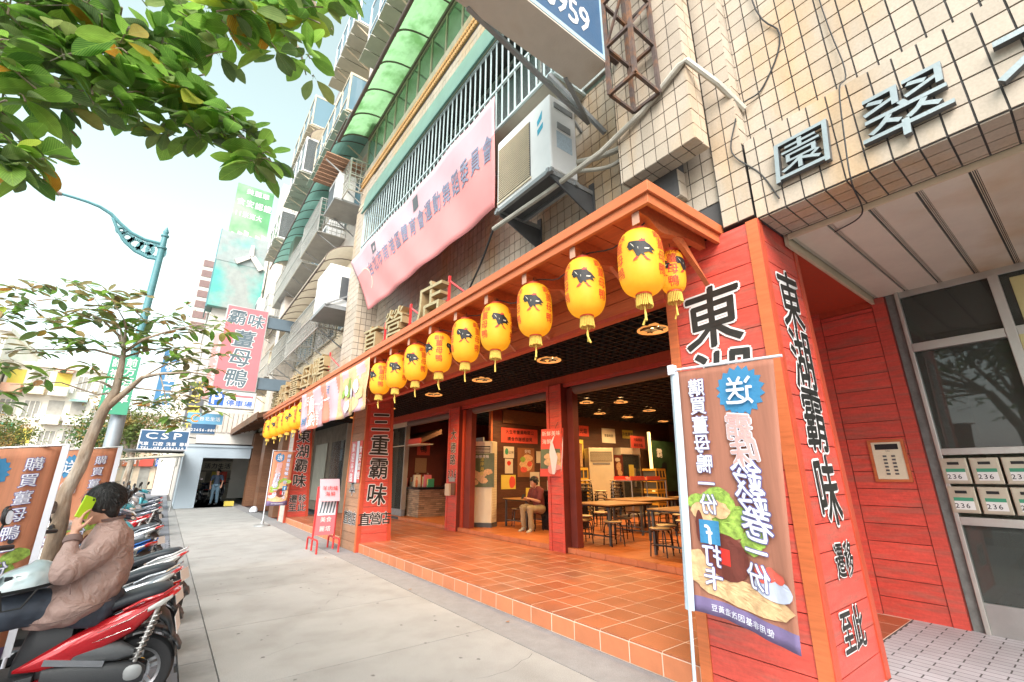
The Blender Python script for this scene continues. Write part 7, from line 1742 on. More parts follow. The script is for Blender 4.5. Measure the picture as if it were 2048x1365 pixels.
# lit display fridge behind the counter
fd = thing('display_fridge', 'steel drinks fridge with lit glass door and red banner side behind the counter', 'fridge', (8.6, 14.3, ZI))
MB().box(8.4, 9.9, 13.9, 14.6, ZI, 2.65).build('cabinet', M_steel, fd)
MB().box(8.5, 9.8, 13.89, 13.899, 1.25, 2.1).build('lit_interior', pm('fridge_lit', (.35, .5, .4), .3, em=(.55, .9, .65), es=.6), fd)
for x in (8.5, 9.15, 9.74): MB().box(x, x+.06, 13.86, 13.888, 1.2, 2.15).build('door_frame', M_alu, fd)
MB().box(8.4, 9.9, 13.85, 13.899, 2.42, 2.60).build('header', M_black, fd); MB().box(8.4, 9.9, 13.84, 13.899, 2.15, 2.24).build('lamp_strip', pm('strip_glow', (1, .7, .4), .5, em=(1, .6, .3), es=1.5), fd)
for i, (x0, x1, z0, z1, l_) in enumerate(((7.75, 8.33, 1.9, 2.6, 'red notice with black characters beside the drinks fridge'), (7.0, 7.5, 2.15, 2.6, 'small red sign with a round mark on the end wall behind the counter'), (6.95, 7.4, 1.55, 2.05, 'brown picture under the small red sign behind the counter'))):
    paper(l_, x0, x1, z0, z1, 14.88 if i else 13.88, (M_redp, M_redp, M_brownw)[i], [('吃到飽'.replace('飽', '好'), 0, .3, .25)] if i == 0 else [('鴨', 0, 0, .6)] if i == 1 else None)
hd = thing('canopy_hood', 'small red edged canopy hood with pale underside above the counter', 'hood', (6.6, 13.6, 2.6))
m = MB(); m.hexa([(6.15, 12.9, 2.42), (6.9, 12.9, 2.75), (6.9, 14.8, 2.75), (6.15, 14.8, 2.42), (6.15, 12.9, 2.55), (6.9, 12.9, 2.9), (6.9, 14.8, 2.9), (6.15, 14.8, 2.55)]); m.build('slope', M_brownd, hd)
MB().box(6.10, 6.149, 12.8, 14.8, 2.42, 2.58).build('edge', M_redp, hd); MB().box(6.05, 6.5, 12.7, 14.8, 2.38, 2.405).build('shelf', M_paper, hd)
# tables and stools
def table(label, x0, x1, y0, y1, h_=.70, first=None):
    r_ = thing('dining_table', label, 'table', ((x0+x1)/2, (y0+y1)/2, ZI), 'dining tables')
    MB().box(x0, x1, y0, y1, ZI+h_-.022, ZI+h_).build('tabletop', M_tabw, r_, bevel=.004); MB().box(x0+.004, x1-.004, y0+.004, y1-.004, ZI+h_-.045, ZI+h_-.0225).build('apron', M_blackg, r_)
    for x in (x0+.07, x1-.07):
        for y in (y0+.06, y1-.06): MB().box(x-.02, x+.02, y-.02, y+.02, ZI, ZI+h_-.046).build('leg', M_dgrey, r_)
        MB().box(x-.012, x+.012, y0+.08, y1-.08, ZI+.14, ZI+.165).build('stretcher', M_dgrey, r_)
    return r_
table('dining table nearest the doorway column, two stools in front', 6.55, 7.85, 5.75, 6.75)
table('dining table at the right, partly hidden by the near flag', 6.45, 7.75, 3.75, 4.85)
table('dining table behind the first one, before the steel trolley', 8.2, 9.6, 6.3, 7.3)
table('far dining table at the right edge of the opening', 10.2, 11.6, 6.0, 7.0)
table('dining table in the third row at the right', 8.4, 9.7, 4.3, 5.2)
table('small table where the customer sits looking at his phone', 6.95, 7.75, 8.65, 9.6, .66)
def stool(label, x, y, h_=.42):
    r_ = thing('round_stool', label, 'stool', (0, 0, 0), 'round stools with wooden seats')
    MB().lathe([(.0, h_-.03), (.15, h_-.03), (.165, h_-.02), (.168, h_-.008), (.155, h_), (0, h_)], (0, 0, 0), 24, cap=False).build('seat', M_seatw, r_, smooth=True)
    MB().lathe([(.169, h_-.022), (.172, h_-.015), (.169, h_-.008)], (0, 0, 0), 24, cap=False).build('seat_rim', M_dgrey, r_, smooth=True)
    for k in range(4):
        t = k*math.pi/2+.5; c, s_ = math.cos(t), math.sin(t); MB().tube([(.08*c, .08*s_, h_-.032), (.145*c, .145*s_, h_-.06), (.165*c, .165*s_, h_-.12), (.19*c, .19*s_, .0)], .011, 8).build('leg', M_blackg, r_, smooth=True)
    MB().lathe([(.165, .16), (.172, .166), (.165, .172), (.160, .166), (.165, .16)], (0, 0, 0), 20, cap=False).build('ring', M_blackg, r_, smooth=True)
    r_.location = (x, y, ZI); return r_
st0 = stool('round stool at the front left of the nearest dining table', 6.50, 6.38)
for i, (x, y, l_) in enumerate(((6.72, 5.82, 'round stool at the front right of the nearest dining table'), (7.15, 6.95, 'round stool behind the left end of the nearest dining table'), (7.4, 6.15, 'round stool tucked under the nearest dining table'), (6.50, 4.66, 'round stool in front of the right dining table, closest to the door'), (6.95, 4.85, 'round stool just behind the one closest to the door'), (8.1, 7.35, 'round stool left of the table behind the first one'), (8.75, 6.95, 'round stool under the table behind the first one'), (9.2, 6.4, 'left one of the two stools beyond the second table'), (9.0, 5.9, 'right one of the two stools beyond the second table'), (10.4, 7.2, 'round stool at the far right table'), (10.9, 6.6, 'second round stool at the far right table'), (7.25, 9.35, 'round stool under the small customer table'), (8.0, 8.9, 'round stool beyond the small customer table'), (7.9, 5.1, 'round stool in the shade between the right tables'))):
    dup(st0, (x, y, ZI), l_, rz=i*.7)
dup(st0, (7.02, 8.42, ZI), 'round stool the seated customer sits on', rz=.3)
for c, (x, y) in enumerate(((8.55, 8.25), (8.95, 8.1), (9.35, 7.9))):
    for k in range(9 if c != 1 else 6):
        dup(st0, (x, y, ZI+k*.085), f'{["lowest", "second", "third", "fourth", "fifth", "sixth", "seventh", "eighth", "topmost"][k]} stool counted upward in the {["left", "middle", "right"][c]} stack', rz=c+k*.05, group='stools stacked beside the trolley')
# steel trolley with red trays
tr_ = thing('steel_trolley', 'steel trolley frame with red trays in front of the second air conditioner', 'trolley', (9.6, 7.7, ZI))
for x in (9.2, 10.6):
    for y in (7.3, 7.9): MB().tube([(x, y, ZI), (x, y, 1.35)], .016, 8).build('post', M_steel, tr_)
for z in (1.33, .9, .5): MB().box(9.2, 10.6, 7.3, 7.9, z, z+.02).build('shelf', M_steel, tr_)
for i, (x, l_) in enumerate(((9.5, 'left red tray of bowls on the steel trolley'), (10.15, 'right red tray of wrapped food on the steel trolley'))):
    t_ = thing('red_tray', l_, 'tray', (x, 7.6, 1.36)); MB().box(x-.28, x+.28, 7.35, 7.85, 1.352, 1.37).build('base', M_redp, t_)
    m = MB(); m.box(x-.28, x+.28, 7.33, 7.349, 1.352, 1.45); m.box(x-.28, x+.28, 7.851, 7.87, 1.352, 1.45); m.build('side', M_redp, t_)
    for k in range(4): MB().lathe([(.03, 0), (.06, .05), (.062, .06)], (x-.18+k*.12, 7.5+.1*(k % 2), 1.372), 12).build('bowl', M_paper, t_, smooth=True)
# yellow crates
for i, (x, y, z, l_) in enumerate([(9.35, 9.4, ZI+k*.36, f'yellow crate, {["bottom one", "second one up", "third one up", "top one"][k]} in the stack left of the second air conditioner') for k in range(4)]+[(13.2, 9.5, ZI+k*.36, f'yellow crate, {["bottom one", "second one up", "third one up", "top one"][k]} in the stack by the green wall picture') for k in range(4)]):
    c_ = thing('crate', l_, 'crate', (x, y, z), 'yellow bottle crates'); w_ = .27
    for zz, hh in ((0, .06), (.27, .07)):
        MB().box(x-w_, x+w_, y-w_, y-w_+.02, z+zz, z+zz+hh).build('side', M_crate, c_); MB().box(x-w_, x-w_+.02, y-w_+.021, y+w_, z+zz, z+zz+hh).build('side', M_crate, c_)
    m = MB(); [m.box(x-w_+k*(2*w_-.03)/3, x-w_+.03+k*(2*w_-.03)/3, y-w_+.001, y-w_+.019, z+.06, z+.27) for k in range(4)]; m.build('slat', M_crate, c_); MB().box(x-w_+.03, x+w_-.01, y-w_+.03, y+w_-.01, z+.01, z+.28).build('bottles', M_dgrey, c_)
bx = thing('carton', 'brown cardboard carton standing on top of the crates beside the second air conditioner', 'carton', (9.75, 9.8, 1.95)); MB().box(9.3, 9.8, 9.5, 9.95, ZI+1.45, ZI+2.1).build('box', M_bread, bx); MB().box(9.29, 9.81, 9.49, 9.96, ZI+2.1, ZI+2.12).build('flap', M_crate, bx)
# dark service counter at the left end of the dining room
sc_ = thing('service_counter', 'black service counter with a red bowl behind the poster column', 'counter', (8, 8.6, ZI)); MB().box(7.3, 8.3, 7.95, 8.5, ZI, 1.1).build('body', M_blackg, sc_); MB().box(7.25, 8.35, 7.9, 8.55, 1.1, 1.13).build('worktop', M_black, sc_)
bw = thing('bowl', 'red bowl standing on the black service counter', 'bowl', (7.9, 8.2, 1.13)); MB().lathe([(.05, 0), (.10, .08), (.11, .10)], (7.9, 8.2, 1.131), 18).build('body', M_redp, bw, smooth=True); MB().lathe([(.111, .095), (.114, .105), (.108, .108)], (7.9, 8.2, 1.131), 18).build('rim', M_paper, bw)
cn = thing('utensil_can', 'steel can of chopsticks on the black service counter', 'can', (7.6, 8.2, 1.13)); MB().lathe([(.04, 0), (.045, .12)], (7.6, 8.2, 1.131), 14).build('can', M_steel, cn); m = MB(); [m.bar((7.6+rr.uniform(-.02, .02), 8.2+rr.uniform(-.02, .02), 1.14), (7.6+rr.uniform(-.04, .04), 8.2+rr.uniform(-.04, .04), 1.36), .006) for k in range(6)]; m.build('chopsticks', M_tabw, cn)
# glass door fridge, green wall picture, hung posters
gf = thing('glass_fridge', 'tall dark glass fronted fridge with a yellow note in the back of the room', 'fridge', (12.3, 9.9, ZI)); MB().box(11.9, 12.9, 9.8, 10.4, ZI, 2.35).build('cabinet', M_alu, gf); MB().box(11.98, 12.82, 9.785, 9.799, .5, 2.1).build('door', M_dglass, gf); MB().box(11.9, 12.9, 9.77, 9.799, 2.14, 2.34).build('header', M_paper, gf); MB().box(12.5, 12.56, 9.75, 9.784, 1.1, 1.7).build('handle', M_steel, gf); MB().box(12.25, 12.5, 9.775, 9.783, 1.3, 1.8).build('note', M_yelp, gf)
paper('red notice with two text lines on the far pillar', 12.45-.1, 13.1, 2.35, 2.75, 9.70, M_redp, [('冷氣開放', 0, .2, .28), ('歡迎光臨', 0, -.25, .28)])
paper('dark food poster under the far red notice', 11.45, 11.88, 1.35, 2.1, 9.72, M_pot, None, deco=[(M_bread, [(0, 0, .3, .2, 0), (.1, -.25, .3, .12, 1)]), (M_paper, [(-.1, .3, .3, .08, 2)])], name='poster', cat='poster')
gp = thing('wall_picture', 'green wall picture with a white character and black leaf shapes at the back right', 'picture', (14, 9.6, 1)); MB().box(14.1, 15.6, 10.2, 10.24, .9, 2.7).build('panel', pm('picture_green', (.025, .06, .025), .5, var=.5, vs=3), gp); m = MB(); m.glyph('霸', .1, .35, .36, faceN((14.5, 10.195, 1.9)), .002); m.build('lettering', M_lwhite, gp)
m = MB(); [blobp(m, R.uniform(.1, .9), R.uniform(-.6, .1), .16, .10, faceN((14.3, 10.19, 1.9)), .002+k*.001, j=.4) for k in range(5)]; m.build('leaf_shapes', M_black, gp); MB().box(14.02, 14.08, 10.15, 10.24, .8, 3.0).build('lit_edge', pm('edge_glow', (1, .8, .4), .5, em=(1, .62, .2), es=1.2), gp)
# food poster on the near column with its plastic wrap
hp = thing('hanging_poster', 'red and green food poster in crumpled clear wrap hung on the poster column', 'poster', (XI-.1, 6.45, 1.9))
fp = P((XI-.13, 6.42, 1.90), V((.30, -1, 0)).normalized(), ZR)
m = MB(); m.flat([(-.27, -.44), (.24, -.44), (.27, .44), (-.22, .44)], fp, 0, .2); m.build('sheet', M_redp, hp, solid=.004)
m = MB(); m.flat([(-.255, -.30), (.23, -.30), (.24, .06), (-.24, .06)], fp, .005); m.build('printed_band', MATS['poster_green'], hp)
m = MB(); [blobp(m, R.uniform(-.15, .15), R.uniform(-.34, -.05), .10, .06, fp, .008+k*.001) for k in range(7)]; m.build('printed_food', M_bread, hp)
m = MB(); [blobp(m, R.uniform(-.15, .15), R.uniform(-.36, -.2), .09, .05, fp, .016+k*.001) for k in range(4)]; m.build('printed_food', M_skinp, hp)
m = MB(); m.text('新鮮美味', 0, .35, .10, fp, h=.006); m.text('海鮮', -.1, .2, .10, fp, h=.006); m.build('lettering', M_lwhite, hp)
m = MB(); m.flat([(.02, -.40), (.07, -.40), (.14, -.1), (.04, .18), (.10, .34), (.0, .2), (-.04, .0)], fp, .022); m.flat([(.20, -.4), (.25, -.1), (.27, .3), (.24, .1), (.22, -.2)], fp, .021); m.build('wrap_glint', M_flagwh, hp)  # white flat shapes paint in the glints on the clear wrap
m = MB(); [m.tube([fp(.1, .44, .01), fp(.16, .56, 0)], .004, 5)]; m.build('string', M_wire, hp)
# seated customer (faces left, reading a phone)
sit = dict(head=(-.10, 0, 1.08), neck=(-.04, 0, .96), chest=(.0, 0, .84), waist=(.04, 0, .64), hips=(.06, 0, .50), shl=(-.02, -.17, .90), shr=(-.02, .17, .90), ell=(-.10, -.2, .66), elr=(-.10, .2, .66), wrl=(-.30, -.08, .72), wrr=(-.30, .08, .72), hdl=(-.36, -.04, .74), hdr=(-.36, .04, .74), hipl=(.04, -.10, .48), hipr=(.04, .10, .48), knl=(-.34, -.13, .52), knr=(-.34, .13, .52), anl=(-.28, -.13, .10), anr=(-.30, .13, .10))
simple_person('customer in a maroon shirt and khaki trousers sitting inside with his phone', (7.08, 8.40, ZI-.02), sit, M_maroon, M_khaki, facing=(-.9, -.1, -.2), bare=True)
cp = thing('smartphone', 'dark phone in the hands of the customer in the maroon shirt', 'phone', (6.68, 8.4, 1.02)); MB().obox((6.66, 8.40, 1.01), (0, .04, 0), (.03, 0, .05), (.004, 0, -.003)).build('case', M_black, cp, bevel=.003); MB().obox((6.664, 8.40, 1.013), (0, .035, 0), (.026, 0, .044), (.0042, 0, -.003)).build('screen', M_dgrey, cp)
# ------------------------------------------------------------------ lamps (lit downlights)
def downlight(label, x, y, z, r=.16, power=12, lod=True, group='ceiling downlights'):
    d = thing('downlight', label, 'lamp', (x, y, z), group)
    MB().lathe([(r*.45, .10), (r*.75, .06), (r*.95, .0), (r*1.08, -.006), (r*1.08, .006), (r, .008)], (x, y, z), 28, cap=False).build('reflector', M_copper, d, smooth=True)
    MB().lathe([(.001, .045), (r*.42, .05), (r*.46, .075), (r*.42, .10), (.001, .10)], (x, y, z), 20).build('bulb', M_glow, d, smooth=True)
    l = bpy.data.lights.new('lamp', 'SPOT'); l.energy = power; l.color = (1, .60, .26); l.spot_size = 2.6; l.spot_blend = .7; l.shadow_soft_size = .08
    lo = bpy.data.objects.new('lamp_light', l); COL.objects.link(lo); lo.location = (0, 0, -.02); lo.parent = d
    return d
wd = ['first', 'second', 'third', 'fourth']
for i, (x, y) in enumerate(((4.84, 3.3), (4.82, 5.35), (4.82, 7.4), (4.84, 9.55))): downlight(f'{wd[i]} copper downlight under the arcade ceiling, counted from the near pillar', x, y, 3.335, .19, 55)
for i, (x, y) in enumerate(((4.84, 12.4), (4.84, 15.2))): downlight(f'{["nearer", "farther"][i]} downlight under the arcade beyond the second pillar', x, y, 3.335, .19, 20)
for i, (x, y, l_) in enumerate(((7.31, 9.54, 'copper downlight above the tall cream air conditioner'), (7.31, 7.46, 'copper downlight just inside, right of the poster column'), (8.68, 8.18, 'copper downlight in the second row, left'), (10.65, 9.49, 'copper downlight in the third row, left'), (12.11, 12.32, 'farthest copper downlight on the left'), (9.36, 7.58, 'copper downlight in the second row, centre'), (11.33, 8.13, 'copper downlight in the third row, right'), (12.09, 9.56, 'copper downlight in the fourth row'), (14.11, 9.57, 'small far copper downlight at the right'), (7.31, 5.4, 'copper downlight above the nearest dining table'), (7.31, 3.3, 'copper downlight above the right dining table, hidden by the pillar'), (9.4, 5.4, 'copper downlight above the third row table'), (7.3, 12.4, 'copper downlight over the end of the brick counter'))):
    downlight(l_, x, y, 3.338, .17, 62, group='ceiling downlights')

# crowded back of the dining room
bw_ = thing('back_partition', 'dark brown boarded partition across the back of the dining room', 'wall', (13, 10.6, ZI))
MB().box(10.21, 15.9, 10.60, 10.68, ZI, 3.34).build('backing', M_dred, bw_)
z = ZI
while z < 3.2: MB().box(10.22, 15.89, 10.585, 10.599, z, z+.235).build('plank', MATS['deep_brown_plank'], bw_); z += .24
for i, (x, z, w_, h_, mt, tx, l_) in enumerate(((10.5, 2.0, .45, .6, M_yelp, '特價', 'yellow price sheet left of the second floor air conditioner'), (10.35, 2.72, .9, .35, M_redp, '歡迎光臨', 'long red welcome strip high above the second floor air conditioner'), (11.9, 2.55, .7, .5, M_paper, '營業時間', 'cream opening hours sheet above the glass fridge'), (12.95, 1.5, .4, .55, M_orange, '美味', 'orange poster right of the glass fridge'), (13.4, 2.1, .55, .7, M_brownw, '羊肉爐', 'faded brown food poster near the lit edge of the wall picture'), (13.0, 2.75, .6, .3, M_yelp, '冷氣開放', 'yellow strip near the ceiling at the back right'), (10.9, 1.3, .3, .4, M_redp, '公休', 'small red sheet low beside the second floor air conditioner'))):
    paper(l_, x, x+w_, z, z+h_, 10.57, mt, [(tx, 0, 0, .5 if h_ < .4 else .22)], M_lblack if mt is not M_orange else M_lwhite)
for i, (x, y, w_, d_, h_, l_) in enumerate(((7.45, 8.3, .16, .12, .22, 'cream carton at the left end of the black service counter'), (8.15, 8.3, .14, .14, .30, 'brown carton at the right end of the black service counter'))):
    c_ = thing('carton', l_, 'carton', (x, y, 1.13)); MB().box(x-w_/2, x+w_/2, y-d_/2, y+d_/2, 1.131, 1.131+h_).build('box', M_paper if i == 0 else M_bread, c_); MB().box(x-w_/2-.004, x+w_/2+.004, y-.02, y+.02, 1.14, 1.135+h_).build('tape', M_crate, c_)
# ------------------------------------------------------------------ beyond: gateway, neighbours, far apartments
gw = thing('gateway_building', 'pale blue grey gateway wall with a wide opening at the end of the pavement', 'building', (1.7, 27, 0))
Yg = 26.2
MB().box(.55, 1.30, Yg, Yg+.3, -.1, 2.75).build('pier', M_lgrey, gw); MB().box(1.301, 3.25, Yg, Yg+.3, 2.25, 2.75).build('lintel', M_lgrey, gw); MB().box(.53, 3.3, Yg-.05, Yg+.35, 2.751, 2.85).build('coping', M_lgrey, gw)
MB().box(.55, .8, Yg+.3, 34, -.1, 2.74).build('side_wall', M_lgrey, gw); MB().box(.8, 3.3, 34, 34.2, -.1, 3).build('rear_wall', pm('garage_back', (.34, .30, .24), .8, var=.4, vs=2), gw); MB().box(.55, 3.3, Yg+.36, 34, 2.8, 2.9).build('roof', M_dgrey, gw)
MB().box(1.30, 3.25, Yg+.01, 34, -.02, .0).build('floor', M_conc2, gw)
fs_ = thing('shop_sign', 'pale shop sign board with dark characters deep inside the gateway', 'sign', (2.3, 33, 2)); MB().box(1.5, 3.2, 33.0, 33.1, 1.72, 2.25).build('board', M_paper, fs_); m = MB(); m.text('活力生活', .1, 0, .32, faceN((2.35, 32.99, 1.98)), h=.003); m.build('lettering', M_lblack, fs_)
for i, (x, mt, l_) in enumerate(((1.75, M_paper, 'cream lit poster panel inside the gateway'), (2.45, M_yelp, 'yellow lit poster panel inside the gateway'), (2.85, M_redp, 'red poster panel inside the gateway, rightmost'))):
    p_ = thing('poster', l_, 'poster', (x, 33.5, 1)); MB().box(x-.2, x+.2, 33.4, 33.44, .9, 1.65).build('sheet', mt, p_)
yc = thing('crate', 'small bright yellow crate on the ground at the right of the gateway', 'crate', (2.75, 26.9, 0)); m = MB(); x = 2.75; y = 26.9
m.box(x-.2, x+.2, y-.14, y-.12, 0, .22); m.box(x-.2, x+.2, y+.12, y+.14, 0, .22); m.box(x-.2, x-.18, y-.119, y+.119, 0, .22); m.box(x+.18, x+.2, y-.119, y+.119, 0, .22); m.box(x-.179, x+.179, y-.119, y+.119, 0, .02); m.build('body', M_yelp, yc)
hm2 = thing('helmet', 'white helmet lying at the foot of the brown timber pillar', 'helmet', (3.15, 21.8, 0)); m = MB(); m.loft([(V((3.15, 21.8, .02)), V((.15, 0, 0)), V((0, .13, 0))), (V((3.15, 21.8, .12)), V((.145, 0, 0)), V((0, .125, 0))), (V((3.15, 21.8, .21)), V((.09, 0, 0)), V((0, .08, 0))), (V((3.15, 21.8, .235)), V((.03, 0, 0)), V((0, .03, 0)))], 18); m.build('shell', M_flagwh, hm2, smooth=True); MB().loft([(V((3.15, 21.8, .0)), V((.152, 0, 0)), V((0, .132, 0))), (V((3.15, 21.8, .019)), V((.153, 0, 0)), V((0, .133, 0)))], 18).build('rim_trim', M_black, hm2)
# side of the neighbour with the painted turquoise patch
nb_ = thing('neighbour_building', 'neighbour building with a weathered turquoise painted upper wall facing the viewer', 'building', (1.6, 28, 3))
MB().box(.45, 3.5, 28, 44, 2.95, 10.3).build('lower_wall', M_aptb, nb_)
MB().box(.18, 2.6, 27.6, 29, 10.3, 13.0).build('painted_wall', M_turq, nb_); MB().box(.15, 2.5, 27.58, 29, 13.0, 14.85).build('painted_wall', pm('worn_grey_paint', (.32, .37, .36), .8, var=.12, col2=(.18, .40, .37), c2s=.8, c2t=.60), nb_)
f = faceN((1.7, 27.56, 13.2)); m = MB(); m.prism([(-.7, .0), (-.55, -.25), (.05, .25), (-.05, .42)], f, 0, .12); m.prism([(.0, .35), (.55, -.4), (.8, -.2), (.25, .5)], f, 0, .12); m.prism([(-.08, .4), (-.02, 1.1), (.14, 1.1), (.2, .4)], f, 0, .12); m.build('relief_character', M_aptb, nb_)
MB().box(.12, .18, 27.6, 30, 10.2, 14.9).build('edge_post', M_teal, nb_)
for k in range(3):
    for z in (4.2, 6.6): MB().box(.42, .449, 29+k*3, 30.6+k*3, z, z+1.4).build('window', M_dglass, nb_)
for z in (3.3, 3.55, 3.8, 4.6): 
    m = MB(); m.tube([(.3, 27.5, z), (1.2, 27.4, z-.12), (2.2, 27.4, z-.05), (3.2, 27.3, z+.1)], .025, 5); tag(m.build('cable', M_wire), f'black overhead cable {["lowest", "second lowest", "third lowest", "highest"][[3.3, 3.55, 3.8, 4.6].index(z)]} of the four above the gateway', 'cable', 'cables above the gateway')
m = thing('corner_shop', 'white walled shop fascia with a grey slatted front above the gateway', 'building', (1.8, 26.6, 3)); MB().box(.9, 3.4, 26.7, 27.5, 2.95, 4.6).build('wall', M_aptb, m)
for k in range(9): MB().box(1.5+k*.2, 1.66+k*.2, 26.66, 26.69, 3.5, 4.5).build('slat', M_tilew, m)
# green billboard on the roof behind
bb = thing('billboard', 'large faded green property billboard with white characters on a roof', 'billboard', (1.6, 35, 17))
MB().box(.55, 3.0, 35, 35.2, 17.2, 22.6).build('panel', pm('billboard_green', (.10, .30, .13), .7, var=.2, vs=.5, col2=(.34, .48, .32), c2s=.35, c2t=.52), bb)
f = faceN((1.75, 34.99, 20)); m = MB(); m.text('美麗華', .2, 2.1, .5, f, h=.01); m.text('食安認證', .1, 1.1, .62, f, h=.01, sx=.9); m.text('11米寬大道', .05, .1, .52, f, h=.01, sx=.8) ; m.build('lettering', M_lwhite, bb)
m = MB(); [m.flat([(-1.0+k*.38, -2.6), (-.7+k*.38, -2.6), (-.7+k*.38, -1.6+.5*((k*7) % 3)/3), (-1.0+k*.38, -1.5+.5*((k*7) % 3)/3)], f, .01) for k in range(6)]; m.build('printed_towers', M_aptw, bb)
tw_ = thing('tower_block', 'grey block carrying the green billboard, beyond the neighbour building', 'building', (2, 36, 8)); MB().box(.5, 8, 35.3, 48, 0, 17.1).build('wall', M_aptb, tw_)
for z in range(6):
    for k in range(3): MB().box(.45, .499, 36.5+k*3.5, 38.5+k*3.5, 2+z*2.6, 3.5+z*2.6).build('window', M_dglass, tw_)
ob2 = thing('apartment_tower', 'narrow dark windowed tower seen left of the turquoise wall', 'building', (-.2, 44, 0)); MB().box(-.6, .45, 44, 52, 0, 20).build('wall', M_aptb, ob2)
for z in range(7): MB().box(-.55, .40, 43.95, 43.999, 13.2+z*.95, 13.8+z*.95).build('window', pm('brown_window', (.22, .14, .13), .4), ob2)
# far apartment blocks across the road, with balconies, windows and shop fronts
def apartment(label, x0, x1, Y, H, fl, wn, col, seed, shop=True):
    rr = random.Random(seed); r_ = thing('apartment_building', label, 'building', ((x0+x1)/2, Y, 0)); MB().box(x0, x1, Y, Y+12, 0, H).build('wall', col, r_)
    MB().box(x0-.2, x1+.2, Y-.3, Y+12.2, H, H+.4).build('parapet', M_aptw, r_); cw = (x1-x0)/wn; fh = (H-3.2)/fl
    for i in range(fl):
        z = 3.2+i*fh
        for k in range(wn):
            a = x0+k*cw+cw*.14; b = a+cw*.68; t = rr.random()
            if t < .45:
                w_ = MB().box(a, b, Y-.04, Y-.001, z+fh*.25, z+fh*.8).build('window', M_aptd, r_); m = MB(); [m.box(lerp(a, b, q/3)-.03, lerp(a, b, q/3)+.03, Y-.08, Y-.041, z+fh*.25, z+fh*.8) for q in range(4)]; m.build('frame', M_aptw, w_)
            else:
                bl_ = MB().box(a-.1, b+.1, Y-.9, Y-.001, z+.02, z+fh*.32).build('balcony', [M_aptw, M_cream, pm('salmon_render', (.66, .36, .24), .8), M_aptw][rr.randrange(4)], r_)
                MB().box(a, b, Y-.05, Y-.001, z+fh*.34, z+fh*.86).build('balcony_opening', [M_aptd, M_yelp, M_aptd][rr.randrange(3)], bl_)
                if rr.random() < .5: m = MB(); m.hexa([(a-.1, Y-1.0, z+fh*.84), (b+.1, Y-1.0, z+fh*.84), (b+.1, Y, z+fh*.93), (a-.1, Y, z+fh*.93), (a-.1, Y-1.0, z+fh*.87), (b+.1, Y-1.0, z+fh*.87), (b+.1, Y, z+fh*.97), (a-.1, Y, z+fh*.97)]); m.build('awning', [M_turq, M_aptw, M_green, MATS['salmon_render']][rr.randrange(4)], bl_)
            if rr.random() < .25: MB().box(b-.1, b+.4, Y-.4, Y-.05, z+.4, z+.9).build('cooler', M_white, r_)
    if shop:
        for k in range(wn):
            a = x0+k*cw; m = [M_redp, M_yelp, M_blue, M_orange, M_green, M_pinksign, M_white][rr.randrange(7)]
            MB().box(a+.1, a+cw-.1, Y-.5, Y-.01, 2.3, 3.1).build('shop_fascia', m, r_); MB().box(a+.25, a+cw-.25, Y-.06, Y-.01, .1, 2.2).build('shop_window', [M_aptd, M_brownd, M_orange, M_paper][rr.randrange(4)], r_)
            if k % 2: f = faceN((a+cw/2, Y-.51, 2.7)); mm = MB(); mm.text(['美食', '汽車', '生活', '海鮮', '西藥'][k % 5], 0, 0, .55, f, h=.01); mm.build('lettering', M_lwhite, r_)
    return r_
apartment('cream apartment block with balconies across the road at the left edge', -28, -13.2, 56, 13.5, 4, 8, M_aptw, 2)
apartment('cream apartment block with yellow window, in the middle across the road', -13, -5.4, 58, 11.0, 3, 5, M_aptw, 5)
apartment('low pale building with coloured shop signs behind the street tree', -5.2, .2, 62, 7.5, 2, 4, pm('warm_render', (.78, .62, .45), .8), 8)
apartment('long pale apartment row on the far side of the road', -48, -29, 50, 15, 4, 8, M_aptb, 12)
ax_ = thing('shop_sign', 'green and white projecting shop sign on the far cream block', 'sign', (-12, 55, 5)); MB().box(-12.9, -10.9, 54.9, 55.1, 4.3, 5.6).build('board', M_green, ax_); mm = MB(); mm.text('西藥', 0, .2, .8, faceN((-11.9, 54.89, 4.95)), h=.01); mm.build('lettering', M_lwhite, ax_)
# parked cars along the far side
def car(label, loc, rz, col):
    r_ = thing('parked_car', label, 'car', (0, 0, 0), 'cars across the road'); M_ = pm('car_'+label.split()[0], col, .2, metal=.2, var=.04, bump=0, coat=.8)
    m = MB(); m.loft([(V((-2.15, 0, .55)), YR*.70, ZR*.20), (V((-2.0, 0, .58)), YR*.80, ZR*.30), (V((-1.0, 0, .62)), YR*.85, ZR*.34), (V((.6, 0, .62)), YR*.86, ZR*.34), (V((1.6, 0, .56)), YR*.83, ZR*.28), (V((2.1, 0, .50)), YR*.72, ZR*.18)], 20, 4); m.build('body', M_, r_, smooth=True)
    m = MB(); m.loft([(V((-1.75, 0, .90)), YR*.68, ZR*.05), (V((-1.2, 0, 1.10)), YR*.66, ZR*.26), (V((-.2, 0, 1.18)), YR*.64, ZR*.27), (V((.5, 0, 1.08)), YR*.66, ZR*.22), (V((1.1, 0, .86)), YR*.70, ZR*.05)], 18, 3.4); m.build('glasshouse', M_dglass, r_, smooth=True)
    MB().box(-1.1, .25, -.56, .56, 1.40, 1.46).build('roof', M_, r_, bevel=.03)
    for x in (-1.3, 1.3):
        for y in (-.78, .78): MB().lathe([(.001, -.1), (.30, -.1), (.32, -.06), (.32, .06), (.30, .1), (.001, .1)], (x, y, .32), 20, M=Matrix.Rotation(math.pi/2, 3, 'X')).build('wheel', M_tyre, r_, smooth=True)
    for y in (-.6, .6): MB().box(2.02, 2.10, y-.16, y+.16, .52, .66).build('headlight', M_clear, r_); MB().box(-2.16, -2.08, y-.14, y+.14, .62, .76).build('tail_light', M_tail, r_)
    r_.location = loc; r_.rotation_euler.z = rz; return r_
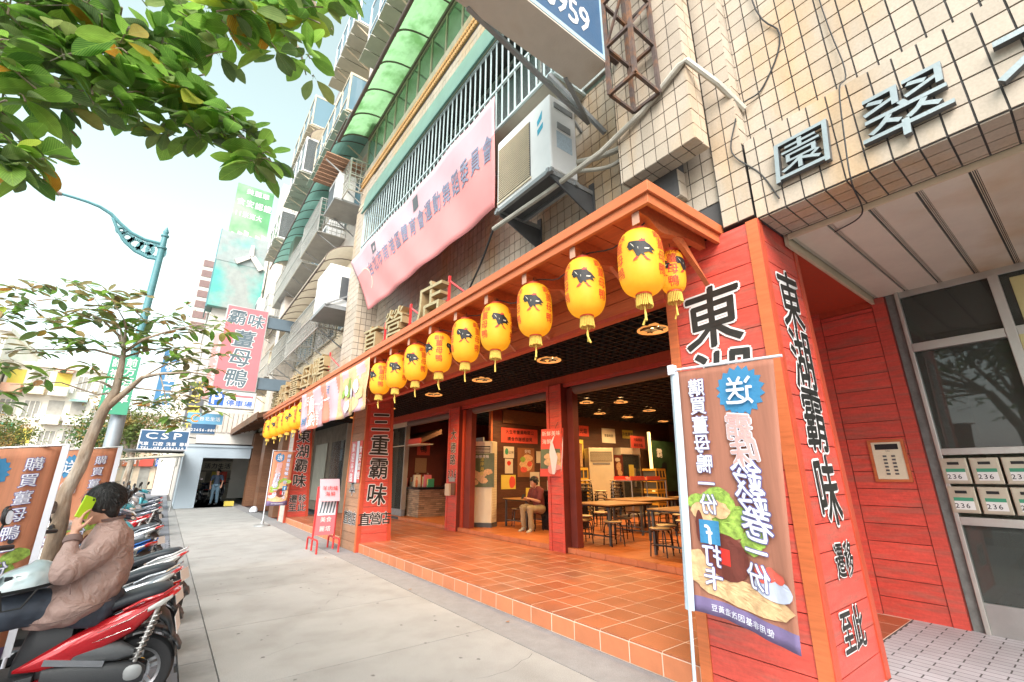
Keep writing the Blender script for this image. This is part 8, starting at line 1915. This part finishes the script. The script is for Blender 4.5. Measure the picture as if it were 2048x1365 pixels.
car('pink compact car parked across the road behind the second flag', (-6.0, 33, -.15), 0.1, (.70, .25, .28)); car('dark sedan parked left of the leaning street tree', (-5.4, 17.5, -.15), 1.5, (.06, .08, .11)); car('silver hatchback parked far across the road', (-11.5, 40, -.15), 0.05, (.5, .5, .5))
# far foliage trees: crowns of many small leaf clumps
def far_tree(label, x, y, h, r, seed, mat):
    rr = random.Random(seed); t_ = thing('bushy_tree', label, 'tree', (x, y, 0)); m = MB(); m.tube([(x, y, -.1), (x+.1, y, h*.4), (x-.1, y, h*.75)], [.18, .13, .06], 8)
    t_m = m.build('trunk', M_bark, t_, smooth=True)
    for k in range(5): a = k*1.3; MB().tube([(x, y, h*.45), (x+r*.5*math.cos(a), y+r*.5*math.sin(a), h*.75)], [.07, .02], 6).build('limb', M_bark, t_)
    vs, fs = [], []
    for b in range(26):
        c = V((x+rr.gauss(0, .42)*r, y+rr.gauss(0, .42)*r, h*.78+rr.gauss(0, .30)*r))
        for k in range(110):
            p = c+V((rr.gauss(0, .22), rr.gauss(0, .22), rr.gauss(0, .18)))*r; d = V((rr.uniform(-1, 1), rr.uniform(-1, 1), rr.uniform(-1, .6))).normalized()*.10; e_ = d.orthogonal().normalized()*.045; i = len(vs)
            vs += [p-d, p+e_, p+d, p-e_]; fs.append((i, i+1, i+2, i+3))
    me = bpy.data.meshes.new('crown'); me.from_pydata([tuple(V(v)-V((x, y, 0))) for v in vs], [], fs); me.materials.append(mat); o = bpy.data.objects.new('crown', me); COL.objects.link(o); o.parent = t_; o['kind'] = 'stuff'
M_fol = pm('far_foliage', (.14, .19, .05), .6, var=.4, vs=3, bump=0, rnd=.45, trans=.4, col2=(.42, .20, .06), c2s=.9, c2t=.58)
M_folg = pm('green_foliage', (.06, .13, .03), .6, var=.4, vs=3, bump=0, rnd=.5, trans=.35)
far_tree('bushy tree with rusty green leaves behind the blue sign board', -1.6, 30, 5.2, 1.9, 3, M_fol); far_tree('bushy green tree beside the rusty one', -3.3, 36, 4.6, 1.7, 5, M_folg); far_tree('round roadside tree behind the left flags', -9, 44, 5, 2.0, 7, M_fol); far_tree('dark street tree behind the viewer, mirrored in the lobby glass', -3.4, -3.0, 6.0, 2.2, 9, M_folg); far_tree('second street tree behind the viewer, mirrored in the lobby glass', -4.2, 1.0, 6.5, 2.0, 11, M_folg)
# market umbrella and tarpaulin awning near the gateway
um = thing('market_umbrella', 'teal market umbrella low over the scooters beyond the bending person', 'umbrella', (-2.2, 21, 0)); MB().tube([(-2.2, 21, 0), (-2.2, 21, 2.1)], .02).build('pole', M_steel, um); MB().lathe([(.9, 1.65), (.6, 1.88), (.25, 2.02), (.02, 2.08)], (-2.2, 21, 0), 8, cap=False).build('canopy', M_turq, um, solid=.01)
tp = thing('tarpaulin_awning', 'low grey tarpaulin awning on posts left of the grey gateway', 'awning', (-.6, 25, 2.2))
m = MB(); m.hexa([(-2.2, 24, 2.0), (.5, 24, 2.25), (.5, 27.5, 2.3), (-2.2, 27.5, 2.05), (-2.2, 24, 2.04), (.5, 24, 2.35), (.5, 27.5, 2.4), (-2.2, 27.5, 2.1)]); m.build('sheet', M_olive, tp); m = MB(); m.box(-1.6, .5, 24.6, 27, 2.45, 2.52); m.build('upper_sheet', M_dgrey, tp)
for x in (-2.1, .4): MB().tube([(x, 24.1, 0), (x, 24.1, 2.2)], .025).build('post', M_grey, tp)
